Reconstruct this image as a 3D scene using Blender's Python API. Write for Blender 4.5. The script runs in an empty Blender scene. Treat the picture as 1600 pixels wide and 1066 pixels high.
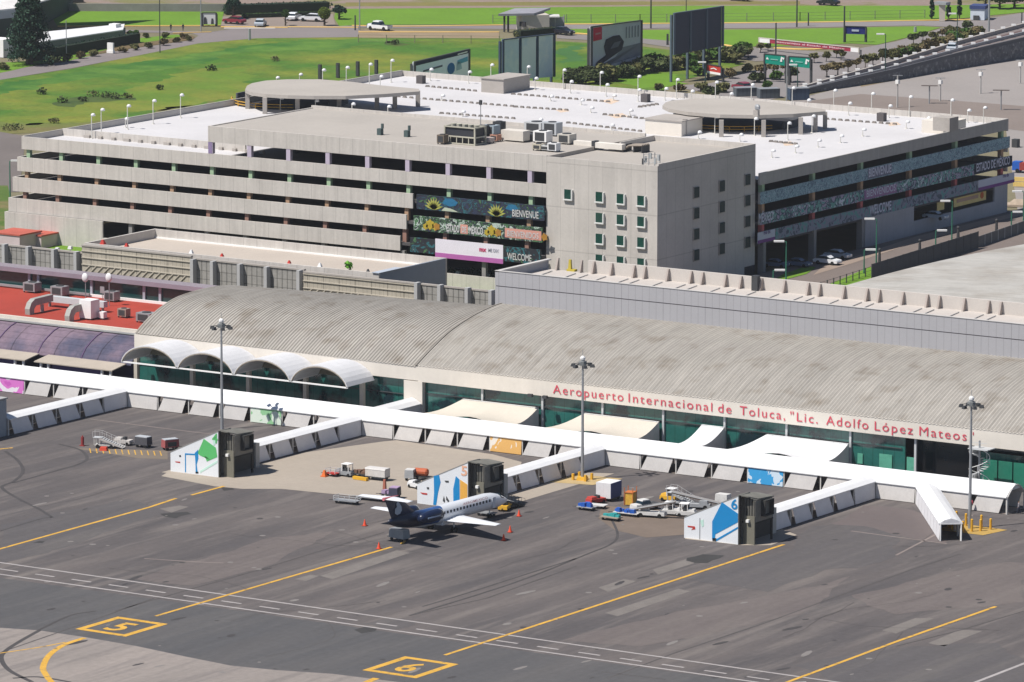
import bpy, bmesh, math, random
from mathutils import Vector, Matrix
random.seed(7)
S = bpy.context.scene
COL = S.collection
# ---------------------------------------------------------------- camera
# world: X runs along the terminal front (to the right), Y away from the camera, Z up, metres
F_PX, YAW, PIT, ROLL = 8810.56, .580304, .165809, .0012438
CAM = Vector((402.3, -583.7, 145.0))
FWD = Vector((-math.sin(YAW)*math.cos(PIT), math.cos(YAW)*math.cos(PIT), -math.sin(PIT)))
r_ = Vector((math.cos(YAW), math.sin(YAW), 0)); u_ = r_.cross(FWD)
RGT = r_*math.cos(ROLL)+u_*math.sin(ROLL); UPV = -r_*math.sin(ROLL)+u_*math.cos(ROLL)
cd = bpy.data.cameras.new('camera'); cam = bpy.data.objects.new('camera', cd); COL.objects.link(cam)
cd.sensor_width = 36; cd.lens = F_PX/1600*36; cd.clip_start = 5; cd.clip_end = 20000
M = Matrix((RGT, UPV, -FWD)).transposed().to_4x4(); M.translation = CAM
cam.matrix_world = M
S.camera = cam
# ---------------------------------------------------------------- sky, sun, exposure
SUN = Vector((-0.33, -0.54, 1.0)).normalized()
el = math.asin(SUN.z); az = math.atan2(SUN.x, SUN.y)
w = bpy.data.worlds.new('World'); S.world = w; w.use_nodes = True
nt = w.node_tree; nt.nodes.clear()
sky = nt.nodes.new('ShaderNodeTexSky'); sky.sky_type = 'NISHITA'; sky.sun_disc = False
sky.sun_elevation = el; sky.sun_rotation = az; sky.altitude = 2600; sky.dust_density = 2.0
bg = nt.nodes.new('ShaderNodeBackground'); bg.inputs['Strength'].default_value = 0.075
wo = nt.nodes.new('ShaderNodeOutputWorld')
nt.links.new(sky.outputs[0], bg.inputs[0]); nt.links.new(bg.outputs[0], wo.inputs[0])
sl = bpy.data.lights.new('sun', 'SUN'); sl.energy = 5.0; sl.angle = math.radians(.5); sl.color = (1, .955, .9)
so = bpy.data.objects.new('sun', sl); COL.objects.link(so)
so.rotation_euler = SUN.to_track_quat('Z', 'Y').to_euler(); so.location = (0, 0, 300)
S.view_settings.view_transform = 'Standard'; S.view_settings.look = 'None'
S.view_settings.exposure = 0.24; S.view_settings.gamma = 1
S.render.engine = 'CYCLES'; S.cycles.max_bounces = 6
# ---------------------------------------------------------------- picture point -> place helpers (reference is 1600 x 1066)
def ray(x, y): return FWD+RGT*((x-800)/F_PX)-UPV*((y-533)/F_PX)
def G(x, y, z=0.0): d = ray(x, y); return CAM+d*((z-CAM.z)/d.z)
def AY(x, y, Y): d = ray(x, y); return CAM+d*((Y-CAM.y)/d.y)
def AX(x, y, X): d = ray(x, y); return CAM+d*((X-CAM.x)/d.x)
# ---------------------------------------------------------------- materials
MC = {}
def mat(name, col, rough=.85, var=.12, vs=.3, fine=.06, fs=6, metal=0, stripe=None, spec=.3, streak=None, tint=None, bump=0, trans=0, alpha=1):
    """stripe: list of (axis, period, width, darken); streak: (axis across, scale, amount) long weather streaks"""
    if name in MC: return MC[name]
    m = bpy.data.materials.new(name); m.use_nodes = True; n = m.node_tree.nodes; l = m.node_tree.links
    b = n['Principled BSDF']; b.inputs['Roughness'].default_value = rough; b.inputs['Metallic'].default_value = metal
    b.inputs['Specular IOR Level'].default_value = spec
    tc = n.new('ShaderNodeTexCoord'); out = None
    def math_(op, a, bb=None, c=None):
        q = n.new('ShaderNodeMath'); q.operation = op
        for i, v in enumerate((a, bb, c)):
            if v is None: continue
            if isinstance(v, (int, float)): q.inputs[i].default_value = v
            else: l.new(v, q.inputs[i])
        return q.outputs[0]
    fac = None
    def mul(v):
        nonlocal fac
        fac = v if fac is None else math_('MULTIPLY', fac, v)
    def noise(scale, det, vec=None, rgh=.6):
        q = n.new('ShaderNodeTexNoise'); q.inputs['Scale'].default_value = scale; q.inputs['Detail'].default_value = det; q.inputs['Roughness'].default_value = rgh
        l.new(vec or tc.outputs['Object'], q.inputs['Vector']); return q.outputs[0]
    if var: mul(math_('MULTIPLY_ADD', noise(vs, 4), var*4, 1-var*2))
    if fine: mul(math_('MULTIPLY_ADD', noise(fs, 3), fine*4, 1-fine*2))
    if streak:
        mp = n.new('ShaderNodeMapping'); l.new(tc.outputs['Object'], mp.inputs[0])
        sc = [streak[1]*.07]*3; sc[streak[0]] = streak[1]; mp.inputs['Scale'].default_value = sc
        mul(math_('MULTIPLY_ADD', noise(1, 4, mp.outputs[0]), streak[2]*4, 1-streak[2]*2))
    if stripe:
        sp = n.new('ShaderNodeSeparateXYZ'); l.new(tc.outputs['Object'], sp.inputs[0])
        for ax, per, wd, dk in stripe:
            fr = math_('FRACT', math_('DIVIDE', sp.outputs[ax], per))
            mul(math_('MULTIPLY_ADD', math_('LESS_THAN', fr, wd/per), -dk, 1))
    base = None
    if tint:
        mx = n.new('ShaderNodeMix'); mx.data_type = 'RGBA'
        cr = n.new('ShaderNodeMapRange'); cr.inputs[1].default_value = tint[2]; cr.inputs[2].default_value = tint[3]
        l.new(noise(tint[1], 5), cr.inputs[0]); l.new(cr.outputs[0], mx.inputs[0])
        mx.inputs[6].default_value = (*col, 1); mx.inputs[7].default_value = (*tint[0], 1); base = mx.outputs[2]
    if fac is not None:
        v = n.new('ShaderNodeVectorMath'); v.operation = 'SCALE'
        if base: l.new(base, v.inputs[0])
        else: v.inputs[0].default_value = col
        l.new(fac, v.inputs['Scale']); l.new(v.outputs[0], b.inputs['Base Color'])
    elif base: l.new(base, b.inputs['Base Color'])
    else: b.inputs['Base Color'].default_value = (*col, 1)
    if bump:
        bp = n.new('ShaderNodeBump'); bp.inputs['Strength'].default_value = bump; l.new(noise(fs, 4), bp.inputs['Height']); l.new(bp.outputs[0], b.inputs['Normal'])
    MC[name] = m; return m
def mural(name, cols, scale=.6, bgc=None, seed=0, stretch=(1, 1, 1)):
    """printed banner picture: big irregular coloured patches"""
    if name in MC: return MC[name]
    m = bpy.data.materials.new(name); m.use_nodes = True; n = m.node_tree.nodes; l = m.node_tree.links
    b = n['Principled BSDF']; b.inputs['Roughness'].default_value = .7
    tc = n.new('ShaderNodeTexCoord'); mp = n.new('ShaderNodeMapping'); mp.inputs['Location'].default_value = (seed*7.3, seed*3.1, seed)
    mp.inputs['Scale'].default_value = stretch
    l.new(tc.outputs['Object'], mp.inputs[0])
    ns = n.new('ShaderNodeTexNoise'); ns.inputs['Scale'].default_value = scale; ns.inputs['Detail'].default_value = 3; ns.inputs['Distortion'].default_value = 1.5
    l.new(mp.outputs[0], ns.inputs[0])
    cr = n.new('ShaderNodeValToRGB'); cr.color_ramp.interpolation = 'CONSTANT'
    e = cr.color_ramp.elements; k = len(cols)
    while len(e) < k: e.new(.5)
    for i, c in enumerate(cols): e[i].position = 0 if i == 0 else .28+.44*(i-1)/max(1, k-2); e[i].color = (*c, 1)
    l.new(ns.outputs[0], cr.inputs[0]); l.new(cr.outputs[0], b.inputs['Base Color'])
    MC[name] = m; return m
conc = mat('weathered_concrete', (.50, .468, .43), .9, .08, .15, .05, 2, streak=(0, 1.2, .11), stripe=[(0, 2.7, .14, .18)])
concx = mat('shaded_side_concrete', (.37, .355, .335), .9, .08, .2, .05, 2, stripe=[(1, 2.7, .10, .12)], streak=(1, .9, .08))  # darker copy of the front concrete; side shade put into the colour
conct = mat('tower_concrete', (.50, .468, .43), .9, .09, .15, .05, 2, stripe=[(0, 2.72, .12, .16), (1, 2.72, .12, .16), (2, 7.2, .16, .2)], streak=(0, .6, .10))
concd = mat('plain_concrete', (.36, .33, .30), .9, .10, .25, .06, 3)
deckw = mat('white_roof_coating', (.54, .527, .53), .8, .07, .06, .03, 1.2, stripe=[(1, 8.1, .12, .05), (0, 8.1, .12, .05)])
gravel = mat('beige_roof_membrane', (.37, .34, .305), .95, .08, .08, .05, 2, stripe=[(0, 22, .12, .12)])
tanroof = mat('sandy_roof', (.44, .385, .33), .95, .06, .1, .05, 2)
white = mat('white_membrane', (.69, .69, .69), .6, .05, .35, .03, 2, stripe=[(0, 2.65, .1, .07)])
whitep = mat('white_paint', (.78, .77, .75), .55, .04, .4, .02, 3)
cream = mat('cream_wall', (.66, .61, .54), .8, .03, .2, .03, 1.5, streak=(0, .8, .03))
creamc = mat('cream_canvas', (.55, .505, .43), .8, .05, .4, .03, 3)
canvas = mat('grey_canvas', (.60, .575, .55), .85, .08, .5, .04, 4)
canvasw = mat('pale_canvas', (.68, .67, .68), .8, .06, .5, .03, 4)
dark = mat('dark_interior', (.03, .03, .035), .9, 0, 1, 0)
slabm = mat('dark_slab', (.085, .08, .08), .9, .1, .3, .05)  # dark tone that keeps building insides dim
asph = mat('apron_asphalt', (.105, .094, .094), .92, .10, .03, .06, 1.3, tint=((.138, .120, .116), .035, .42, .62), streak=(0, .55, .11), bump=.05)
def worn(name, a, b, c, ang=0.0):
    """weathered pavement: soft long streaks along one direction, grain, blotches"""
    m = bpy.data.materials.new(name); m.use_nodes = True; n = m.node_tree.nodes; l = m.node_tree.links; bs = n['Principled BSDF']; bs.inputs['Roughness'].default_value = .93; bs.inputs['Specular IOR Level'].default_value = .25
    tc = n.new('ShaderNodeTexCoord')
    def nz(sx, sy, det, lo, hi, rot=0, dist=0):
        mp = n.new('ShaderNodeMapping'); mp.inputs['Rotation'].default_value = (0, 0, rot); mp.inputs['Scale'].default_value = (sx, sy, 1); l.new(tc.outputs['Object'], mp.inputs[0])
        q = n.new('ShaderNodeTexNoise'); q.inputs['Scale'].default_value = 1; q.inputs['Detail'].default_value = det; q.inputs['Roughness'].default_value = .62; q.inputs['Distortion'].default_value = dist; l.new(mp.outputs[0], q.inputs[0])
        r = n.new('ShaderNodeMapRange'); r.inputs[1].default_value = lo; r.inputs[2].default_value = hi; l.new(q.outputs[0], r.inputs[0]); return r.outputs[0]
    def mix(f, x, y):
        k = n.new('ShaderNodeMix'); k.data_type = 'RGBA'; l.new(f, k.inputs[0])
        for i, v in ((6, x), (7, y)):
            if isinstance(v, tuple): k.inputs[i].default_value = (*v, 1)
            else: l.new(v, k.inputs[i])
        return k.outputs[2]
    col = mix(nz(.10, .016, 6, .36, .64, ang, .4), a, b); col = mix(nz(.33, .028, 5, .50, .72, ang, .3), col, c)
    f = n.new('ShaderNodeMath'); f.operation = 'MULTIPLY_ADD'; l.new(nz(.75, .06, 4, 0, 1, ang), f.inputs[0]); f.inputs[1].default_value = .36; f.inputs[2].default_value = .82
    g = n.new('ShaderNodeMath'); g.operation = 'MULTIPLY_ADD'; l.new(nz(1.3, 1.1, 5, 0, 1), g.inputs[0]); g.inputs[1].default_value = .42; g.inputs[2].default_value = .79
    h = n.new('ShaderNodeMath'); h.operation = 'MULTIPLY'; l.new(f.outputs[0], h.inputs[0]); l.new(g.outputs[0], h.inputs[1])
    s = n.new('ShaderNodeVectorMath'); s.operation = 'SCALE'; l.new(col, s.inputs[0]); l.new(h.outputs[0], s.inputs['Scale']); l.new(s.outputs[0], bs.inputs['Base Color'])
    MC[name] = m; return m
asph = worn('apron_asphalt_worn', (.080,.073,.074), (.118,.103,.098), (.165,.145,.133))
asph2 = mat('road_asphalt', (.15, .135, .13), .92, .1, .05, .05, 1.5)
asph3 = mat('lot_asphalt', (.27, .245, .23), .92, .07, .05, .05, 1)
asph4 = worn('dark_fresh_asphalt', (.078,.077,.08), (.098,.093,.092), (.105,.10,.098), math.pi/2)
pcc = mat('apron_concrete', (.33, .285, .235), .92, .08, .06, .05, 1, stripe=[(0, 6, .1, .08), (1, 6, .1, .08)])
taxi = worn('taxiway_concrete', (.265,.232,.21), (.22,.195,.178), (.15,.135,.13), math.pi/2)
grass = mat('field_grass', (.055, .14, .012), .95, .17, .16, .22, .9, tint=((.165, .185, .022), .035, .42, .64))
lawn = mat('lawn_grass', (.115, .225, .016), .95, .10, .10, .12, 1.0)
lushg = mat('lush_grass', (.028, .085, .016), .95, .14, .06, .1, .6)
dirt = mat('dry_dirt', (.23, .18, .13), .95, .12, .05, .08, .7)
dryg = mat('dry_grass', (.17, .15, .045), .95, .14, .05, .1, .7)
yel = mat('yellow_paint', (.56, .32, .05), .85, .14, .3, .14, 2, tint=((.24, .165, .075), .9, .56, .66))
yelk = mat('yellow_kerb_paint', (.72, .47, .14), .8, .1, .2, .05, 2)
wht = mat('worn_white_paint', (.34, .315, .305), .85, .14, .3, .12, 2)
glassg = mat('green_tinted_glass', (.02, .12, .10), .12, .2, .35, .1, 2, spec=.8, stripe=[(0, 1.67, .09, .4)], tint=((.008, .024, .030), .22, .50, .60))  # dark tint patches stand in for reflections in the glass
glasst = mat('teal_glass', (.01, .05, .05), .15, .2, .3, .1, 2, spec=.7)
glassd = mat('dark_glass', (.008, .018, .025), .12, .3, .4, .1, 2, spec=.7)
alu = mat('aluminium', (.55, .56, .56), .5, .03, 1, .02, metal=.2)
steel = mat('galvanised_steel', (.35, .36, .37), .5, .08, .8, .03, metal=.4)
dsteel = mat('dark_steel', (.05, .052, .055), .6, .1, 1, .03)
rubber = mat('tyre_rubber', (.015, .015, .015), .9, 0, 1, 0)
redp = mat('red_paint', (.45, .04, .03), .6, .08, 1, .03)
oran = mat('orange_paint', (.60, .14, .03), .6, .08, 1, .03)
bluep = mat('blue_paint', (.02, .10, .42), .5, .08, 1, .03)
redroof = mat('red_roof_coating', (.33, .045, .028), .85, .16, .12, .05, 2, streak=(0, .3, .06))
# ---------------------------------------------------------------- mesh builder
class MB:
    def __init__(s): s.pc = []; s.v = []; s.f = []; s.mi = []; s.cur = 0; s.smooth = False
    def add(s, vs, fs):
        o = len(s.v); s.pc.append((o, len(s.f))); s.v += [Vector(p) for p in vs]; s.f += [[i+o for i in f] for f in fs]; s.mi += [s.cur]*len(fs); return s
    def box(s, x0, x1, y0, y1, z0, z1):
        return s.add([(x0,y0,z0),(x1,y0,z0),(x1,y1,z0),(x0,y1,z0),(x0,y0,z1),(x1,y0,z1),(x1,y1,z1),(x0,y1,z1)],
                     [(3,2,1,0),(4,5,6,7),(0,1,5,4),(1,2,6,5),(2,3,7,6),(3,0,4,7)])
    def cbox(s, c, sx, sy, sz, rz=0, top=1.0, topy=None):
        """box standing on c, tapered towards its top"""
        ca, sa = math.cos(rz), math.sin(rz); vs = []
        for z, k, ky in ((0, 1, 1), (sz, top, top if topy is None else topy)):
            for dx, dy in ((-1,-1),(1,-1),(1,1),(-1,1)):
                x, y = dx*sx/2*k, dy*sy/2*ky; vs.append((c[0]+x*ca-y*sa, c[1]+x*sa+y*ca, c[2]+z))
        return s.add(vs, [(3,2,1,0),(4,5,6,7),(0,1,5,4),(1,2,6,5),(2,3,7,6),(3,0,4,7)])
    def prism(s, pts, z0, z1):
        n = len(pts); vs = [(p[0],p[1],z0) for p in pts]+[(p[0],p[1],z1) for p in pts]
        return s.add(vs, [list(range(n))[::-1], list(range(n,2*n))]+[(i,(i+1)%n,n+(i+1)%n,n+i) for i in range(n)])
    def ext(s, pts, d):
        """closed outline given as 3-D points pushed along vector d"""
        n = len(pts); d = Vector(d); vs = [Vector(p) for p in pts]+[Vector(p)+d for p in pts]
        return s.add(vs, [list(range(n))[::-1], list(range(n,2*n))]+[(i,(i+1)%n,n+(i+1)%n,n+i) for i in range(n)])
    def tube(s, a, b, r, r2=None, n=6):
        a, b = Vector(a), Vector(b); r2 = r if r2 is None else r2; d = (b-a).normalized()
        u = d.orthogonal().normalized(); v = d.cross(u)
        vs = [a+(u*math.cos(t)+v*math.sin(t))*r for t in [2*math.pi*i/n for i in range(n)]]+[b+(u*math.cos(t)+v*math.sin(t))*r2 for t in [2*math.pi*i/n for i in range(n)]]
        return s.add(vs, [list(range(n))[::-1], list(range(n,2*n))]+[(i,(i+1)%n,n+(i+1)%n,n+i) for i in range(n)])
    def path(s, pts, r, n=5):
        for a, b in zip(pts, pts[1:]): s.tube(a, b, r, n=n)
        return s
    def bar(s, a, b, w, h):
        """rectangular bar from a to b"""
        a, b = Vector(a), Vector(b); d = (b-a).normalized(); u = d.cross(Vector((0,0,1)))
        if u.length < .01: u = Vector((1,0,0))
        u.normalize(); v = u.cross(d)
        q = [(-w/2,-h/2),(w/2,-h/2),(w/2,h/2),(-w/2,h/2)]
        vs = [a+u*i+v*j for i,j in q]+[b+u*i+v*j for i,j in q]
        return s.add(vs, [(3,2,1,0),(4,5,6,7),(0,1,5,4),(1,2,6,5),(2,3,7,6),(3,0,4,7)])
    def loft(s, secs, closed=True, caps=True):
        n = len(secs[0]); vs = [p for q in secs for p in q]; fs = []
        m = n if closed else n-1
        for k in range(len(secs)-1):
            for i in range(m): fs.append((k*n+i, k*n+(i+1)%n, (k+1)*n+(i+1)%n, (k+1)*n+i))
        if caps and closed: fs += [list(range(n))[::-1], [len(vs)-n+i for i in range(n)]]
        return s.add(vs, fs)
    def ball(s, c, rx, ry=None, rz=None, n=8, m=5, z0=-1):
        ry = ry or rx; rz = rz or rx; secs = []
        for j in range(m+1):
            t = math.asin(max(-1, z0))+(math.pi/2-math.asin(max(-1, z0)))*j/m
            k = max(.01, math.cos(t)); secs.append([(c[0]+rx*k*math.cos(2*math.pi*i/n), c[1]+ry*k*math.sin(2*math.pi*i/n), c[2]+rz*math.sin(t)) for i in range(n)])
        return s.loft(secs)
    def grid(s, fn, nu, nv):
        vs = [fn(i/nu, j/nv) for j in range(nv+1) for i in range(nu+1)]
        return s.add(vs, [(j*(nu+1)+i, j*(nu+1)+i+1, (j+1)*(nu+1)+i+1, (j+1)*(nu+1)+i) for j in range(nv) for i in range(nu)])
    def leaves(s, c, rx, ry, rz, n, size, rnd, shell=.45):
        for _ in range(n):
            while 1:
                p = Vector((rnd.uniform(-1,1), rnd.uniform(-1,1), rnd.uniform(-1,1)))
                if shell < p.length < 1: break
            q = Vector((c[0]+p.x*rx, c[1]+p.y*ry, c[2]+p.z*rz))
            a = Vector((rnd.gauss(0,1), rnd.gauss(0,1), rnd.gauss(0,1))).normalized(); b = a.orthogonal().normalized(); k = size*rnd.uniform(.6,1.5)
            b = (b*math.cos(2)+a.cross(b)*math.sin(2)); s.add([q+a*k, q+b*k, q-a*k*.7, q-b*k*.8], [(0,1,2,3)])
        return s
    def build(s, name, m, parent=None, smooth=False):
        me = bpy.data.meshes.new(name); off = ORG.get(parent.name, Vector()) if parent else Vector()
        me.from_pydata([tuple(p-off) for p in s.v], [], s.f)
        for k in (m if isinstance(m, (list, tuple)) else [m]): me.materials.append(k)
        if any(s.mi): me.polygons.foreach_set('material_index', s.mi)
        if smooth: me.polygons.foreach_set('use_smooth', [True]*len(me.polygons))
        bm = bmesh.new(); bm.from_mesh(me); bmesh.ops.recalc_face_normals(bm, faces=bm.faces); bm.to_mesh(me); bm.free()
        o = bpy.data.objects.new(name, me); COL.objects.link(o)
        if parent: o.parent = parent; ORG[o.name] = off; CH.setdefault(parent.name, []).append(o)
        return o
ORG = {}; CH = {}
def each(mb, name, m, parent):
    """every piece that was added becomes a part of its own"""
    e = mb.pc+[(len(mb.v), len(mb.f))]
    for (a, fa), (b, fb) in zip(e, e[1:]):
        q = MB(); q.v = mb.v[a:b]; q.f = [[i-a for i in f] for f in mb.f[fa:fb]]; q.mi = [0]*len(q.f); q.build(name, m, parent)
def tag(o, label=None, cat=None, group=None, kind=None):
    if label: o['label'] = label
    if cat: o['category'] = cat
    if group: o['group'] = group
    if kind: o['kind'] = kind
    return o
def thing(name, label, cat, loc=(0,0,0), group=None):
    o = bpy.data.objects.new(name, None); COL.objects.link(o); o.location = loc; o.empty_display_size = .5
    ORG[o.name] = Vector(loc); return tag(o, label, cat, group)
def dup(root, loc=None, rz=None, label=None, group=None, sc=None):
    def cp(o, par):
        c = o.copy(); COL.objects.link(c)
        if par: c.parent = par; CH.setdefault(par.name, []).append(c)
        for ch in KIDS(o): cp(ch, c)
        return c
    r = cp(root, None)
    if loc is not None: r.location = loc
    if rz is not None: r.rotation_euler = (0,0,rz)
    if sc is not None: r.scale = (sc,)*3 if isinstance(sc, (int,float)) else sc
    if label: r['label'] = label
    if group: r['group'] = group
    return r
def KIDS(o): return CH.get(o.name, [])
ORD = ['first','second','third','fourth','fifth','sixth','seventh','eighth','ninth','tenth','eleventh','twelfth','thirteenth','fourteenth','fifteenth','sixteenth','seventeenth','eighteenth','nineteenth','twentieth']
def nth(i):
    if i < 20: return ORD[i]
    i += 1; return '%d%s' % (i, {1:'st',2:'nd',3:'rd'}.get(i % 10, 'th') if i % 100 not in (11,12,13) else 'th')
def text_mesh(mb, txt, width, height, fn, bold=0.0, depth=.05, spacing=1.0):
    """adds lettering to mb: glyph plane mapped by fn(u, v, w), u in 0..width, v in 0..height"""
    cu = bpy.data.curves.new('t', 'FONT'); cu.body = txt; cu.size = 1; cu.offset = bold; cu.space_character = spacing; cu.resolution_u = 3
    ob = bpy.data.objects.new('t', cu); COL.objects.link(ob)
    dg = bpy.context.evaluated_depsgraph_get(); me = bpy.data.meshes.new_from_object(ob.evaluated_get(dg))
    vs = [v.co.copy() for v in me.vertices]; fs = [list(p.vertices) for p in me.polygons]
    bpy.data.objects.remove(ob); bpy.data.curves.remove(cu); bpy.data.meshes.remove(me)
    x0 = min(v.x for v in vs); x1 = max(v.x for v in vs); sy = height/.73
    mb.add([fn((v.x-x0)/(x1-x0)*width, v.y*sy, depth) for v in vs], fs)
# ---------------------------------------------------------------- ground and surfaces
def sheet(name, pts, m, z=0, kind='structure'):
    mb = MB(); mb.add([(p[0], p[1], z) for p in pts], [list(range(len(pts)))])
    o = mb.build(name, m); 
    if o.data.polygons[0].normal.z < 0: o.data.flip_normals()
    return tag(o, kind=kind)
def rough(P, amp, step=3.0, seed=1):
    rr = random.Random(seed); out = []
    for i, a in enumerate(P):
        b = P[(i+1) % len(P)]; L = (b-a).length; k = min(200, max(1, int(L/step))); nn = Vector((-(b-a).y, (b-a).x, 0)).normalized(); w1 = rr.uniform(0, 6); w2 = rr.uniform(.5, 1)
        for j in range(k): t = j/k; out.append(a+(b-a)*t+nn*amp*math.sin(math.pi*t)*(math.sin(w1+L*t*.21*w2)*.9+rr.uniform(-.6, .6)))
    return out
def psheet(name, px, m, z=0, kind='structure', amp=0, step=3): P = [G(x, y, z) for x, y in px]; return sheet(name, rough(P, amp, step, len(px)+int(px[0][0])) if amp else P, m, z, kind)
def strip_pts(c, wdt):
    c = [Vector((p[0], p[1], 0)) for p in c]; L = []; R = []
    for i, p in enumerate(c):
        a = c[max(0, i-1)]; b = c[min(len(c)-1, i+1)]; d = (b-a).normalized(); nn = Vector((-d.y, d.x, 0))*wdt/2
        L.append(p+nn); R.append(p-nn)
    return L, R
def stripe(mb, c, wdt, z):
    L, R = strip_pts(c, wdt); n = len(L)
    mb.add([(p.x, p.y, z) for p in L+R], [(i, i+1, n+i+1, n+i) for i in range(n-1)])
def smoothpx(px, k=6):
    """Catmull-Rom through picture points, on the ground"""
    P = [G(*p) for p in px]; P = [2*P[0]-P[1]]+P+[2*P[-1]-P[-2]]; out = []
    for i in range(1, len(P)-2):
        for j in range(k):
            t = j/k; a, b, c, d = P[i-1:i+3]
            out.append(.5*((2*b)+(c-a)*t+(2*a-5*b+4*c-d)*t*t+(3*b-a-3*c+d)*t**3))
    return out+[P[-2]]
# ================================================================ GROUND
gm = mat('ground_soil', (.17, .15, .09), .95, .14, .02, .08, .4)
sheet('ground', [(-6000,-3000),(3000,-3000),(3000,9000),(-6000,9000)], gm, -.12)
sheet('apron', [(-400,-400),(400,-400),(400,115),(-400,115)], asph, 0)
# taxiway concrete, lower left
psheet('taxiway', [(-60,980),(0,981),(60,985),(135,996),(215,1010),(290,1026),(360,1040),(430,1047),(520,1053),(640,1068),(700,1090),(-60,1150)], taxi, .01)
psheet('dark_apron_band', [(-60,897),(0,903),(400,958),(800,1015),(1140,1062),(1200,1110),(760,1110),(640,1068),(520,1053),(430,1047),(360,1040),(290,1026),(215,1010),(135,996),(60,985),(0,981),(-60,976)], asph4, .008)
for nm, px in (('concrete_stand', [(598,690),(620,688),(770,710),(815,722),(812,735),(960,740),(800,788),(760,780),(640,782),(560,776),(440,764),(380,764),(335,760),(252,744),(262,738),(395,728),(470,708)]),
               ('shelter_slab', [(1070,842),(1160,852),(1205,852),(1245,836),(1215,824),(1160,838),(1075,832)]),
               ('shelter_slab', [(252,738),(338,747),(420,742),(400,725),(300,725)])):
    psheet(nm, px, pcc, .012 if nm == 'concrete_stand' else .02)
psheet('worn_asphalt_panel', [(1350,790),(1420,796),(1480,812),(1478,850),(1400,835),(1300,818)], mat('reddish_asphalt', (.125,.104,.10), .92, .1, .05, .05, 1), .006, amp=.6)
psheet('equipment_bay', [(940,790),(1075,800),(1075,835),(1010,840),(960,828),(935,810)], mat('brown_bay', (.16,.125,.10), .92, .1, .2, .05, 1), .012)
psheet('equipment_bay', [(112,700),(262,704),(262,718),(215,716),(150,706)], mat('brown_bay2', (.17,.14,.11), .92, .1, .2, .05, 1), .012)
# lighter and darker repair patches that stay put
PM = {'l': mat('light_patch', (.165,.148,.135), .92, .12, .4, .08, 1.5), 'd': mat('dark_patch', (.045,.043,.042), .92, .1, .2, .06, 1), 'n': worn('tar_sealed_asphalt', (.086,.08,.082), (.10,.091,.09), (.115,.105,.10)),
      'r': worn('worn_reddish_patch', (.118,.101,.097), (.14,.12,.112), (.15,.13,.12))}
for k, px in (('l', [(935,918),(975,905),(995,908),(950,925)]), ('l', [(1020,890),(1075,873),(1085,880),(1028,898)]), ('l', [(945,958),(1060,920),(1078,924),(965,963)]),
              ('l', [(1378,985),(1430,966),(1460,966),(1400,990)]), ('l', [(1450,1005),(1500,984),(1535,986),(1475,1010)]), ('l', [(460,905),(485,898),(498,900),(478,908)]),
              ('l', [(250,795),(280,790),(295,792),(268,801)]), ('l', [(500,900),(620,860),(640,864),(520,905)]), ('d', [(1072,876),(1098,866),(1132,868),(1105,880)]),
              ('n', [(1070,905),(1240,858),(1270,822),(1350,822),(1408,838),(1400,868),(1340,888),(1290,890),(1200,925),(1130,915)]),
              ('n', [(560,975),(610,965),(650,975),(600,985)]), ('d', [(553,984),(575,978),(590,981),(565,990)]), ('d', [(62,845),(70,846),(66,849),(52,848)]),
              ('d', [(250,803),(292,800),(300,803),(275,810)]), ('d', [(345,762),(362,761),(366,765),(350,767)]), ('n', [(0,820),(90,800),(200,780),(260,800),(120,850),(0,880)]),
              ('r', [(880,1000),(1060,955),(1200,930),(1330,900),(1250,960),(1000,1010)]), ('r', [(210,905),(420,840),(520,830),(430,880),(300,915)]), ('r', [(1330,930),(1560,880),(1600,880),(1600,940),(1400,960)]),
              ('n', [(1240,1040),(1420,1010),(1560,1005),(1600,1030),(1600,1066),(1300,1066)])):
    psheet('apron_patch', px, PM[k], .009+.0015*(int(px[0][0]) % 3), amp=.0 if k == 'l' else .7, step=1.5)
SK = mat('tyre_marks', (.062, .057, .057), .9, .15, .3, .1, 2)
SK2 = mat('joint_sealant', (.075, .068, .066), .9, .15, .3, .1, 2)
mb = MB()
for px, wd in (([(8,705),(28,720),(36,737),(22,752),(3,762),(30,780),(60,795),(82,809)], .5), ([(92,694),(125,703),(136,716),(124,725),(80,738),(20,755)], .45), ([(0,830),(60,812),(82,808)], .35),
               ([(62,985),(30,1003),(8,1018),(2,1030),(15,1048),(50,1066)], .6), ([(955,810),(965,835),(955,850),(920,865),(800,912),(640,962)], .35), ([(20,1060),(60,1058),(110,1066)], .5),
               ([(1030,792),(1000,780),(985,772)], .3), ([(900,873),(830,895),(720,930),(660,948)], .3), ([(60,985),(110,962),(150,955)], .4)): stripe(mb, smoothpx(px), wd, .016)
tag(mb.build('skid_marks', SK), kind='structure')
mb = MB()
for px in ([(950,1060),(1050,1022),(1200,972),(1300,935),(1430,888),(1500,866)], [(180,955),(300,920),(400,892),(520,855),(600,832)], [(1400,1010),(1500,985),(1600,955)], [(0,1020),(130,975),(240,935)], [(640,962),(760,935),(900,885)], [(940,1050),(1040,1062)]):
    stripe(mb, [G(*p) for p in px], .25, .015)
tag(mb.build('apron_joints', SK2), kind='structure')
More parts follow.
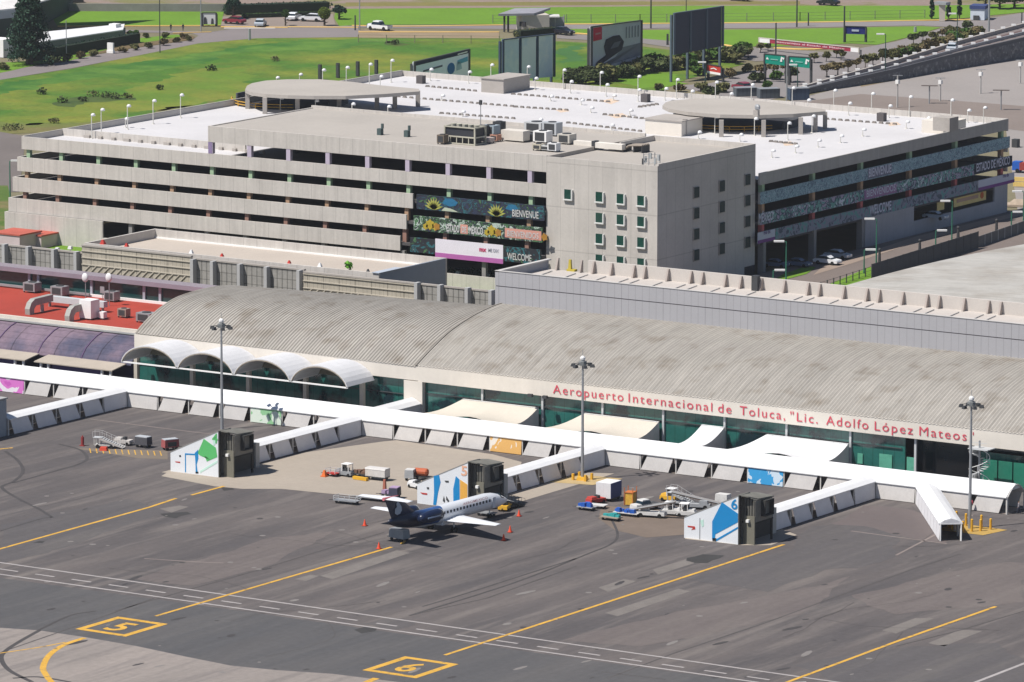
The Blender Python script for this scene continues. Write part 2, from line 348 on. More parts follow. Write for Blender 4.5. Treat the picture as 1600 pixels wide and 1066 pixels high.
# long parallel edge lines with a broken centre line
mb = MB()
y1 = G(400,936).y; y2 = G(400,958).y; ym = (y1+y2)/2
xr = G(1140,1060).x
stripe(mb, [(-150,y1-.3),(xr+38,y1)], .45, .02); stripe(mb, [(-150,y2),(G(1140,1060).x+10,G(1140,1060).y)], .45, .02)
p = G(0,893).x-6.1*3
while p < 95: stripe(mb, [(p,ym),(p+3,ym)], .42, .02); p += 5.75
stripe(mb, [G(1520,1068),G(1600,1037),G(1680,1010)], .5, .02); stripe(mb, [G(1180,1070),G(1260,1066)], .6, .02)
mb.build('roadway_lines', wht)['kind'] = 'structure'
mb = MB()
for px in ([(-80,880),(0,858),(233,793),(275,779)], [(299,774),(350,760)], [(243,963),(400,917),(612,855)], [(628,850),(632,845)], [(695,1024),(1225,851)], [(1220,1070),(1400,1003),(1556,948)], [(-20,704),(20,700)]):
    stripe(mb, [G(*q) for q in px], .5, .024)
for px in ([(132,997),(100,1008),(78,1023),(68,1040),(70,1052),(88,1072),(130,1090)],): stripe(mb, smoothpx(px), .75, .024)
stripe(mb, smoothpx([(102,1004),(60,1012),(0,1021)]), .3, .024)
stripe(mb, [G(560,1072), G(588,1060)], .9, .024)
for cs in ([(122,983),(184,964),(259,975),(196,995)], [(573,1047),(633,1026),(712,1039),(650,1060)]):
    c = [G(*q) for q in cs]; X0 = min(p.x for p in c)+.4; X1 = max(p.x for p in c)-.4; Y0 = min(p.y for p in c)+.4; Y1 = max(p.y for p in c)-.4
    for a in (((X0-.45,Y0),(X1+.45,Y0)),((X0-.45,Y1),(X1+.45,Y1))): stripe(mb, a, .9, .024)
    for a in (((X0,Y0+.45),(X0,Y1-.45)),((X1,Y0+.45),(X1,Y1-.45))): stripe(mb, a, .9, .024)
    txt = '5' if cs[0][0] == 122 else '6'
    text_mesh(mb, txt, 2.4, 4.6, lambda u, v, w_: (X0+(X1-X0)/2-1.2+u, Y0+(Y1-Y0)/2-2.3+v, .026), bold=.02, depth=.026)
for a in range(12):   # diagonal hatching beside the first shelter
    q = G(140+a*10, 701+a*.4); stripe(mb, [q, (q.x+2.2, q.y-2.6)], .16, .02)
mb.build('lead_in_lines', yel)['kind'] = 'structure'
mb = MB()
for px in ([(140,655),(300,675),(345,680)], [(225,873),(300,878),(350,880)], [(1330,830),(1480,850)], [(1400,868),(1520,805)]): stripe(mb, [G(*q) for q in px], .35, .02)
mb.build('faded_lines', mat('faded_paint', (.21,.175,.16), .9, .15, .3, .1, 2))['kind'] = 'structure'
mb = MB(); mb.cbox(G(948,712), 4.4, 1.6, .03); mb.build('drain_cover', mat('drain_grate', (.05,.06,.065), .8))['kind'] = 'structure'

mb = MB(); mc = MB(); rr = random.Random(21)
for k in range(150):
    q = G(rr.uniform(20,1590), rr.uniform(760,1060)); s = rr.uniform(.08,.5); b_ = mb if rr.random() < .6 else mc; an = rr.uniform(1.3,1.8); N = 7; L_ = s*rr.choice((1,1,2,4))
    b_.add([(q.x+L_*math.cos(2*math.pi*i/N)*math.cos(an)-s*math.sin(2*math.pi*i/N)*math.sin(an), q.y+L_*math.cos(2*math.pi*i/N)*math.sin(an)+s*math.sin(2*math.pi*i/N)*math.cos(an), .017) for i in range(N)], [list(range(N))])
mb.build('oil_stains', mat('oil_stain', (.055,.05,.05), .8, .1, 1))['kind'] = 'structure'; mc.build('pale_scuffs', mat('pale_scuff', (.19,.175,.165), .9, .1, 1))['kind'] = 'structure'
mb = MB()
for k in range(16):   # sealed cracks wandering across the apron
    q = G(rr.uniform(50,1550), rr.uniform(790,1050)); a_ = rr.choice((0.0, 1.57))+rr.uniform(-.15,.15); P_ = [q]
    for j in range(14): a_ += rr.uniform(-.25,.25); q = q+Vector((math.cos(a_), math.sin(a_), 0))*1.6; P_.append(q)
    stripe(mb, P_, .10, .0165)
tag(mb.build('sealed_cracks', SK2), kind='structure')
# ---------------- landside surfaces
mb = MB(); mb.box(-71.5, -18, 113.5, 340, -.1, 1.3); mb.build('road', mat('brown_road', (.165,.135,.12), .92, .09, .08, .05, 1, stripe=[(1, 9, .15, .08)]))['kind'] = 'structure'
psheet('roadside_pavement', [(1270,430),(1330,412),(1440,376),(1600,335),(1600,329),(1430,370),(1330,403),(1290,413)], mat('tan_pavement', (.27,.21,.17), .9, .08, .1, .04, 2), 1.33)
psheet('verge', [(1215,440),(1260,428),(1275,418),(1262,415),(1225,428),(1200,442)], lawn, 1.36, 'stuff')
psheet('verge', [(1275,455),(1300,442),(1365,415),(1368,435),(1330,450),(1290,462)], lawn, 1.36, 'stuff')
psheet('verge', [(55,395),(80,375),(145,372),(150,392)], lawn, -.03, 'stuff'); psheet('verge', [(-20,400),(-20,290),(12,290),(22,330),(16,400)], mat('rough_verge', (.075,.13,.02), .95, .15, .1, .1, 1, tint=((.15,.13,.05), .1, .45, .6)), -.03, 'stuff')
psheet('verge', [(672,446),(690,428),(775,436),(775,470)], lawn, -.03, 'stuff')
psheet('service_yard', [(-60,250),(-60,206),(0,206),(40,213),(30,300),(0,300),(-60,310)], mat('yard_asphalt', (.145,.125,.115), .92, .1, .08, .05, 1), -.06)
# field beyond the car park
psheet('grass_field', [(-200,150),(-60,136),(0,125),(110,108),(200,90),(310,68),(400,60),(560,58),(780,60),(900,66),(1000,72),(1120,88),(1165,100),(1050,130),(1000,175),(600,260),(200,215),(60,207),(-60,206),(-200,215)], grass, -.08, 'stuff')
LM = mat('tussock_grass', (.07,.105,.02), .95, .16, .3, .12, 1, tint=((.04,.07,.015), .15, .42, .6))
def lushpatch(px, m=lushg, z=-.07): psheet('lush_grass_band', px, m, z, 'stuff', amp=2.6, step=1.6)
lushpatch([(-60,150),(0,133),(60,124),(110,114),(200,100),(300,84),(400,70),(480,60),(560,60),(620,66),(500,80),(400,80),(330,95),(270,104),(200,118),(110,127),(60,140),(0,148),(-60,160)], mat('long_lush_grass', (.036,.125,.014), .95, .13, .10, .17, .9, tint=((.09,.18,.022), .05, .40, .60)))
lushpatch([(85,160),(110,153),(160,152),(200,149),(212,153),(170,159),(120,164),(90,166)], LM, -.062); lushpatch([(600,68),(625,64),(632,68),(612,73)], LM)
lushpatch([(868,84),(890,72),(908,69),(908,88),(880,100)], mat('deep_lush', (.045,.13,.03), .95, .14, .06, .1, .6)); lushpatch([(880,115),(920,120),(1000,138),(1050,135),(1060,120),(1000,110),(950,116),(900,112)], lawn)  # first patch in its own slightly bluer green
drg = mat('olive_grass', (.165,.185,.024), .95, .13, .10, .17, .9, tint=((.10,.175,.016), .04, .4, .6))
lushpatch([(225,130),(300,112),(380,104),(400,118),(390,150),(300,165),(200,175),(130,180),(60,190),(40,196),(120,165),(200,145)], drg)
lushpatch([(-60,193),(0,190),(60,192),(160,188),(240,176),(330,158),(360,158),(200,192),(120,202),(45,208),(-60,205)], mat('brown_grass', (.15,.135,.045), .95, .16, .08, .12, .7, tint=((.11,.15,.025), .06, .42, .6)))
# upper road, its widening, kerbs
psheet('road', [(-60,136),(0,125),(110,107),(200,90),(310,68),(400,60),(560,58),(560,43),(640,44),(1000,48),(1000,40),(860,38),(560,40),(460,42),(400,40),(385,46),(380,42),(330,50),(90,44),(90,49),(300,52),(310,56),(300,63),(200,77),(110,93),(60,102),(30,107),(0,111),(-60,124)], mat('upper_road', (.20,.175,.17), .92, .08, .05, .05, 1), -.06)
psheet('forecourt', [(345,42),(345,26),(520,22),(525,42)], mat('forecourt_paving', (.24,.195,.165), .92, .08, .05, .05, 1), -.055)
psheet('road', [(860,37),(1000,37),(1440,33),(1520,32),(1600,20),(1700,12),(1700,45),(1600,44),(1500,68),(1450,78),(1400,92),(1330,115),(1262,145),(1180,160),(1050,135),(1110,130),(1180,110),(1250,85),(1330,78),(1400,65),(1480,42),(1440,40),(1200,44),(1000,45),(860,45)], mat('upper_road2', (.215,.195,.19), .92, .08, .05, .05, 1), -.055)
psheet('road', [(870,53),(1000,58),(1140,72),(1300,82),(1290,90),(1180,96),(1120,85),(1000,67),(870,60)], mat('upper_road3', (.20,.18,.17), .92, .08, .05, .05, 1), -.052)
psheet('lawn', [(75,18),(200,17),(350,18),(345,40),(90,41)], lawn, -.05, 'stuff')
psheet('lawn', [(525,14),(800,12),(1100,9),(1452,9),(1600,6),(1600,19),(1500,29),(1440,31),(1250,35),(1000,38),(860,38),(780,38),(560,39),(530,41),(522,28)], lawn, -.05, 'stuff')
psheet('lawn', [(1000,47),(1200,46),(1440,41),(1470,43),(1420,58),(1370,70),(1330,68),(1200,73),(1150,72),(1000,60)], lawn, -.05, 'stuff')
psheet('lawn', [(880,45),(1000,47),(1000,58),(900,52)], lawn, -.05, 'stuff')
psheet('lawn', [(560,46),(780,50),(780,60),(560,59)], mat('kerbside_strip', (.25,.19,.12), .95, .1, .1, .06, 1), -.052)
psheet('lawn', [(95,92),(95,98),(190,76),(300,58),(275,54),(215,60),(100,80)], lawn, -.045, 'stuff')
psheet('flower_bed', [(95,98),(100,94),(190,72),(300,55),(305,58),(300,62),(200,76),(110,92),(60,101),(45,100)], mat('planting_soil', (.14,.10,.05), .95, .1, .4, .08, 2), -.04)
psheet('lawn', [(-40,100),(20,97),(60,94),(90,96),(45,104),(20,110),(0,114),(-40,118)], lawn, -.04, 'stuff')
psheet('dirt_strip', [(60,-6),(1600,-12),(1600,6),(1452,9),(1100,9),(800,12),(525,14),(350,18),(90,18)], mat('pinkish_dirt', (.24,.18,.15), .95, .12, .05, .08, .6, tint=((.16,.15,.06), .05, .5, .6)), -.055)
psheet('dirt_strip', [(540,4),(1250,2),(1250,7),(540,10)], dryg, -.05)
mb = MB()
for px, wd in (([(90,41),(345,40)], .9), ([(345,42),(450,43)], 1.2), ([(450,42),(560,43)], 1.0), ([(550,40),(640,41),(790,39)], 1.1), ([(560,50),(780,50)], .9), ([(860,38),(1000,37),(1250,35),(1440,32),(1545,30)], 1.2), ([(900,52),(960,56),(1000,62)], 1.2),
               ([(1130,70),(1165,76)], 1.6), ([(1210,75),(1262,77),(1330,74)], 1.6), ([(270,52),(330,50)], .6)):
    q = smoothpx(px); L, R = strip_pts(q, wd*.8)
    for i in range(len(q)-1): mb.add([(L[i].x,L[i].y,-.1),(L[i+1].x,L[i+1].y,-.1),(R[i+1].x,R[i+1].y,-.1),(R[i].x,R[i].y,-.1),(L[i].x,L[i].y,.08),(L[i+1].x,L[i+1].y,.08),(R[i+1].x,R[i+1].y,.08),(R[i].x,R[i].y,.08)], [(4,5,6,7),(0,1,5,4),(2,3,7,6)])
mb.build('painted_kerbs', yelk)['kind'] = 'structure'
psheet('pavement', [(350,43),(430,43),(430,45),(350,45)], mat('pale_pavement', (.4,.37,.34), .9), -.02)
# raised motorway on its embankment (right), parking ground in front of it
psheet('parking_ground', [(1180,175),(1262,150),(1330,134),(1600,78),(1750,50),(1750,330),(1590,330),(1570,190)], asph3, -.04)
psheet('access_road', [(1180,182),(1262,158),(1345,147),(1500,158),(1600,166),(1700,172),(1700,235),(1600,205),(1400,180)], mat('brown_access_road', (.20,.165,.145), .92, .09, .05, .05, 1), -.02)
psheet('access_lane', [(1345,136),(1600,86),(1600,82),(1345,131)], mat('ochre_strip', (.25,.19,.11), .92, .1, .1, .05, 1), -.02)
# ================================================================ RAISED MOTORWAY (right, far)
nb = [G(1235,151), G(1280,143), G(1340,134), G(1400,125), G(1500,107), G(1600,91), G(1720,70)]
zt = [.05, .5, 1.1, 1.7, 2.8, 3.9, 5.2]
nt_ = [Vector((p.x, p.y, z)) for p, z in zip(nb, zt)]
far = [G(1235,146,.05), G(1280,133,.5), G(1340,116,1.1), G(1400,99,1.7), G(1500,68,2.8), G(1600,41,3.9), G(1720,12,5.2)]
mb = MB(); n = len(nb)
mb.add(nb+nt_, [(i, i+1, n+i+1, n+i) for i in range(n-1)])
fb = [Vector((p.x, p.y, -.1)) for p in far]
mb.add(far+fb, [(i, i+1, n+i+1, n+i) for i in range(n-1)])
mb.build('embankment', mat('stone_embankment', (.12,.12,.13), .95, .22, .6, .25, 1.2, tint=((.22,.215,.215), 1.1, .55, .62)))['kind'] = 'structure'
mb = MB(); mb.add(nt_+far, [(i, i+1, n+i+1, n+i) for i in range(n-1)])
mb.build('motorway', mat('motorway_asphalt', (.17,.145,.14), .92, .12, .05, .05, 1))['kind'] = 'structure'
def lerp(a, b, t): return a+(b-a)*t
def barrier(label, t, h, wd, m, dash=None):
    th = thing('crash_barrier', label, 'barrier', tuple(lerp(nt_[3], far[3], t)))
    mb = MB(); q = [lerp(a, b, t) for a, b in zip(nt_, far)]
    for a, b in zip(q, q[1:]): mb.bar(a+Vector((0,0,h/2)), b+Vector((0,0,h/2)), wd, h)
    mb.build('barrier_wall', m, th)
    if dash:
        mb = MB()
        for a, b in zip(q, q[1:]):
            k = max(1, int((b-a).length/dash))
            for i in range(k): c = lerp(a, b, i/k); mb.cbox((c.x, c.y, c.z+h), 1.0, .6, .38, rz=.5)
        each(mb, 'barrier_cap', whitep, th)
barrier('pale concrete barrier with white blocks along the far edge of the raised motorway', .95, .9, .6, concd, 4.4)
barrier('grey barrier with small white blocks in the middle of the raised motorway', .42, .7, .4, steel, 5)
barrier('low dark barrier on the near edge of the raised motorway above the stone slope', .02, .8, .4, mat('dark_barrier', (.10,.10,.11)))
mb = MB(); q = [lerp(a, b, .68)+Vector((0,0,.03)) for a, b in zip(nt_, far)]; stripe_c = []
for a, b in zip(q, q[1:]): mb.bar(a, b, 1.6, .04)
mb.build('carriageway_stain', mat('rusty_lane', (.11,.07,.065), .95, .1, .1, .05))['kind'] = 'structure'

# ================================================================ PARKING GARAGE
GX0, GX1, GY0, GY1 = -203.2, -72.0, 184.0, 301.5
LV = [(15.8,18.0,0), (12.0,14.45,.55), (8.5,10.95,1.15), (4.9,7.35,1.7)]   # parapet band bottom, top, how far it stands out
TX0, TX1, TY1 = -94.3, -72.9, 214.8                                        # office block footprint
gar = thing('parking_garage', 'long pale concrete parking garage with open decks and a white roof', 'parking garage', (GX0, GY0, 0))
LVS = [(16.0,18.0), (12.8,14.75), (9.35,11.2), (6.3,8.05)]           # the same bands on the right-hand side
def ring(name, z0, z1, o, m, front=True, x_end=None, right_m=None, gap=None):
    x0, x1, ya, yb = GX0-o, GX1, GY0-o, GY1; T = .35
    a = MB()
    fx = TX0-.02 if x_end is None else x_end
    a.box(x0, fx, ya, ya+T, z0, z1); a.box(x0, x0+T, ya+T, yb, z0, z1); a.box(x0+T, x1, yb-T, yb, z0, z1)
    a.build(name, m, gar)
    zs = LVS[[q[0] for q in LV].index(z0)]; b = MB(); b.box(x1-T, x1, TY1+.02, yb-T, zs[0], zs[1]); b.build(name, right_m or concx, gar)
for i, (z0, z1, o) in enumerate(LV): ring('parapet_band', z0, z1, o, conc, x_end=None if i == 0 else -120.4-(i-1)*.9)
s_ = MB()
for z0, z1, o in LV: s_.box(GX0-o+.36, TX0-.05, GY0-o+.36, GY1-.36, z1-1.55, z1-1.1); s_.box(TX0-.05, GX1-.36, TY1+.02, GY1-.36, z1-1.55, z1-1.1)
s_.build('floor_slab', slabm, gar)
d_ = MB(); d_.box(GX0+.36, TX0-.03, GY0+.36, GY1-.36, 16.75, 17.0); d_.box(TX0-.03, GX1-.36, TY1+.03, GY1-.36, 16.75, 17.0); d_.build('roof_deck', deckw, gar)
# back core walls keep daylight from shining through the storeys
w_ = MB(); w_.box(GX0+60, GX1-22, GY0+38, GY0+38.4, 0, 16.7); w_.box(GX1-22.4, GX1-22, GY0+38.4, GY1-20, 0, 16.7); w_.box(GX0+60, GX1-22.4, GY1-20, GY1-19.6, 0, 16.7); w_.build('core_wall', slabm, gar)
# ground storey walls
g = MB(); X1s = AY(160,345,GY0-2.2).x
g.box(GX0-2.2, X1s, GY0-2.2, GY0-1.85, -.1, 4.88); g.box(X1s, TX0-.05, GY0-2.2, GY0-1.85, -.1, 2.0); g.box(GX0-2.2, GX0-1.85, GY0-1.85, GY1, -.1, 4.88)
g.build('ground_wall', conc, gar)
g = MB(); YA = AX(1352,340,GX1).y; YB = AX(1428,330,GX1).y; YC = AX(1495,300,GX1).y; YD = AX(1554,300,GX1).y
xr0, xr1 = GX1-.35, GX1+.02
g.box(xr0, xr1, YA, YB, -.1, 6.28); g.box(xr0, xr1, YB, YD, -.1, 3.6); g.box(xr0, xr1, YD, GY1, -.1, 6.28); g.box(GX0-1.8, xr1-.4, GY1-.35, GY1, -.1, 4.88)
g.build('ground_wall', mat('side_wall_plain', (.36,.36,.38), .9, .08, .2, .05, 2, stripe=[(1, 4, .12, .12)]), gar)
# columns, painted by storey
cm = [mat('green_column', (.34,.47,.30), .85, .08), mat('orange_column', (.42,.27,.17), .85, .08), mat('brown_column', (.30,.17,.13), .85, .08), mat('grey_column', (.25,.24,.23), .8, .05), mat('lilac_column', (.47,.41,.50), .85, .08)]
bands = [(14.45,15.8,.0), (10.95,12.0,.55), (7.35,8.5,1.15), (2.0,4.9,1.7)]; bands_s = [(14.75,16.0), (11.2,12.8), (8.05,9.35), (1.3,6.3)]
cx = []; x = AY(450,260,GY0).x
while x > GX0+10: x -= 8.1
while x < TX0-2: cx.append(x); x += 8.1
cx = [GX0+1.2]+cx
for bi, (z0, z1, o) in enumerate(bands):
    for x in cx: c = MB(); c.box(x-.38, x+.38, GY0-o+.36, GY0-o+1.0, z0-1.1, z1); c.build('column', cm[bi], gar)
ry = [AX(px, 250, GX1).y for px in (1196, 1275, 1350, 1426, 1497)]+[GY1-1.5]
for bi, (z0, z1) in enumerate(bands_s):
    for j, y in enumerate(ry):
        if bi == 3 and j > 3: continue
        c = MB(); c.box(GX1-1.1, GX1-.36 if bi < 3 else GX1+.01, y-.42, y+.42, z0-1.1 if bi < 3 else -.1, z1); c.build('column', cm[bi if bi != 1 else 1] if bi != 2 else mat('red_column', (.48,.12,.12), .8, .05), gar)
# upper storey in front of the office block (lilac columns) and inner deck walls
UX = -162.9
u = MB(); u.box(UX, TX0-.02, GY0, GY0+.35, 20.0, 22.75); u.box(UX, UX+.35, GY0+.35, TY1, 20.0, 22.75); u.box(UX, TX0, TY1-.35, TY1, 20.0, 23.1); u.build('upper_parapet', conc, gar)
u = MB(); u.box(UX+.36, TX0-.05, GY0+.36, TY1-.36, 21.9, 22.6); u.build('upper_roof', gravel, gar)
u = MB(); u.box(UX+.4, TX0-.1, GY0+.4, TY1-.4, 17.01, 17.05); u.build('dark_bounce_sheet', slabm, gar)  # dark sheet added over the white deck to stop light bouncing up
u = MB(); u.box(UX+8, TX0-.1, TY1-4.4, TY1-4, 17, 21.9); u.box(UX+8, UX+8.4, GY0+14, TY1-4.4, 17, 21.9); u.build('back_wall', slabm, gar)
x = AY(450,240,GY0).x-16.2*1
for k in range(9):
    xx = x+8.1*k
    if xx < UX: continue
    if xx > TX0-1: break
    c = MB(); c.box(xx-.42, xx+.42, GY0+.05, GY0+.75, 18.02, 20.0); c.build('column', cm[4], gar)
c = MB(); c.box(UX, UX+.8, GY0+.02, GY0+.8, 18.02, 20); c.build('column', mat('purple_column', (.25,.19,.33)), gar)
u = MB(); YP = G(110,202,18.2).y
u.box(GX0+.36, UX-.3, YP-.2, YP+.15, 17.0, 18.25); u.build('deck_wall', conc, gar)
cw = MB()
for k in range(14): xx = GX0+6+k*2.9; cw.cbox((xx, YP-.45, 17.0), .7 if k % 3 else 1.2, .5, .5)
each(cw, 'drain_block', concd, gar)
# parapet cap line and stair box on the right side
u = MB(); u.box(GX0+.02, GX0+.33, GY0+.4, GY1-.4, 18.02, 18.12); u.build('parapet_cap', mat('pale_cap', (.42,.40,.37)), gar)
def roofbox(px0, px1, py, dy, h, m, label, z=17.0):
    a = G(px0, py, z); b = a+Vector(((px1-px0)/6.65, 0, 0)); t = thing('stair_enclosure', label, 'roof structure', tuple(a))
    mb = MB(); mb.box(a.x, b.x, a.y, a.y+dy, z+.005, z+h); mb.build('enclosure_wall', m, t)
    mb = MB(); mb.box(a.x-.2, b.x+.2, a.y-.2, a.y+dy+.2, z+h, z+h+.18); mb.build('roof_slab', concd, t); return t
roofbox(1008, 1058, 209, 7, 2.6, cream, 'cream concrete box with flat lid left of the right round ramp roof')
roofbox(752, 785, 144, 9, 2.6, concd, 'grey concrete stair box at the far parapet behind the long white deck')
t = thing('stair_enclosure', 'beige stair enclosure against the far right corner parapet of the garage roof', 'roof structure', tuple(G(1440,207,17)))
mb = MB(); a = G(1440,207,17.0); mb.box(a.x, a.x+5.6, a.y, a.y+6, 17.005, 19.2); mb.build('enclosure_wall', cream, t)
mb = MB(); a2 = AX(1488,200,GX1-.4); mb.box(GX1-3.2, GX1+.15, a2.y-2, a2.y+1.2, 18.02, 20.4); o = mb.build('chimney_block', concd); tag(o, 'dark grey concrete block standing on the right parapet near the far corner', 'roof structure')

# round ramp roofs
def ramp_roof(label, pts, zr, cols, hole, rail_m, rail):
    P = [G(x, y, zr) for x, y in pts]; t = thing('ramp_roof', label, 'canopy', (P[0].x, P[0].y, 17))
    mb = MB(); mb.prism(P, zr-.62, zr); mb.build('roof_slab', gravel, t)
    for c in cols:
        q = G(*c, 17.0); k = MB(); k.cbox((q.x, q.y, 17.0), .78, .78, zr-.62-17.0, .5); k.build('column', concd, t)
    cx_, cy_, rr = hole; mb = MB(); N = 28
    ci = [(cx_+rr*math.cos(2*math.pi*i/N), cy_+rr*math.sin(2*math.pi*i/N)) for i in range(N)]
    co = [(cx_+(rr+.3)*math.cos(2*math.pi*i/N), cy_+(rr+.3)*math.sin(2*math.pi*i/N)) for i in range(N)]
    for i in range(N):
        if math.sin(2*math.pi*(i+.5)/N) < -.25: continue
        j = (i+1) % N; mb.prism([ci[i], ci[j], co[j], co[i]], 17.01, 18.3)
    mb.build('ramp_wall', mat('ramp_wall_shade', (.10,.105,.12), .9, .1), t)  # dark wall colour carries the shade inside the ramp hole
    mb = MB(); mb.prism(ci, 17.005, 17.03); mb.build('dark_ramp_disc', mat('ramp_dark', (.03,.03,.035), .95), t)  # dark disc on the deck stands in for the shaded ramp hole
    mb = MB()
    for i in range(rail[0], rail[1]):
        a = Vector((*co[i % N], 17)); b = Vector((*co[(i+1) % N], 17))
        for h in (.45, .95): mb.bar(a+Vector((0,0,h)), b+Vector((0,0,h)), .12, .14)
        mb.bar(a, a+Vector((0,0,1)), .12, .12)
    mb.build('railing', rail_m, t)
    return t
ramp_roof('left round concrete ramp roof tapering to a point over the white garage deck', [(383,140),(386,134),(394,130),(415,126),(450,124),(500,124),(550,128),(600,134),(655,139),(655,143),(600,147),(540,150),(490,150),(450,149),(415,147),(392,144)], 20.6,
          [(387,170),(414,178),(465,176),(530,172),(589,170),(617,170),(653,167)], (G(455,162,17).x-1, G(455,162,17).y+1, 10.5), yel, (16, 24))
ramp_roof('right round concrete ramp roof with yellow railings over the white garage deck', [(1035,165),(1040,160),(1050,157),(1085,154),(1140,154),(1210,160),(1290,171),(1290,174),(1240,178),(1180,180),(1125,179),(1075,175),(1045,170)], 20.6,
          [(1070,212),(1127,214),(1193,214),(1251,210),(1274,206),(1289,201)], (G(1150,195,17).x-1, G(1150,195,17).y+1.5, 11.5), mat('amber_rail', (.55,.30,.05)), (15, 26))

# office block
ob = thing('office_block', 'tall plain concrete office block with small green windows at the corner of the garage', 'office building', (TX0, GY0, 0))
mb = MB(); mb.box(TX0, TX1, GY0-.06, TY1, -.1, 21.9); mb.build('wall', conct, ob)
mb = MB(); mb.box(TX0+.3, TX1-.3, GY0+.3, TY1-.3, 21.9, 22.0); mb.build('roof', gravel, ob)
mb = MB(); mb.box(TX0, TX1, GY0-.06, GY0+.25, 21.9, 22.6); mb.build('parapet', conct, ob)
mb = MB(); mb.box(TX1-.32, TX1, GY0+.25, TY1-.3, 21.9, 22.9); mb.box(TX0+1.5, TX1, TY1-.3, TY1, 21.9, 22.9); mb.box(TX0+1.5, TX0+1.8, GY0+20, TY1-.3, 21.9, 22.9); mb.build('parapet', conct, ob)
wg = mat('window_green_glass', (.01,.055,.04), .15, .3, .9, .1, 3, spec=.8); wf = mat('window_surround', (.62,.62,.60), .7, .05)
def owin(x, z, s=1.0):
    y = GY0-.06; f = MB(); f.box(x-.06, x+1.72, y-.4, y+.01, z-.16, z+.02); f.box(x+1.52, x+1.74, y-.4, y+.01, z+.02, z+1.62); f.box(x-.05, x, y-.05, y+.01, z+.02, z+1.62)
    f = f.build('window', wf, ob); p = MB(); p.box(x, x+1.52, y-.03, y+.01, z+.02, z+1.62); p.build('pane', wg, f)
for px in (931, 964, 996):
    for r in range(5):
        q = AY(px, {931:315, 964:318, 996:321}[px]+r*32.6, GY0)
        owin(q.x, q.z)
q = AY(882, 311, GY0); owin(q.x, q.z)
for px, py in ((1083,310), (1123,300), (1163,290)):
    for r in range(4 if px != 1163 else 5):
        if r == 4: continue
        q = AX(px, py+r*32.6, TX1); x = TX1
        f = MB(); f.box(x-.01, x+.2, q.y-.1, q.y+1.75, q.z-.12, q.z+.02); f.box(x-.01, x+.2, q.y-.12, q.y, q.z+.02, q.z+1.9); f = f.build('window', concd, ob)
        p = MB(); p.box(x-.01, x+.23, q.y, q.y+1.62, q.z+.02, q.z+1.75); p.build('pane', mat('shaded_side_pane', (.012,.03,.03), .6, .2, .8, .1, 3), f)  # side frames and panes darker than the front ones, shade in their colour
q = AX(1163, 438, TX1); mb = MB(); mb.box(TX1-.01, TX1+.06, q.y, q.y+3.2, q.z-2, q.z+2.2); mb.build('side_opening', dark, ob)

# ---- banners on the garage parapets
def fmap(X, Z, Y): return lambda u, v, d: (X+u, Y-d, Z+v)
def smap(Yc, Z, X): return lambda u, v, d: (X+d, Yc+u, Z+v)
BL = {'dark': (.012,.014,.02), 'teal': (.02,.12,.14), 'leaf': (.06,.16,.06), 'pale': (.42,.50,.44), 'yel': (.60,.45,.04), 'or': (.55,.24,.03), 'navy': (.02,.03,.07), 'blue': (.02,.16,.32)}
m1 = mural('jungle_banner', [BL['dark'], BL['leaf'], BL['dark'], BL['navy'], BL['dark'], BL['teal'], BL['navy'], BL['dark']], .8, stretch=(1,1,1.2))
m2 = mural('leafy_banner', [BL['dark'], BL['leaf'], BL['pale'], BL['dark'], BL['leaf'], BL['dark'], BL['navy'], (.22,.28,.22)], .8, seed=3)
bw = mat('banner_lettering', (.55,.55,.54), .7, .02); salm = mat('salmon_panel', (.62,.30,.24), .7, .06); magm = mat('magenta_print', (.42,.12,.36), .7, .05, 1); wban = mat('banner_white', (.72,.68,.74), .7, .03)
def spray(mb, x, z, y, r, n, w=.22):
    """a fan of pointed leaves"""
    for i in range(n):
        a = math.radians(15+150*i/(n-1)); dx, dz = math.cos(a)*r, math.sin(a)*r; k = (-math.sin(a)*w, math.cos(a)*w)
        mb.ext([(x-k[0], y, z-k[1]), (x+dx*.55-k[0], y, z+dz*.55-k[1]), (x+dx, y, z+dz), (x+dx*.55+k[0], y, z+dz*.55+k[1]), (x+k[0], y, z+k[1])], (0,-.03,0))
def fbanner(label, i, xa, xb, m):
    z0, z1, o = LV[i]; y = GY0-o-.05; t = thing('facade_banner', label, 'banner', (xa, y, z0))
    b = MB(); b.box(xa, xb, y, y+.35, z0, z1); b.build('printed_sheet', m, t); return t, xa, xb, y-.01, z0, z1
XB = [AY(651,300,GY0-.55).x, AY(646,340,GY0-1.2).x, AY(641,380,GY0-1.7).x]; XE = TX0-.05
P = lambda px, o: AY(px, 340, GY0-o).x
t, xa, xb, y, z0, z1 = fbanner('topmost garage front banner, dark jungle with yellow leaf fans and the word BIENVENUE', 1, XB[0], XE, m1)
b = MB(); text_mesh(b, 'BIENVENUE', P(842,.55)-P(801,.55), 1.2, fmap(P(801,.55), z0+.3, y), .01); b.build('lettering', bw, t)
b = MB(); spray(b, P(678,.55), z0+.3, y, 1.9, 9); spray(b, P(776,.55), z0+.2, y, 1.9, 9); b.build('yellow_leaf_print', mat('yellow_print', (.36,.36,.08), .7, .2, 2), t)
b = MB(); b.ext([(P(692,.55), y, z0+1.3), (P(696,.55), y, z0+2.2), (P(707,.55), y, z0+2.3), (P(716,.55), y, z0+1.7), (P(712,.55), y, z0+1.1), (P(703,.55), y, z0+.9)], (0,-.03,0)); b.ext([(P(790,.55), y, z0+1.4), (P(795,.55), y, z0+2.2), (P(806,.55), y, z0+2.2), (P(810,.55), y, z0+1.6), (P(800,.55), y, z0+1.2)], (0,-.03,0)); each(b, 'blue_bird_print', mat('blue_print', (.02,.14,.26), .7, .2, 2), t)
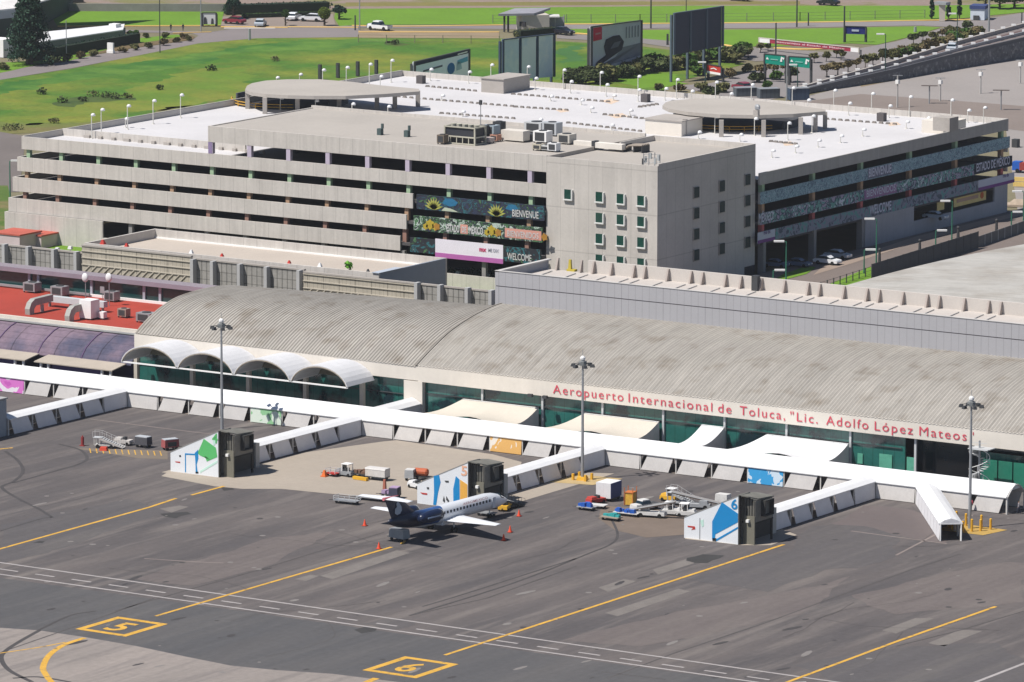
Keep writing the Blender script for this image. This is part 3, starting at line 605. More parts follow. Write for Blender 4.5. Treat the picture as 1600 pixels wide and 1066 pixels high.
b = MB(); b.ext([(P(690,.55), y, z0+.1), (P(695,.55), y, z0+.7), (P(704,.55), y, z0+.6), (P(712,.55), y, z0+.3), (P(716,.55), y, z0+.1)], (0,-.025,0)); b.build('pale_leaf_print', mat('pale_print', (.45,.50,.38), .7, .1, 1), t)
t, xa, xb, y, z0, z1 = fbanner('middle garage front banner with yellow flowers and the words ESTADO DE MEXICO', 2, XB[1], XE, m2)
b = MB(); text_mesh(b, 'ESTADO', P(718,1.2)-P(698,1.2), 1.25, fmap(P(698,1.2), z0+.35, y), .03); text_mesh(b, 'MÉXICO', P(755,1.2)-P(733,1.2), 1.25, fmap(P(733,1.2), z0+.35, y), .03); text_mesh(b, 'BIENVENIDOS', P(842,1.2)-P(793,1.2), 1.0, fmap(P(793,1.2), z0+.55, y-.03), .01); b.build('lettering', bw, t)
b = MB(); b.box(P(719.5,1.2), P(731,1.2), y-.02, y, z0+.2, z0+1.75); b.box(P(789,1.2), P(846,1.2), y-.02, y, z0+.3, z0+1.85); each(b, 'salmon_print', salm, t)
b = MB(); text_mesh(b, 'DE', P(729,1.2)-P(722,1.2), 1.0, fmap(P(722,1.2), z0+.45, y-.02), .02); b.build('lettering', bw, t)
b = MB()
for px in (672, 768):
    for dx, dz, r in ((0,1.2,.95), (1.0,.9,.7), (-.9,.8,.6)):
        c = (P(px,1.2)+dx, y, z0+dz); b.ext([(c[0]+r*math.cos(a)*(1 if k % 2 else .72), c[1], c[2]+r*math.sin(a)*(1 if k % 2 else .72)) for k, a in enumerate([math.pi*2*j/12 for j in range(12)])], (0,-.03,0))
each(b, 'yellow_flower_print', mat('flower_print', (.42,.31,.03), .7, .2, 2), t)
b = MB()
for px in (683, 779, 851):
    c = (P(px,1.2), y-.03, z0+.95); r = .7; b.ext([(c[0]+r*math.cos(a)*(1 if k % 2 else .7), c[1], c[2]+r*math.sin(a)*(1 if k % 2 else .7)) for k, a in enumerate([math.pi*2*j/10 for j in range(10)])], (0,-.03,0))
each(b, 'orange_flower_print', mat('orange_flower', (.36,.18,.03), .7, .2, 2), t)
t, xa, xb, y, z0, z1 = fbanner('dark leafy banner with the word WELCOME, lowest of three on the garage front', 3, XB[2], XE, mural('night_banner', [BL['dark'], BL['leaf'], BL['dark'], BL['dark'], BL['teal'], BL['dark'], BL['pale']], .5, seed=5))
b = MB(); text_mesh(b, 'WELCOME', P(831,1.7)-P(793,1.7), 1.15, fmap(P(793,1.7), z0+.4, y), .01); b.build('lettering', bw, t)
a0, a1 = P(681,1.7), P(787,1.7); t = thing('facade_banner', 'wide white banner with magenta foot over the lowest jungle banner', 'banner', (a0, y, z0))
b = MB(); b.box(a0, a1, y-.12, y-.02, z0-.45, z1+.2); b.build('printed_sheet', wban, t)
b = MB(); b.box(a0, a1, y-.15, y-.12, z0-.45, z0+.35); b.build('magenta_band', magm, t)
b = MB(); text_mesh(b, 'mx', 1.4, .75, fmap(P(750,1.7), z0+1.3, y-.13), .04); b.build('logo', mat('crimson_print', (.50,.03,.12)), t)
b = MB(); text_mesh(b, 'ME DIX', 2.1, .6, fmap(P(764,1.7), z0+1.35, y-.13), .01); b.build('lettering', mat('grey_print', (.30,.30,.36)), t)
# right-hand side banners (in shade)
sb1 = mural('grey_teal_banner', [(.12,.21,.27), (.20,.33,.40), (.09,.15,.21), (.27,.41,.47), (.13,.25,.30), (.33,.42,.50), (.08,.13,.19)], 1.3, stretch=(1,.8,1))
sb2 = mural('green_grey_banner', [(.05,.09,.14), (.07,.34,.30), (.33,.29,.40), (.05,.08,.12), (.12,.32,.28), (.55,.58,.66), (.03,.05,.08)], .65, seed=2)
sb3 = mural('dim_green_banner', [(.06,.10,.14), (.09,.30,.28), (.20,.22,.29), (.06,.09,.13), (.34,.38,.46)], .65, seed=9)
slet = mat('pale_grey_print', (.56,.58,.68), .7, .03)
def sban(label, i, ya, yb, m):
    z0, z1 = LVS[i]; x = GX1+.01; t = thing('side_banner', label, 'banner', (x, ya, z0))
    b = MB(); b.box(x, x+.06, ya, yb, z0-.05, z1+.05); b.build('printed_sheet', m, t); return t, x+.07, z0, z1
Q = lambda px, o: AX(px, 300, GX1).y
t, x, z0, z1 = sban('long blue-grey foliage banner with the word BIENVENUE along the shaded garage side, top row', 1, TY1+.1, GY1+.5, sb1)
b = MB(); b.box(x, x+.03, Q(1355,.55), Q(1392,.55), z0+.1, z1-.1); b.build('plain_print', mat('slate_print', (.17,.18,.25)), t)
b = MB(); text_mesh(b, 'BIENVENUE', Q(1391,.55)-Q(1356,.55), 1.5, smap(Q(1356,.55), z0+.45, x+.03), .02); b.build('lettering', slet, t)
t, x, z0, z1 = sban('middle flower banner of the shaded garage side, with BIENVENIDOS and ESTADO DE MEXICO', 2, TY1+.1, GY1+1.1, sb2)
b = MB(); b.box(x, x+.03, Q(1350,1.2), Q(1400,1.2), z0+.1, z1-.2); b.build('mauve_print', mat('mauve_print', (.30,.17,.32)), t)
b = MB(); b.box(x, x+.03, Q(1521,1.2), Q(1580,1.2), z0, z1); b.build('plain_print', mat('ink_print', (.02,.03,.05)), t)
b = MB(); text_mesh(b, 'BIENVENIDOS', Q(1398,1.2)-Q(1353,1.2), 1.2, smap(Q(1353,1.2), z0+.5, x+.03), .01); text_mesh(b, 'ESTADO DE MÉXICO', Q(1576,1.2)-Q(1524,1.2), 1.5, smap(Q(1524,1.2), z0+.45, x+.03), .02); text_mesh(b, 'MÉXICO', Q(1207,1.2)-Q(1185,1.2), 1.5, smap(Q(1185,1.2), z0+.45, x+.03), .02); b.build('lettering', slet, t)
t, x, z0, z1 = sban('dim green banner with the word WELCOME along the shaded garage side, bottom row', 3, Q(1212,1.7), Q(1527,1.7), sb3)
b = MB(); text_mesh(b, 'WELCOME', Q(1392,1.7)-Q(1358,1.7), 1.6, smap(Q(1358,1.7), z0+.4, x+.0), .02); b.build('lettering', slet, t)
for lab, p0, p1 in (('white banner with purple foot near the far end of the shaded garage side', 1528, 1584), ('small white banner with purple foot beside the office block corner', 1184, 1211)):
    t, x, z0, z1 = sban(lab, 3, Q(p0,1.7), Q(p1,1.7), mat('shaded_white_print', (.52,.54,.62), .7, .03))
    b = MB(); b.box(x, x+.03, Q(p0,1.7), Q(p1,1.7), z0-.05, z0+.5); b.build('purple_band', mat('purple_print', (.20,.07,.25)), t)
    b = MB(); text_mesh(b, 'me dx', 2.2, .7, smap(Q(p1-18,1.7), z0+1.3, x+.01), .02); b.build('lettering', mat('violet_print', (.14,.10,.24)), t)
# yellow shop sign seen in the ground storey opening
q0, q1 = Q(1499,2), Q(1549,2); t = thing('shop_sign', 'yellow and white shop sign in the ground opening of the garage side', 'sign', (GX1-1, q0, 3.6))
b = MB(); b.box(GX1-1.2, GX1-1.05, q0, q1, 4.0, 5.9); b.box(GX1-1.2, GX1-1.05, Q(1473,2), Q(1484,2), 4.1, 5.7); b.build('sign_panel', mat('sign_yellow', (.80,.62,.25)), t)
b = MB(); b.box(GX1-1.04, GX1-1.0, q0+1, q1-3, 4.7, 5.3); b.build('sign_print', mat('sign_brown', (.55,.35,.25)), t)
b = MB(); b.tube((GX1-1.04, q1-1.6, 5.0), (GX1-.98, q1-1.6, 5.0), .6, n=10); b.build('emblem', oran, t)
# ================================================================ TERMINAL
YF = 76.0
ter = thing('terminal_building', 'long terminal with ribbed vaulted roofs, cream fascia lettered in red and green glass front', 'terminal', (0, YF, 0))
ribm = mat('ribbed_roof_sheet', (.33,.308,.275), .8, .07, .09, .06, 2, streak=(0, 1.9, .19), stripe=[(0, .56, .17, .28)], tint=((.22,.19,.155), .25, .53, .74), metal=.0)
def prof(pts, t):
    x = t*(len(pts)-1); i = min(int(x), len(pts)-2); f = x-i
    p = [pts[max(0,i-1)], pts[i], pts[i+1], pts[min(len(pts)-1,i+2)]]
    return [.5*(2*p[1][k]+(p[2][k]-p[0][k])*f+(2*p[0][k]-5*p[1][k]+4*p[2][k]-p[3][k])*f*f+(3*p[1][k]-p[0][k]-3*p[2][k]+p[3][k])*f**3) for k in (0,1)]
PR = [(75.7,7.9),(79.8,9.8),(84,11.5),(88.1,12.6),(92.3,13.4),(97.0,13.9),(101,13.9)]
PLa = [(75.9,7.9),(78.5,9.4),(82,10.9),(86,11.9),(91,12.3),(96,12.3),(101,11.8),(108,10.2)]
PLb = [(75.7,7.75),(79.3,9.5),(83,11.0),(87,12.2),(91.5,13.0),(96.5,13.35),(101.5,12.9),(108,11.5)]
def vault(xa, xb, A_, B_, nv=22):
    mb = MB(); n = int((xb-xa)/.56*4); RB = (0, .10, .10, 0)
    def fn(u, v):
        i = round(u*n); x = xa+(xb-xa)*u; a = prof(A_, v); b = prof(B_, v); y = a[0]+(b[0]-a[0])*u; z = a[1]+(b[1]-a[1])*u
        return (x, y, z+RB[i % 4])
    mb.grid(fn, n, nv); return mb
vault(-97.2, -46.6, PLa, PLb).build('left_vault_roof', ribm, ter)
vault(-46.4, 84, PR, PR).build('right_vault_roof', ribm, ter)
mb = MB(); q = [prof(PR, k/16) for k in range(17)]
for a, b in zip(q, q[1:]): mb.bar((-46.5, a[0], a[1]+.06), (-46.5, b[0], b[1]+.06), .2, .22)
mb.build('roof_edge_trim', mat('edge_trim', (.24,.22,.195)), ter)
mb = MB(); q = [prof(PLa, k/14) for k in range(15)]
mb.ext([(-97.0, y, z-.1) for y, z in q]+[(-97.0, 108, 0), (-97.0, 76.4, 0)], (.2, 0, 0)); mb.build('end_wall', cream, ter)
mb = MB(); mb.box(-97.1, -46.2, 75.8, 76.3, 5.75, 7.85); mb.box(-46.19, 84, 75.75, 76.3, 5.65, 8.0); mb.build('fascia', cream, ter)
mb = MB(); mb.box(-48.6, -45.4, 75.7, 76.5, 0, 5.64); mb.build('facade_pillar', cream, ter)
mb = MB(); mb.box(-97, -48.7, 76.5, 76.6, 0, 5.74); mb.box(-45.3, 33.5, 76.5, 76.6, 0, 5.64); mb.box(44.6, 84, 77.5, 77.6, 0, 4.6); mb.build('glazing', glassg, ter)
mb = MB(); mb.box(33.6, 44.5, 79.0, 79.1, 0, 5.6); mb.box(44.5, 84, 78.5, 78.6, 4.6, 5.6); mb.build('dark_recess', glassd, ter)
mb = MB(); mb.box(-97, 84, 92, 92.4, 0, 9); mb.box(-97, 84, 76.6, 92, 5.6, 5.8); mb.box(-96.9, 84, 76.7, 92, .01, .05); mb.build('light_block', slabm, ter)  # unseen dark wall, ceiling and floor added to block light inside
MUL = [AY(p, 615, YF).x for p in (662, 752, 846, 940, 1035, 1131, 1228, 1328, 1430)]
for i, x in enumerate(MUL[1:]): mb = MB(); mb.box(x-.16, x+.16, 76.2, 76.48, 0, 5.64); mb.build('mullion', alu, ter)
for x in (-95.5, -85.2, -75, -64.8, -54.8): mb = MB(); mb.box(x-.3, x+.3, 73.9, 74.5, 0, 5.6); mb.build('front_column', mat('beige_column', (.50,.45,.38), .8), ter)
mb = MB(); mb.box(-45.3, 33, 76.3, 76.48, 3.9, 4.0); mb.box(-97, -48.7, 76.3, 76.48, 3.4, 3.5); mb.build('transom', dsteel, ter)
# pale panels before the glass; their lit look is put into the colour
bl = mat('pale_green_glazing', (.10,.34,.24), .3, .15, .5, .05, 2)
mb = MB(); 
for a, b in ((1372,1392),(1415,1430)): mb.box(AY(a,700,YF).x, AY(b,700,YF).x, 76.35, 76.45, .3, 2.9)
mb.box(AY(1338,700,YF).x, AY(1346,700,YF).x, 76.35, 76.45, 1.2, 2.6); each(mb, 'lit_glazing', bl, ter)
mb = MB()
for k in range(8): x = 45.5+k*2.3; mb.box(x, x+2.1, 76.6, 76.7, .0, 3.8+(.5 if k > 2 else 0))
mb.build('green_glass_screen', mat('bright_green_glass', (.02,.17,.11), .2, .2, .3, .05, 2, spec=.6), ter)
# red lettering
mb = MB()
def fl(px0, px1, txt, h=1.32, dz=0):
    a = AY(px0, 640, 75.7).x; b = AY(px1, 640, 75.7).x
    text_mesh(mb, txt, b-a, h, lambda u, v, w_: (a+u, 75.73-w_, 6.22+v), bold=.0, depth=.06, spacing=1.22)
for a in ((864,974,'Aeropuerto'),(982,1113,'Internacional'),(1122,1143,'de'),(1156,1227,'Toluca,'),(1235,1278,'"Lic.'),(1291,1357,'Adolfo'),(1367,1427,'López'),(1437,1511,'Mateos')): fl(*a)
x = AY(1517,678,75.7).x; mb.box(x, x+.12, 75.68, 75.72, 7.1, 7.5); mb.box(x+.3, x+.42, 75.68, 75.72, 7.1, 7.5)
mb.build('lettering', mat('red_lettering', (.60,.075,.11), .5, .05), ter)
# floodlights on the fascia
for i, px in enumerate((834, 857)):
    q = AY(px, 612, 75.6); t = thing('floodlight', ('left' if i == 0 else 'right')+' one of the two small dark floodlights under the fascia before the first letter', 'floodlight', (q.x, 75.6, 5.5))
    m = MB(); m.bar((q.x, 75.7, 5.5), (q.x, 74.9, 5.7), .08, .08); m.build('bracket', dsteel, t)
    m = MB(); m.cbox((q.x, 74.7, 5.55), .7, .45, .4); m.build('lamp_head', dsteel, t)

# white barrel canopies
xs = [-94.4, -84.1, -73.9, -63.8, -53.7]
for i in range(4):
    x0, x1 = xs[i]+.05, xs[i+1]-.05; xc = (x0+x1)/2; hw = (x1-x0)/2
    t = thing('barrel_canopy', ['leftmost','second from left','third from left','rightmost'][i]+' of the four white arched canopies on the terminal front', 'canopy', (xc, 69, 4.9), 'white arched canopies of the terminal')
    def arc(k, r=0): a = math.pi*(.5-k); return (xc-(hw-r)*math.cos(a)*(1) if False else xc+(hw-r)*math.sin(math.pi*(k-.5)*.86)/math.sin(math.pi*.43), 5.1+(2.65-r)*(math.cos(math.pi*(k-.5)*.86)-math.cos(math.pi*.43))/(1-math.cos(math.pi*.43)))
    K = 14; m = MB()
    o_ = [arc(k/K) for k in range(K+1)]; n_ = [arc(k/K, .14) for k in range(K+1)]
    ou = [(a, 68.9, z) for a, z in o_]+[(a, 68.9, z) for a, z in n_[::-1]]
    m.ext(ou, (0, 6.85, 0)); m.build('membrane', mat('canopy_membrane', (.60,.60,.61), .7, .06, .5, .04, 3), t)
    m = MB(); ou2 = [(a, 68.86, z) for a, z in n_]+[(a, 68.86, z-.16) for a, z in n_[::-1]]
    m.ext(ou2, (0, .3, 0)); m.build('arch_rib', mat('tan_rib', (.30,.26,.21)), t)
    m = MB(); m.bar((x0, 69.05, 4.95), (x1, 69.05, 4.95), .18, .2); m.build('tie_beam', whitep, t)
    m = MB(); m.ext([(a, 75.72, z) for a, z in n_], (0, .04, 0)); m.build('shadow_panel', mat('olive_shadow_panel', (.16,.15,.11)), t)  # dark panel closing the arch; shade beneath it put into the colour
    for xx in ((x0,) if i else (x0,)): m = MB(); m.bar((xx, 69.05, 5.0), (xx, 75.7, 5.0), .15, .15); m.build('side_beam', whitep, t)
# ---- roof-top block clad in grey panels
blk = thing('panel_clad_block', 'long low grey panelled block with triangular fins rising behind the terminal vault', 'building', (-47, 98, 13))
pan = mat('lilac_grey_panels', (.36,.355,.37), .6, .035, .2, .02, 2, stripe=[(0, 1.18, .09, .22), (0, 7.08, .12, .15)])
mb = MB(); mb.box(-47.6, 84, 98.0, 98.3, 8, 16.45); mb.box(-47.6, 84, 98.0, 98.3, 16.6, 18.75); mb.build('front_panels', pan, blk)
mb = MB(); mb.box(-47.5, 84, 98.06, 98.25, 16.45, 16.6); mb.build('panel_joint', mat('joint_line', (.13,.12,.13)), blk)
mb = MB(); mb.box(-47.6, -47.3, 98.3, 112, 8, 18.6); mb.build('side_panels', mat('side_panels_grey', (.36,.36,.39), .6, .05), blk)
mb = MB(); mb.box(-47.6, -46.9, 98.0, 112.1, 18.6, 18.8); mb.box(-47.6, 84, 97.92, 98.35, 18.75, 18.83); mb.build('coping', mat('coping_pale', (.50,.48,.46)), blk)
mb = MB(); mb.box(-47.3, 84, 98.3, 111.4, 17.2, 17.4); mb.build('roof', mat('pinkish_roof', (.47,.43,.395), .9, .05), blk)
mb = MB(); mb.box(-40, 84, 111.4, 111.8, 8, 19.25); mb.build('back_parapet', mat('cream_parapet', (.52,.48,.44), .85, .04), blk)
fm = mat('fin_brown', (.36,.31,.28)); pos = [872, 909, 928, 956, 991, 1008, 1044, 1080, 1098, 1134, 1158, 1190, 1226, 1263, 1281, 1319, 1355, 1374, 1411, 1449, 1468, 1507, 1545, 1564]
for k, px in enumerate(pos):
    q = AY(px, 410+(px-872)*.1003, 111.4); m = MB(); m.ext([(q.x, 111.38, 17.4), (q.x, 110.5, 17.4), (q.x, 111.1, 19.2), (q.x, 111.38, 19.2)], (.28, 0, 0)); m.build('roof_fin', fm, blk)
    m = MB(); m.tube((q.x+.3, 109.3, 17.5), (q.x+1.2, 103.5, 17.45), .06); m.build('tie_rod', steel, blk)
mb = MB(); q = AY(1184, 445, 111); mb.box(q.x-.6, q.x+.4, 110.2, 111, 17.41, 19.6); o = mb.build('vent_stack', dsteel); tag(o, 'short dark vent stack standing among the fins on the panelled block', 'vent')
mb = MB(); mb.box(-47.2, 84, 111.9, 112.2, 0, 16); mb.box(-47.2, -46.9, 98.3, 111.9, 0, 8); mb.build('rear_wall', concd, blk)
# yellow-and-blue worker's kit at the left end of the block
# ---- large pale hall roof, right
hall = thing('arched_hall', 'broad pale curved hall roof rising at the right edge behind the fins', 'building', (-15.5, 120, 0))
hm = mat('hall_roof_sheet', (.40,.385,.355), .85, .10, .08, .06, 1, streak=(1, 1.4, .16), tint=((.31,.285,.25), .09, .46, .66), stripe=[(1, .9, .2, .14)])
mb = MB()
def hf(u, v): x = -16+100*u; y = 114+96*v; return (x, y, 11.2+2.0*math.sin(math.pi*(.12+.76*v))+1.3*math.sin(math.pi*min(1, u*1.0)*.9))
mb.grid(hf, 50, 30); mb.build('curved_roof', hm, hall, smooth=True)
mb = MB(); mb.box(-15.8, 84, 114, 114.3, 0, 11.6); mb.box(-15.9, -15.5, 114.3, 210, 0, 11.6); mb.build('wall', concd, hall)

# ================================================================ LEFT WING (red roof)
lw = thing('left_wing', 'low wing with red flat roof and sloping purple glass front at the left edge', 'building', (-112, 84, 0))
mb = MB(); mb.box(-155, -97.3, 81.5, 104, 6.4, 7.2); mb.build('roof', redroof, lw)
mb = MB(); mb.box(-155, -97.3, 81.0, 81.5, 6.5, 7.45); mb.build('front_gutter', mat('cream_gutter', (.62,.57,.50), .7), lw)
mb = MB(); mb.box(-155, -97.3, 80.6, 80.98, 6.7, 6.95); mb.build('gutter_shelf', mat('grey_gutter', (.34,.34,.33)), lw)
PP = [(80.9,6.6),(79.3,6.2),(77.8,5.5),(76.5,4.7),(75.6,3.7),(75.3,3.2)]
mb = MB(); mb.loft([[(x, y, z) for y, z in PP]+[(x, y, z-.1) for y, z in PP[::-1]] for x in (-155, -97.4)]); mb.build('sloping_glazing', mat('purple_glazing', (.18,.135,.17), .95, .15, .25, .12, 2, spec=.15, stripe=[(0, 8.2, .22, .4), (0, 4.1, .1, .15), (2, .7, .08, .2)], tint=((.075,.075,.115), .09, .46, .62)), lw)
for k in range(8): 
    m = MB(); x = -98.5-k*8.2
    for a, b in zip(PP, PP[1:]): m.bar((x, a[0], a[1]+.06), (x, b[0], b[1]+.06), .16, .12)
    m.build('glazing_bar', mat('violet_bar', (.10,.06,.13)), lw)
mb = MB(); mb.box(-155, -97.4, 76.6, 76.8, 0, 3.2); mb.build('front_glass', mat('violet_glass', (.03,.018,.075), .2, .2), lw)
mb = MB(); mb.box(-155, -97.3, 77.0, 80.8, 0, 3.1); mb.box(-155, -97.3, 81.5, 104, 0, 6.3); mb.build('body', slabm, lw)
mb = MB(); mb.box(-155, -96.9, 104.2, 104.4, 7.2, 10.2); mb.build('clerestory_glass', glasst, lw)
for px in (60, 143, 225, 308, 46, 250): x = AY(px, 440, 104).x; m = MB(); m.box(x-.22, x+.22, 103.9, 104.18, 7.2, 10.2); m.build('clerestory_post', mat('lilac_post', (.33,.33,.38)), lw)
mb = MB(); mb.box(-155, -93, 103.6, 106.5, 10.3, 10.5); mb.build('eave_roof', mat('mauve_roof', (.27,.235,.26), .8, .08, stripe=[(0, .7, .18, .3)]), lw)
mb = MB(); mb.box(-155, -93, 103.3, 103.6, 9.85, 10.55); mb.build('eave_fascia', mat('mauve_fascia', (.25,.21,.25), .7), lw)
mb = MB(); mb.box(-155, -93, 104.4, 106.4, 0, 10.2); mb.build('rear_body', slabm, lw)
mb = MB(); q = AY(110, 455, 103.8); mb.box(q.x, -98.5, 103.5, 103.85, 7.2, 7.6); mb.build('white_upstand', whitep, lw)
# small flat porches under the purple glazing
for i, (p0, p1, pl) in enumerate(((-60, 48, 'left'), (62, 184, 'right'))):
    x0, x1 = G(p0, 560, 3.0).x, G(p1, 578, 3.0).x; x0 = AY(p0, 570, 72).x; x1 = AY(p1, 580, 72).x
    t = thing('entrance_porch', pl+' one of the two flat beige porch roofs below the purple glazing', 'porch', (x0, 72, 0), 'flat porches')
    m = MB(); m.ext([(x0-1, 75.5, 3.35), (x0, 70.6, 3.1), (x0, 70.6, 2.95), (x0-1, 75.5, 3.2)], (x1-x0, 0, 0)); m.build('roof', mat('porch_beige', (.40,.35,.29), .85, .08), t)
    for x in (x0+1, x0+2.4, x1-2.2, x1-.6): m = MB(); m.box(x-.15, x+.15, 70.9, 71.2, 0, 3.0); m.build('column', whitep, t)
    m = MB(); m.box(x0+2.7, x1-2.4, 71.6, 71.8, 0, 2.9); m.build('purple_wall', mat('violet_wall', (.045,.03,.12), .5), t)
    m = MB(); m.box(x1-2.2, x1-.8, 71.0, 71.1, .6, 1.6); m.build('notice_panel', cream, t)
# roof plant of the left wing
def duct(label, px, py, ln, white_=False):
    a = G(px, py, 7.2); t = thing('air_duct', label, 'duct', tuple(a)); m = MB(); w_ = .9
    pr = [(-3.6,-.9),(-3.7,.6),(-3.2,1.5),(-2.3,2.0),(ln,2.1),(ln,1.05),(-2.0,.95),(-2.5,.5),(-2.6,-.9)]
    m.ext([(a.x-w_/2, a.y+p, 7.2+q+.3) for p, q in pr], (w_, 0, 0)); m.build('duct_elbow', mat('duct_metal', (.33,.325,.30), .6, .08, stripe=[(1, .8, .08, .25)]), t)
    m = MB(); m.box(a.x-.85, a.x+.85, a.y-4, a.y-2.4, 6.35, 6.6); m.build('duct_foot', whitep, t)
    m = MB(); m.box(a.x-.2, a.x+.2, a.y-.2, a.y+.2, 7.2, 8.3); m.build('leg', steel, t); return a
duct('large bent air duct coming down over the gutter at the left of the red roof', 66, 487, 2.2)
duct('smaller bent air duct beside the white unit on the red roof', 128, 498, 1.2)
a = G(100, 482, 7.2); t = thing('air_duct', 'long straight grey duct lying across the red roof', 'duct', tuple(a))
m = MB(); m.box(a.x-3.5, a.x+7.8, a.y-.2, a.y+.8, 8.0, 8.9); m.build('duct_run', mat('pale_duct', (.50,.53,.54), .6, .05), t)
m = MB(); [m.box(a.x+k, a.x+k+.15, a.y, a.y+.5, 7.2, 8.0) for k in (-3, 1, 5, 7.2)]; each(m, 'leg', steel, t)
def unit(label, px, py, sx, sy, h, m1, z=7.2, cat='air conditioner', fan=True, leg=.25, name='rooftop_unit'):
    a = G(px, py, z); t = thing(name, label, cat, (a.x, a.y, z)); k = MB(); k.box(a.x-sx/2, a.x+sx/2, a.y, a.y+sy, z+leg, z+h); k.build('casing', m1, t)
    if leg > .05: k = MB(); [k.box(a.x+dx-.08, a.x+dx+.08, a.y+dy-.08, a.y+dy+.08, z, z+leg) for dx in (-sx/2+.15, sx/2-.15) for dy in (.15, sy-.15)]; each(k, 'foot', dsteel, t)
    if fan: k = MB(); k.box(a.x-sx*.36, a.x+sx*.36, a.y-.04, a.y, z+leg+.15, z+h-.2); k.build('grille', dsteel, t)
    if fan: k = MB(); k.tube((a.x, a.y+sy/2, z+h), (a.x, a.y+sy/2, z+h+.1), min(sx, sy)*.36, n=10); k.build('fan', dsteel, t)
    return t
unit('big white air handling unit in the middle of the red roof', 133, 500, 2.2, 2.2, 3.0, whitep, fan=False)
unit('small white box on the red roof right of the big white unit', 158, 500, .9, .9, 1.2, whitep, fan=False)
unit('dark grey box unit near the left rear of the red roof', 45, 458, 2.3, 1.8, 1.6, steel)
unit('second dark grey box unit at the rear of the red roof', 88, 464, 2.3, 1.8, 1.6, steel)
unit('dark box unit behind the white unit near the clerestory', 170, 472, 2.0, 1.6, 1.6, steel)
unit('low grey pipe manifold unit near the vault on the red roof', 190, 497, 1.6, 1.2, 1.4, mat('tan_unit', (.30,.24,.20)))
unit('grey slatted condenser next to the vault on the red roof', 223, 505, 2.6, 2.0, 1.5, steel)
a = G(15, 450, 7.2); m = MB(); m.bar((a.x-8, a.y, 7.6), (a.x+16, a.y-.3, 7.6), .35, .35); tag(m.build('roof_pipe', steel), 'long grey pipe along the rear of the red roof', 'pipe')
a = G(190, 466, 7.2); m = MB(); m.path([(a.x-6, a.y+1, 7.7), (a.x-3, a.y, 8.4), (a.x+2, a.y, 8.3), (a.x+6, a.y+.3, 7.6)], .18); tag(m.build('roof_pipe', mat('tan_pipe', (.30,.26,.22))), 'bent brownish pipe behind the white unit on the red roof', 'pipe')
for i, (px, py, pl) in enumerate(((131, 430, 'left'), (168, 433, 'right'))):
    a = G(px+3, 478, 7.2); t = thing('satellite_dish', pl+' one of two white round dishes on thin masts above the red roof', 'satellite dish', (a.x, a.y, 7.2), 'white dishes')
    m = MB(); m.tube((a.x, a.y, 7.2), (a.x, a.y, 11.3), .07); m.build('mast', steel, t)
    m = MB(); c = Vector((a.x, a.y-.1, 11.6)); m.ball(c, .62, .3, .72, n=10, m=6); m.build('dish', white, t, smooth=True)
a = G(160, 470, 7.2); m = MB(); m.tube((a.x,a.y,7.2),(a.x,a.y,8.4),.05); m.cbox((a.x,a.y,8.4),.8,.1,1.0); tag(m.build('mesh_antenna', steel), 'small grey mesh antenna on a short mast on the red roof', 'antenna')

# ================================================================ LANDSIDE SCREEN WALL AND MID BUILDING
sc = thing('screen_wall', 'long weathered precast concrete screen with posts behind the terminal', 'wall', (-125, 142, 0))
lat = mat('precast_lattice', (.40,.365,.30), .9, .12, .5, .08, 3, stripe=[(0, 3.1, .2, .4), (2, 1.15, .16, .5), (0, .8, .1, .25)])
shade_p = mat('ribbed_precast', (.29,.28,.26), .9, .15, .6, .1, 3, stripe=[(0, 1.0, .22, .45), (2, 1.4, .14, .4)])
segs = [(-180, AY(126,400,142).x, 6.6, 's'), (AY(128,400,142).x, AY(299,400,142).x, 8.0, 'l'), (AY(300,400,142).x, AY(472,400,142).x, 7.6, 's'), (AY(474,400,142).x, AY(652,400,142).x, 7.4, 'l'), (AY(654,400,142).x, AY(775,400,142).x, 7.3, 's')]
for x0, x1, zt_, kd in segs:
    m = MB(); yy = 142 if kd == 'l' else 142.6; m.box(x0, x1, yy, yy+.35, -.1, zt_-.25); m.build('precast_panel', lat if kd == 'l' else shade_p, sc)
    m = MB(); m.box(x0, x1, yy-.12, yy+.45, zt_-.25, zt_); m.build('coping', concd, sc)
for px in (8, 45, 85, 120, 302, 333, 375, 417, 468, 652, 688, 731, 768):
    x = AY(px, 420, 142).x; m = MB(); m.box(x-.3, x+.3, 141.5, 142.58, -.1, 7.5 if px > 125 else 6.75); m.build('wall_post', mat('pale_post', (.40,.40,.40), .85, .08), sc)
for a, b in ((AY(128,400,142).x, AY(299,400,142).x), (AY(474,400,142).x, AY(652,400,142).x)):   # diagonal bracing of the lattice foot
    m = MB(); x = a+.5
    while x < b-1.6: m.bar((x, 141.93, 3.6), (x+1.2, 141.93, 4.7), .14, .16); x += 1.3
    for z in (4.75, 5.9, 7.0): m.bar((a, 141.92, z), (b, 141.92, z), .16, .14)
    m.build('lattice_bracing', mat('pale_lattice', (.46,.42,.35), .9, .1), sc)
mid = thing('flat_roofed_building', 'low building with sandy flat roof behind pale parapets in front of the garage', 'building', (-159, 144, 0))
m = MB(); m.box(-158.6, -99.8, 143.6, 144.0, -.1, 8.0); m.box(-158.6, -158.2, 144.0, 163, -.1, 8.0); m.box(-158.2, -99.8, 162.6, 163, -.1, 8.0); m.build('wall', conc, mid)
m = MB(); m.box(-100.2, -99.8, 144.0, 162.6, -.1, 8.0); m.build('wall', mat('blue_grey_wall', (.25,.28,.33), .8, .05), mid)
m = MB(); m.box(-158.2, -100.2, 144.0, 162.6, 6.3, 6.5); m.build('roof', tanroof, mid)
m = MB(); m.box(-158.1, -100.3, 162.3, 162.58, 6.5, 6.75); m.build('flashing', whitep, mid)
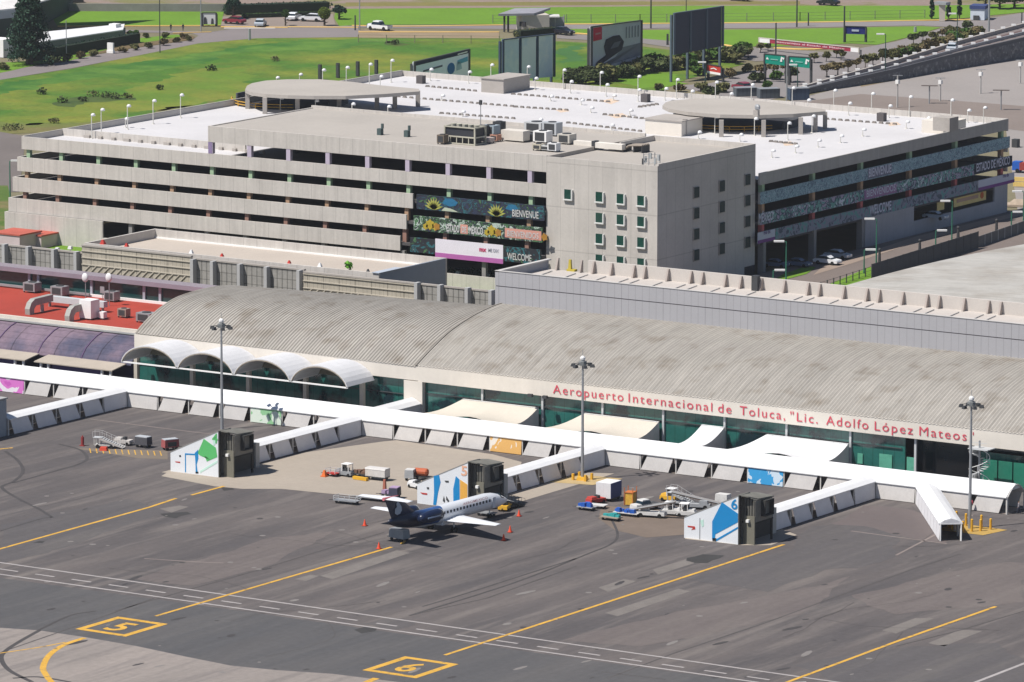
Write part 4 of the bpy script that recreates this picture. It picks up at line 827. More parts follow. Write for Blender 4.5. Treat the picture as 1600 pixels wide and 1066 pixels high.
m = MB(); m.box(-101, -99.6, 143.4, 150, 8.0, 8.1); m.build('coping', mat('blue_coping', (.38,.42,.48)), mid)
for px, py, s, lb, mm in ((161, 392, .9, 'red pyramid roof light nearest the left corner of the sandy roof', redp), (198, 396, .7, 'smaller red roof vent second from the left on the sandy roof parapet', redp), (299, 402, .7, 'white dome vent on the sandy roof parapet', white), (347, 412, .6, 'dark red vent right of the white dome on the parapet', redp),
                          (452, 421, .6, 'reddish vent above the second white dome on the parapet', redp), (500, 424, .7, 'second white dome vent farther right on the parapet', white), (575, 425, .5, 'dark vent cap at the right end of the parapet', dsteel)):
    q = AY(px, py+3, 144.2); m = MB(); m.cbox((q.x, 144.2, 7.98), s*1.0, s*.8, s*.85, top=.35); tag(m.build('roof_vent', mm), lb, 'vent')
q = AY(544, 428, 144.2); m = MB(); m.leaves((q.x, 144.4, 8.6), .7, .5, .7, 60, .3, random.Random(3), 0); tag(m.build('parapet_plant', mat('bright_leaf', (.12,.32,.03))), 'tuft of bright green weeds growing on the parapet of the sandy roof', 'plant')
# small pink-walled huts with red roofs, far left
for i, (px, py, w_, h, lb) in enumerate(((10, 372, 4.8, 3.0, 'taller pink hut with red flat roof at the far left'), (-12, 388, 6, 2.6, 'low pink hut with red roof cut by the left picture edge'), (36, 385, 4.0, 2.0, 'small pink hut with red roof right of the taller one'))):
    q = G(px, py); t = thing('small_hut', lb, 'hut', tuple(q)); m = MB(); m.box(q.x, q.x+w_, q.y, q.y+6, -.1, h); m.build('wall', mat('pinkish_wall', (.50,.42,.42)), t)
    m = MB(); m.box(q.x-.15, q.x+w_+.15, q.y-.15, q.y+6.15, h, h+.25); m.build('roof', mat('brick_red_roof', (.42,.10,.07), .8, .1), t)
# raised planters with hedges by the garage foot
for i, (a, b, lb) in enumerate((((60,376), (142,379), 'dark clipped hedge at the left foot of the garage wall'), ((692,430), (768,434), 'dark clipped hedge below the garage banners'))):
    A, B = G(*a), G(*b); t = thing('hedge', lb, 'hedge', tuple(A)); m = MB(); m.bar(A+Vector((0,0,.4)), B+Vector((0,0,.4)), 1.4, .8); m.build('hedge_core', mat('hedge_dark', (.02,.04,.012)), t)
    m = MB(); rr = random.Random(5)
    for k in range(14): c = lerp(A, B, k/13); m.leaves((c.x, c.y, .6), 1.6, 1.0, .8, 60, .22, rr, 0)
    m.build('foliage', mat('hedge_leaf', (.03,.07,.015), .9, .2, 1), t)
for i, (px, py) in enumerate(((716, 436), (762, 440), (110, 397), (90, 399))):
    q = G(px, py); t = thing('garden_light', ['left white box lamp on the lawn below the banners','right white box lamp on the lawn below the banners','right small white lamp in the lawn at the left','left small white lamp in the lawn at the left'][i], 'lamp', tuple(q))
    m = MB(); m.cbox((q.x,q.y,-.05), .2,.2,.9); m.build('post', steel, t); m = MB(); m.cbox((q.x,q.y,.85), .8,.6,.5, top=.7); m.build('lamp_head', white, t)
# ================================================================ COVERED WALKWAYS
WY0, WY1 = 61.3, 66.3
pale_post = mat('pale_frame', (.55,.53,.50), .7, .05)
mag = mural('magenta_print_panel', [(.55,.08,.45), (.50,.10,.42), (.60,.16,.50), (.70,.66,.70), (.52,.08,.44)], .35, seed=1); grn = mural('green_print_panel', [(.30,.55,.30), (.25,.50,.26), (.62,.70,.60), (.27,.52,.28)], .3, seed=2)
orr = mural('orange_print_panel', [(.72,.42,.12), (.75,.70,.62), (.70,.40,.12), (.68,.38,.12)], .3, seed=4); blu = mural('blue_print_panel', [(.04,.32,.62), (.55,.66,.75), (.03,.30,.60), (.06,.36,.66)], .3, seed=6)
def gable(mb, A, B, wd, ze, zr, ov=.15):
    A, B = Vector(A), Vector(B); d = (B-A).normalized(); n_ = Vector((-d.y, d.x, 0)); h = wd/2+ov
    sec = lambda P: [P+n_*h+Vector((0,0,ze-.12)), P+n_*h+Vector((0,0,ze)), P+n_*h*.55+Vector((0,0,ze+(zr-ze)*.60)), P+Vector((0,0,zr)), P-n_*h*.55+Vector((0,0,ze+(zr-ze)*.60)), P-n_*h+Vector((0,0,ze)), P-n_*h+Vector((0,0,ze-.12)), P-n_*(h-.2)+Vector((0,0,ze-.12)), P-n_*h*.5+Vector((0,0,ze+(zr-ze)*.5)), P+n_*h*.5+Vector((0,0,ze+(zr-ze)*.5)), P+n_*(h-.2)+Vector((0,0,ze-.12))]
    mb.loft([sec(A), sec(B)])
def skirt(th, A, B, side, ze, bay, wd, special=None, mat_=None, first_full=True, name='canvas_panel'):
    """a row of slanted canvas sheets between posts along the side of a walkway"""
    A, B = Vector(A), Vector(B); L = (B-A).length; d = (B-A)/L; n_ = Vector((-d.y, d.x, 0))*side; k = max(1, round(L/bay)); bay = L/k
    for i in range(k):
        P0 = A+d*bay*i+n_*(wd/2); m = MB(); sp = (special or {}).get(i); full = (first_full and i == 0) or sp
        s0, s1, t0, t1 = (.1, bay-.1, .1, bay-.1) if full else (.15, bay*.80, bay*.21, bay*.93)
        m.ext([P0+d*s0+n_*.12+Vector((0,0,.08)), P0+d*s1+n_*.12+Vector((0,0,.08)), P0+d*t1+Vector((0,0,ze-.1)), P0+d*t0+Vector((0,0,ze-.1))], -n_*.04); m.build(name, sp or mat_ or canvas, th)
    m = MB()
    for i in range(k+1): P0 = A+d*bay*i+n_*(wd/2-.1); m.cbox(P0, .16, .16, ze-.05)
    each(m, 'frame_post', pale_post, th)
MX0, MX1 = -128.0, 57.3
wk = thing('covered_walkway', 'long main covered walkway with white roof running the length of the terminal', 'walkway', (-40, 63.8, 0))
mb = MB(); gable(mb, (MX0, 63.8, 0), (MX1, 63.8, 0), 5.0, 2.3, 3.75); mb.build('roof', white, wk)
ARMS = [(-88.9, 'leftmost'), (-47.4, 'second from left'), (-6.6, 'third from left'), (36.1, 'fourth from left')]
cuts = [MX0]+[v for x, _ in ARMS for v in (x-1.4, x+1.4)]+[43.6, 46.4, MX1]
pan_at = lambda px: AY(px, 660, WY0).x
for a, b in zip(cuts[::2], cuts[1::2]):
    k = max(1, round((b-a)/5.35)); bay = (b-a)/k; sp = {}
    for px, mm in ((25, mag), (393, grn), (779, orr), (1187, blu)):
        x = pan_at(px)
        if a < x < b: sp[int((x-a)/bay)] = mm
    skirt(wk, (a, 63.8, 0), (b, 63.8, 0), -1, 2.3, bay, 5.0, sp)
skirt(wk, (MX0, 63.8, 0), (MX1, 63.8, 0), 1, 2.3, 5.4, 5.0, None, canvas)
mb = MB(); mb.box(MX0, MX1, 61.5, 66.1, .03, .06); mb.build('walkway_floor', mat('walkway_floor_tan', (.34,.28,.24)), wk)
mb = MB(); [mb.tube((MX1+.1, 61.4+4.8*i/10, 2.25+1.35*math.sin(math.pi*i/10)), (MX1+.1, 61.4+4.8*(i+1)/10, 2.25+1.35*math.sin(math.pi*(i+1)/10)), .1) for i in range(10)]; mb.box(MX1-.1, MX1+.1, 61.3, 61.6, 0, 2.3); mb.build('end_arch', pale_post, wk)
for i, (x, nm) in enumerate(ARMS):
    t = thing('covered_walkway', nm+' of the covered walkway arms leading to the boarding shelters', 'walkway', (x, 48, 0), 'walkway arms'); y0 = 33.6
    mb = MB(); gable(mb, (x, y0, 0), (x, WY0+1.0, 0), 2.8, 2.35, 2.9); mb.build('roof', white, t)
    skirt(t, (x, WY0-.15, 0), (x, y0, 0), 1, 2.35, 5.2, 2.8, None, canvasw, True); skirt(t, (x, WY0-.15, 0), (x, y0, 0), -1, 2.35, 5.2, 2.8, None, canvas, True)
    mb = MB(); mb.box(x-1.2, x+1.2, y0, WY0, .03, .06); mb.build('walkway_floor', mat('walkway_floor_tan', (.34,.28,.24)), t)
    mb = MB(); mb.box(x-1.5, x+1.6, y0, WY0-.3, .012, .03); mb.build('shadow_strip', mat('shadow_strip_dark', (.10,.09,.09)), t)  # dark strip under the arm; its ground shadow put into the colour
t = thing('covered_walkway', 'short slanting covered walkway ending open at the yellow bollards', 'walkway', (52, 52, 0)); A, B = (45.2, 61.6, 0), (59.6, 42.0, 0)
mb = MB(); gable(mb, A, B, 2.8, 2.3, 2.95); mb.build('roof', white, t)
skirt(t, A, B, 1, 2.3, 3.0, 2.8, None, canvas, True); skirt(t, A, B, -1, 2.3, 3.0, 2.8, {k: canvasw for k in range(9)}, canvasw, True)
mb = MB(); d = (Vector(B)-Vector(A)).normalized(); n_ = Vector((-d.y,d.x,0)); E_ = Vector(B)+d*.1
for s in (-1, 1): mb.bar(E_+n_*s*1.35, E_+n_*s*1.35+Vector((0,0,2.3)), .14, .14)
mb.bar(E_+n_*1.4+Vector((0,0,2.25)), E_-n_*1.4+Vector((0,0,2.25)), .14, .14); mb.build('end_frame', whitep, t)
mb = MB(); mb.ext([E_+n_*1.4+Vector((0,0,2.3)), E_-n_*1.4+Vector((0,0,2.3)), E_+Vector((0,0,2.95))], d*.05); mb.build('gable_end', canvasw, t)
t = thing('covered_walkway', 'short covered link from the terminal pillar to the main walkway', 'walkway', (-47, 71, 0))
mb = MB(); gable(mb, (-47.1, 66, 0), (-47.1, 75.6, 0), 3.0, 2.5, 3.3); mb.build('roof', white, t)
mb = MB(); mb.box(-45.7, -45.62, 66.4, 75.6, 0, 2.45); mb.box(-48.6, -48.52, 66.4, 75.6, 0, 2.45); mb.build('side_wall', canvasw, t)
# tensile canopies between terminal and main walkway
def tcanopy(label, x0, x1, m, depth=9.3, ztop=3.9, zlow=2.9, wing=5):
    t = thing('canvas_canopy', label, 'canopy', (x0, 71, 0)); yb = 75.9; yf = yb-depth
    def fn(u, v): y = yb-depth*v; s = ztop-(ztop-zlow)*(v**1.0)-1.0*math.sin(math.pi*v)*(.55+.45*abs(2*u-1)); x = x0+(x1-x0)*u-(wing*v*(1-u)**2.0); return (x, y, s+(.5*math.exp(-((u-.62)/.16)**2)*v if wing else 0))
    mb = MB(); mb.grid(fn, 16, 10); o = mb.build('canvas_roof', m, t, smooth=True)
    mb = MB(); q = [fn(1, k/10) for k in range(11)]; mb.ext([Vector(p) for p in q]+[Vector((x1, yf, 0)), Vector((x1, yb, 0))], (-.05, 0, 0)); mb.build('side_curtain', canvas, t)
    mb = MB()
    for x in (x0, x1-.3): mb.tube((x, yf, 0), (x, yf, zlow), .08); mb.tube((x, yb-.2, 0), (x, yb-.2, ztop), .08)
    mb.tube((x0, yb-.2, ztop-.05), (x1, yb-.2, ztop-.05), .07); each(mb, 'frame_pole', steel, t); return t
tcanopy('cream canvas canopy nearest the terminal pillar', -38.4, -25.6, creamc); tcanopy('second cream canvas canopy, behind the middle floodlight mast', -17.8, -5.5, creamc)
tcanopy('narrow white wavy canopy between the cream canopies and the wide white one', 1.5, 5.2, white, wing=0, ztop=4.2); tcanopy('wide white canvas canopy below the word Adolfo', 12.0, 25.0, white)

# ================================================================ BOARDING SHELTERS
greym = mat('shelter_grey', (.42,.41,.38), .8, .06); olive = mat('shelter_olive', (.17,.16,.125), .8, .08); blackm = mat('shelter_black', (.025,.025,.022), .7, .1); shelw = mat('shelter_white', (.70,.72,.74), .5, .03)
bl2 = mat('shelter_blue', (.01,.22,.50), .5, .04); gr2 = mat('shelter_green', (.10,.45,.14), .5, .05); or2 = mat('shelter_orange', (.72,.38,.07), .5, .05); lg2 = mat('shelter_mint', (.50,.72,.62), .5, .04)
def shelter(x0, label, crop, prints, digit=None, dcol=None):
    x1 = x0+8.1; y = 24.7; hl, hr = 2.6, 6.3; t = thing('boarding_shelter', label, 'boarding shelter', (x0, y, 0), 'boarding shelters')
    xl, xr, bl_, br, sc_ = crop
    def uv(px, py, d): k = (px-xl)/(xr-xl); return Vector((x0+8.1*k, y-d, (bl_+(br-bl_)*k-py)/sc_))
    m = MB(); m.ext([(x0, y, 0), (x1, y, 0), (x1, y, hr), (x0, y, hl)], (0, .15, 0)); m.build('front_wall', shelw, t)
    m = MB(); m.ext([(x0, y-.02, hl), (x1+.05, y-.02, hr), (x1+.05, y-.02, hr+.14), (x0, y-.02, hl+.14)], (0, 2.9, 0)); m.build('sloping_roof', mat('roof_strip_grey', (.25,.25,.24), .7), t)
    m = MB(); m.ext([(x0, y+2.7, 0), (x1, y+2.7, 0), (x1, y+2.7, hr), (x0, y+2.7, hl)], (0, .1, 0)); m.build('back_wall', greym, t)
    for cm_, polys in prints.items():
        m = MB()
        for pl in polys: m.ext([uv(px, py, .0) for px, py in pl], (0, -.03, 0))
        m.build('painted_shape', {'b': bl2, 'g': gr2, 'o': or2, 'm': lg2, 'k': dsteel, 'r': redp, 'w': whitep}[cm_], t)
    if digit:
        m = MB(); text_mesh(m, digit[0], .95, 1.35, lambda u, v, w_: (uv(digit[1], digit[2], 0).x+u, y-.045, uv(digit[1], digit[2], 0).z+v), .02); m.build('gate_number', dcol, t)
    m = MB(); m.cbox(uv(xl+(xr-xl)*.85, br, 0)+Vector((0,.3,0)), .4, .4, .3); m.build('wheel', rubber, t)
    # dark boarding cabin beyond the high end
    m = MB(); m.box(x1+.02, x1+.22, y, y+.3, 0, hr+.1); m.build('cabin_post', blackm, t)
    m = MB(); m.box(x1+.25, x1+1.9, y+.9, y+1.1, 0, 3.7); m.build('cabin_base', olive, t)
    m = MB(); m.box(x1-2.4, x1-.1, y+2.9, y+8.4, 0, 4.6); m.build('cabin_core', mat('core_dark', (.07,.068,.06), .9, .1), t)
    m = MB(); m.box(x1-.1, x1+1.9, y+1.1, y+5.6, 2.7, 2.9); m.box(x1+1.7, x1+1.9, y+5.2, y+5.5, 0, 2.7); m.build('cabin_floor', blackm, t)
    m = MB(); m.ext([(x1-.2, y+.2, hr+.02), (x1+1.2, y+.5, hr-.1), (x1+2.0, y+1.6, hr-.45), (x1+2.0, y+5.6, hr-.7), (x1-1.0, y+6.4, hr-.7), (x1-.4, y+2.9, hr-.1)], (0, 0, .14)); m.build('cabin_roof', mat('cabin_roof_grey', (.16,.155,.135), .8, .15, .8), t)
    m = MB()
    for k in range(4): xx = x1+.28+k*.4; m.box(xx, xx+.28, y+1.0+.03*k, y+1.5, 3.72, hr-.25-.1*k)
    m.build('bellows', mat('bellows_dark', (.12,.115,.10), .9, .15, 1), t)
    m = MB(); m.box(x1+1.85, x1+2.5, y+2.6, y+4.8, 3.5, 3.62); m.box(x1+1.85, x1+2.5, y+2.6, y+4.8, hr-.85, hr-.72); m.box(x1+1.85, x1+2.5, y+2.6, y+2.72, 3.62, hr-.85); m.box(x1+1.85, x1+2.5, y+4.68, y+4.8, 3.62, hr-.85); m.build('docking_hood', mat('hood_dark', (.04,.04,.038)), t)
    m = MB(); m.box(x1+1.7, x1+1.85, y+1.2, y+5.4, 2.9, hr-.6); m.build('cabin_side', mat('cabin_side_grey', (.20,.19,.165), .8, .15, 1.5), t)
    m = MB(); m.cbox((x1+1.0, y+.75, 2.9), .4, .4, .35); m.build('lamp', whitep, t)
    m = MB(); m.box(x1-2.6, x1+.2, y+8.4, y+9.3, 0, 3.4); m.build('link_collar', greym, t)
    return t
shelter(-52.4, 'boarding shelter painted with a green diamond and the number 4', (800,1220,575,605,63.5), {'g': [[(1040,400),(1095,272),(1200,345),(1212,425),(1150,455),(1060,420)], [(1100,420),(1150,455),(1120,470)]], 'b': [[(928,408),(1015,408),(1015,420),(928,420)], [(928,420),(936,420),(936,575),(928,575)], [(1015,400),(1045,370),(1045,450),(1030,500),(1040,580),(1022,580),(1020,480)]], 'm': [[(1060,555),(1212,455),(1212,475),(1060,575)], [(1170,260),(1195,235),(1205,300),(1180,330)]], 'r': [[(840,485),(885,485),(885,497),(845,492)]], 'k': [[(1020,565),(1045,565),(1045,580),(1020,580)], [(875,430),(890,425),(895,440),(880,445)]]}, ('4', 1168, 300), gr2)
shelter(-11.6, 'boarding shelter painted with blue bands, an orange panel and the number 5, behind the aircraft', (815,1240,470,505,60.5), {'b': [[(955,240),(1000,232),(1012,290),(990,380),(975,478),(950,476),(958,380)], [(1120,480),(1118,340),(1140,235),(1170,262),(1172,480)]], 'o': [[(1175,262),(1236,300),(1236,500),(1175,495)]], 'r': [[(840,380),(900,385),(900,398),(860,395)]], 'k': [[(1045,275),(1080,275),(1080,290),(1055,290)], [(895,335),(915,335),(915,352),(900,352)], [(1030,440),(1040,400),(1050,440),(1045,455)], [(1060,400),(1085,440),(1075,450),(1058,430)]]}, ('5', 1185, 225), mat('pale_orange_digit', (.75,.42,.28)))
shelter(30.0, 'boarding shelter painted with a big blue arrow-like shape and the number 6', (930,1380,530,580,59.5), {'b': [[(1165,400),(1245,250),(1378,338),(1378,405),(1192,500),(1188,545),(1165,540)], [(1195,540),(1378,440),(1378,455),(1195,558)]], 'm': [[(1065,395),(1092,385),(1095,435),(1080,445)]], 'r': [[(960,435),(1020,440),(1025,462),(990,468),(1005,452),(960,445)]], 'k': [[(1168,530),(1200,530),(1200,556),(1168,556)], [(1060,375),(1064,375),(1064,540),(1060,540)]]}, ('6', 1322, 300), bl2)
# the next shelter, cut by the left picture edge
t = thing('boarding_shelter', 'grey end of a further boarding shelter cut by the left picture edge', 'boarding shelter', (-94, 30, 0), 'boarding shelters')
m = MB(); m.box(-93.5, -87.8, 25.0, 33.5, 0, 5.2); m.build('cabin_wall', mat('blue_grey_shelter', (.30,.33,.36), .8, .06), t)
m = MB(); m.ext([(-93.7, 24.7, 5.3), (-87.6, 24.7, 5.3), (-87.6, 33.6, 5.3), (-93.7, 33.6, 5.3)], (0, 0, .2)); m.build('cabin_roof', mat('cabin_roof_pale', (.35,.35,.34)), t)

# ================================================================ FLOODLIGHT MASTS
def mast(px, py, h, label, base=None):
    q = G(px, py); t = thing('floodlight_mast', label, 'floodlight mast', tuple(q), 'floodlight masts')
    m = MB(); m.tube(q+Vector((0,0,-.1)), q+Vector((0,0,h)), .24, .13, n=8); m.build('pole', steel, t)
    m = MB(); m.tube(q+Vector((0,0,h-.4)), q+Vector((0,0,h+.15)), .55, .55, n=8); m.tube(q+Vector((0,0,h+.15)), q+Vector((0,0,h+.7)), .35, .1, n=8); m.build('head_ring', mat('head_ring', (.20,.21,.21)), t)
    for k in range(6):
        a = math.pi/3*k+.3; d = Vector((math.cos(a), math.sin(a), 0)); f = MB(); f.bar(q+d*.4+Vector((0,0,h-.1)), q+d*1.35+Vector((0,0,h-.25)), .08, .08); f = f.build('lamp_arm', dsteel, t)
        f2 = MB(); f2.cbox(q+d*1.35+Vector((0,0,h-.62)), .62, .5, .4, rz=a, top=.7); f2.build('floodlight_head', dsteel, f)
    m = MB(); m.ball(q+Vector((0,0,h+.55)), .38, n=8); m.build('beacon', whitep, t)
    m = MB(); m.tube(q+Vector((0,0,h+.6)), q+Vector((0,0,h+1.7)), .035); m.build('lightning_rod', steel, t); return t, q
mast(347, 671, 15.1, 'left floodlight mast standing behind the shelter with the number 4')
t, q2 = mast(910, 750, 16.2, 'middle floodlight mast on its yellow base beside the third walkway arm')
m = MB(); m.cbox(q2, 1.5, 1.5, .45, .4, top=.8); [m.cbox(q2+Vector((dx,dy,0)), .3, .3, .9) for dx, dy in ((-1,-.8),(1,-.8),(1,.8),(-1,.8))]; m.build('yellow_base', mat('safety_yellow', (.65,.36,.03), .6, .08, 1), t)
t, q3 = mast(1515, 826, 16.6, 'right floodlight mast amid yellow bollards')
SY = mat('safety_yellow', (.65,.36,.03))
for k, (dx, dy, h) in enumerate(((-2.4,-1.2,1.7),(-1.5,-2.0,1.5),(-2.3,.6,1.9),(-1.2,1.2,1.6),(1.2,-1.6,1.6),(2.0,-.7,1.5),(1.4,.6,1.8),(2.6,.9,1.4),(.2,-2.2,1.3))):
    c = q3+Vector((dx,dy,0)); m = MB(); m.tube(c+Vector((0,0,-.05)), c+Vector((0,0,h)), .17, n=8); m.tube(c+Vector((0,0,h)), c+Vector((0,0,h+.08)), .17, .08, n=8)
    tag(m.build('bollard', SY), ['left front','front left','left rear','rear left','front right','right front','right rear','far right','frontmost'][k]+' yellow bollard around the right floodlight mast', 'bollard', 'yellow bollards around the right mast')
sheet('painted_pad', [(q3.x-3.4,q3.y-3.2),(q3.x+3.6,q3.y-3.0),(q3.x+4.6,q3.y+1.8),(q3.x-3.0,q3.y+2.2)], mat('ochre_pad', (.40,.26,.07), .9, .12, .5), .03)
sheet('painted_pad', [(q2.x-3.0,q2.y-4.0),(q2.x+3.2,q2.y-2.4),(q2.x+4.2,q2.y+3.6),(q2.x-2.6,q2.y+3.0)], mat('sandy_pad', (.42,.31,.15), .9, .1, .5), .03)
# spiral stair by the right mast
q = G(1528, 768); q = Vector((AY(1530,740,73).x, 73, 0)); t = thing('spiral_staircase', 'grey steel spiral staircase behind the right floodlight mast', 'staircase', tuple(q))
m = MB(); m.tube(q, q+Vector((0,0,7)), .14); m.build('central_pole', steel, t)
m = MB(); rl = []
for k in range(26):
    a = k*.42; z = .2+k*.22; d = Vector((math.cos(a), math.sin(a), 0)); e = Vector((-math.sin(a), math.cos(a), 0)); c = q+Vector((0,0,z)); m.ext([c+d*.15, c+d*1.4-e*.28, c+d*1.4+e*.28], (0,0,.05)); rl.append(c+d*1.4+Vector((0,0,1)))
m.build('steps', alu, t)
m = MB(); m.path(rl, .05); [m.tube(p, p-Vector((0,0,1)), .03) for p in rl[::2]]; m.build('handrail', whitep, t)
m = MB(); m.cbox(q+Vector((.3,0,5.9)), 3.0, 2.2, .12); m.bar(q+Vector((-1.1,-1.1,6.9)), q+Vector((1.7,-1.1,6.9)), .06, .06); m.build('landing', alu, t)

# ================================================================ AIRCRAFT
ac = thing('regional_jet', 'white regional jet with navy tail section parked at the middle stand', 'aircraft', (0,0,0))
acw = bpy.data.materials.new('aircraft_paint'); acw.use_nodes = True; n = acw.node_tree.nodes; l = acw.node_tree.links; b = n['Principled BSDF']; b.inputs['Roughness'].default_value = .28
tc = n.new('ShaderNodeTexCoord'); sp = n.new('ShaderNodeSeparateXYZ'); l.new(tc.outputs['Object'], sp.inputs[0])
def mth(op, a, c):
    q = n.new('ShaderNodeMath'); q.operation = op
    for i, v in enumerate((a, c)):
        if isinstance(v, (int, float)): q.inputs[i].default_value = v
        else: l.new(v, q.inputs[i])
    return q.outputs[0]
ed = mth('ADD', sp.outputs[1], mth('MULTIPLY', sp.outputs[2], -.7)); tail = mth('LESS_THAN', ed, 8.6); belly = mth('GREATER_THAN', mth('ADD', sp.outputs[2], mth('MULTIPLY', sp.outputs[1], .05)), 2.0)
nav = mth('MULTIPLY', tail, belly); mr = n.new('ShaderNodeMapRange'); l.new(sp.outputs[1], mr.inputs[0]); mr.inputs[1].default_value = 5.5; mr.inputs[2].default_value = 9
mx1 = n.new('ShaderNodeMix'); mx1.data_type = 'RGBA'; l.new(mr.outputs[0], mx1.inputs[0]); mx1.inputs[6].default_value = (.006,.01,.03,1); mx1.inputs[7].default_value = (.03,.09,.27,1)
mx = n.new('ShaderNodeMix'); mx.data_type = 'RGBA'; l.new(nav, mx.inputs[0]); mx.inputs[6].default_value = (.66,.68,.71,1); l.new(mx1.outputs[2], mx.inputs[7]); l.new(mx.outputs[2], b.inputs['Base Color'])
navy = mat('navy_paint', (.010,.018,.05), .3, .05, 1); wpaint = mat('wing_white', (.70,.71,.73), .35, .04, 1)
secs = []; SEC = [(0,3.05,.12,.16),(.6,3.0,.35,.42),(2,2.85,.68,.78),(4,2.65,.95,1.0),(6.5,2.42,1.12,1.13),(9,2.32,1.15,1.15),(12,2.3,1.15,1.15),(18,2.3,1.15,1.15),(21.2,2.3,1.14,1.15),(22.8,2.22,1.08,1.06),(24,2.1,.92,.86),(25,1.97,.68,.6),(25.8,1.86,.38,.34),(26.25,1.82,.1,.1)]
for y, z, rx, rz in SEC: secs.append([(rx*math.cos(2*math.pi*i/18), y, z+rz*math.sin(2*math.pi*i/18)) for i in range(18)])
m = MB(); m.loft(secs); m.build('fuselage', acw, ac, smooth=True)
def wing(name, s, pts, t0, t1, mm, vert=False):
    """pts: root LE, root TE, tip TE, tip LE as (span, y, z)"""
    m = MB(); (a, b_, c, d) = pts
    def se(le, te, th):
        o_ = []
        for k, h in ((0,0),(.15,.7),(.4,1),(.75,.5),(1,.05),(.75,-.3),(.4,-.5),(.15,-.45)):
            sp_ = le[0]; y = le[1]+(te[1]-le[1])*k; z = le[2]
            o_.append((h*th/2, y, z) if vert else (s*sp_, y, z+h*th/2))
        return o_
    m.loft([se(a, b_, t0), se(d, c, t1)]); return m.build(name, mm, ac)
for s in (-1, 1):
    wing('wing', s, [(.7,15.4,1.55),(.7,10.9,1.55),(10.0,9.6,2.2),(10.0,11.0,2.2)], .55, .14, wpaint)
    wing('tailplane', s, [(.05,1.5,6.15),(.05,-.9,6.15),(3.95,-1.1,6.25),(3.95,.1,6.25)], .22, .1, wpaint)
    m = MB(); ns = [(4.2,.42),(4.8,.62),(6.2,.78),(7.8,.80),(8.5,.70),(8.6,.58)]; m.loft([[(s*1.95+r*math.cos(2*math.pi*i/14), y, 3.0+r*math.sin(2*math.pi*i/14)) for i in range(14)] for y, r in ns]); e = m.build('engine', navy, ac, smooth=True)
    m = MB(); m.tube((s*1.95, 8.58, 3.0), (s*1.95, 8.64, 3.0), .72, .6, n=14); m.build('intake_lip', alu, e); m = MB(); m.box(s*2.70-.04, s*2.70+.04, 5.0, 7.8, 2.95, 3.12); m.build('engine_stripe', mat('stripe_pale_blue', (.20,.28,.42), .4), e)
    m = MB(); m.cbox((s*1.25, 6.5, 2.9), .9, 2.6, .25); m.build('pylon', navy, ac)
    m = MB(); m.tube((s*1.9, 11.8, .4), (s*1.75, 11.9, 1.6), .1); m.build('main_gear_leg', alu, ac)
    for dx in (-.22, .22): m = MB(); m.tube((s*1.9+dx-.1, 11.8, .38), (s*1.9+dx+.1, 11.8, .38), .38, n=12); m.build('wheel', rubber, ac)
wing('tail_fin', 1, [(0,6.4,3.2),(0,.8,3.2),(0,-.8,6.2),(0,2.0,6.2)], .32, .16, navy, True)
m = MB(); m.tube((0,-1.0,6.2), (0,2.2,6.2), .22, .05, n=8); m.build('fin_bullet', mat('pinkish_red', (.55,.16,.18)), ac)
for s in (-1, 1):   # pale rounded crest on the fin
    m = MB(); m.ext([(s*.16, 2.0+dy, 4.5+dz) for dy, dz in ((-.75,-.5),(-.3,-.75),(.35,-.7),(.75,-.3),(.62,.25),(.2,.75),(-.15,1.0),(-.45,.7),(-.3,.3),(-.7,.1))], (s*.02,0,0)); m.build('crest_emblem', mat('pale_crest', (.42,.48,.55)), ac)
m = MB(); m.tube((0,22.3,.3), (0,22.4,1.5), .08); m.build('nose_gear_leg', alu, ac)
m = MB(); [m.tube((x-.07,22.3,.28), (x+.07,22.3,.28), .28, n=10) for x in (-.16,.16)]; m.build('nose_wheel', rubber, ac)
for s in (-1, 1):
    m = MB()
    for k in range(16): y = 9.9+k*.72; m.box(s*1.12-.04, s*1.12+.04, y, y+.28, 2.5, 2.85)
    m.build('window_row', mat('cabin_window', (.03,.035,.05), .2), ac)
m = MB(); m.ext([(-.86,23.75,2.62), (-.5,23.9,2.98), (.5,23.9,2.98), (.86,23.75,2.62), (.62,24.7,2.36), (-.62,24.7,2.36)], (0,.05,.10)); m.build('cockpit_window', glassd, ac)
m = MB(); m.box(1.10,1.17,21.4,22.1,1.6,3.0); m.build('door', mat('door_line', (.56,.58,.61)), ac)
m = MB(); text_mesh(m, 'AEROMEXICO', 5.5, .5, lambda u, v, w_: (1.02+w_*.3-v*.25, 15+u, 3.0+v*.6), .01, depth=.2); m.build('airline_lettering', mat('airline_red', (.50,.22,.25)), ac)
m = MB(); m.cbox((0,13.2,1.02), 1.9, 5.4, .6, top=.9); m.build('wing_fairing', wpaint, ac)
ac.location = (1.1, -.6, 0); ac.rotation_euler = (0, 0, math.radians(-2.0))
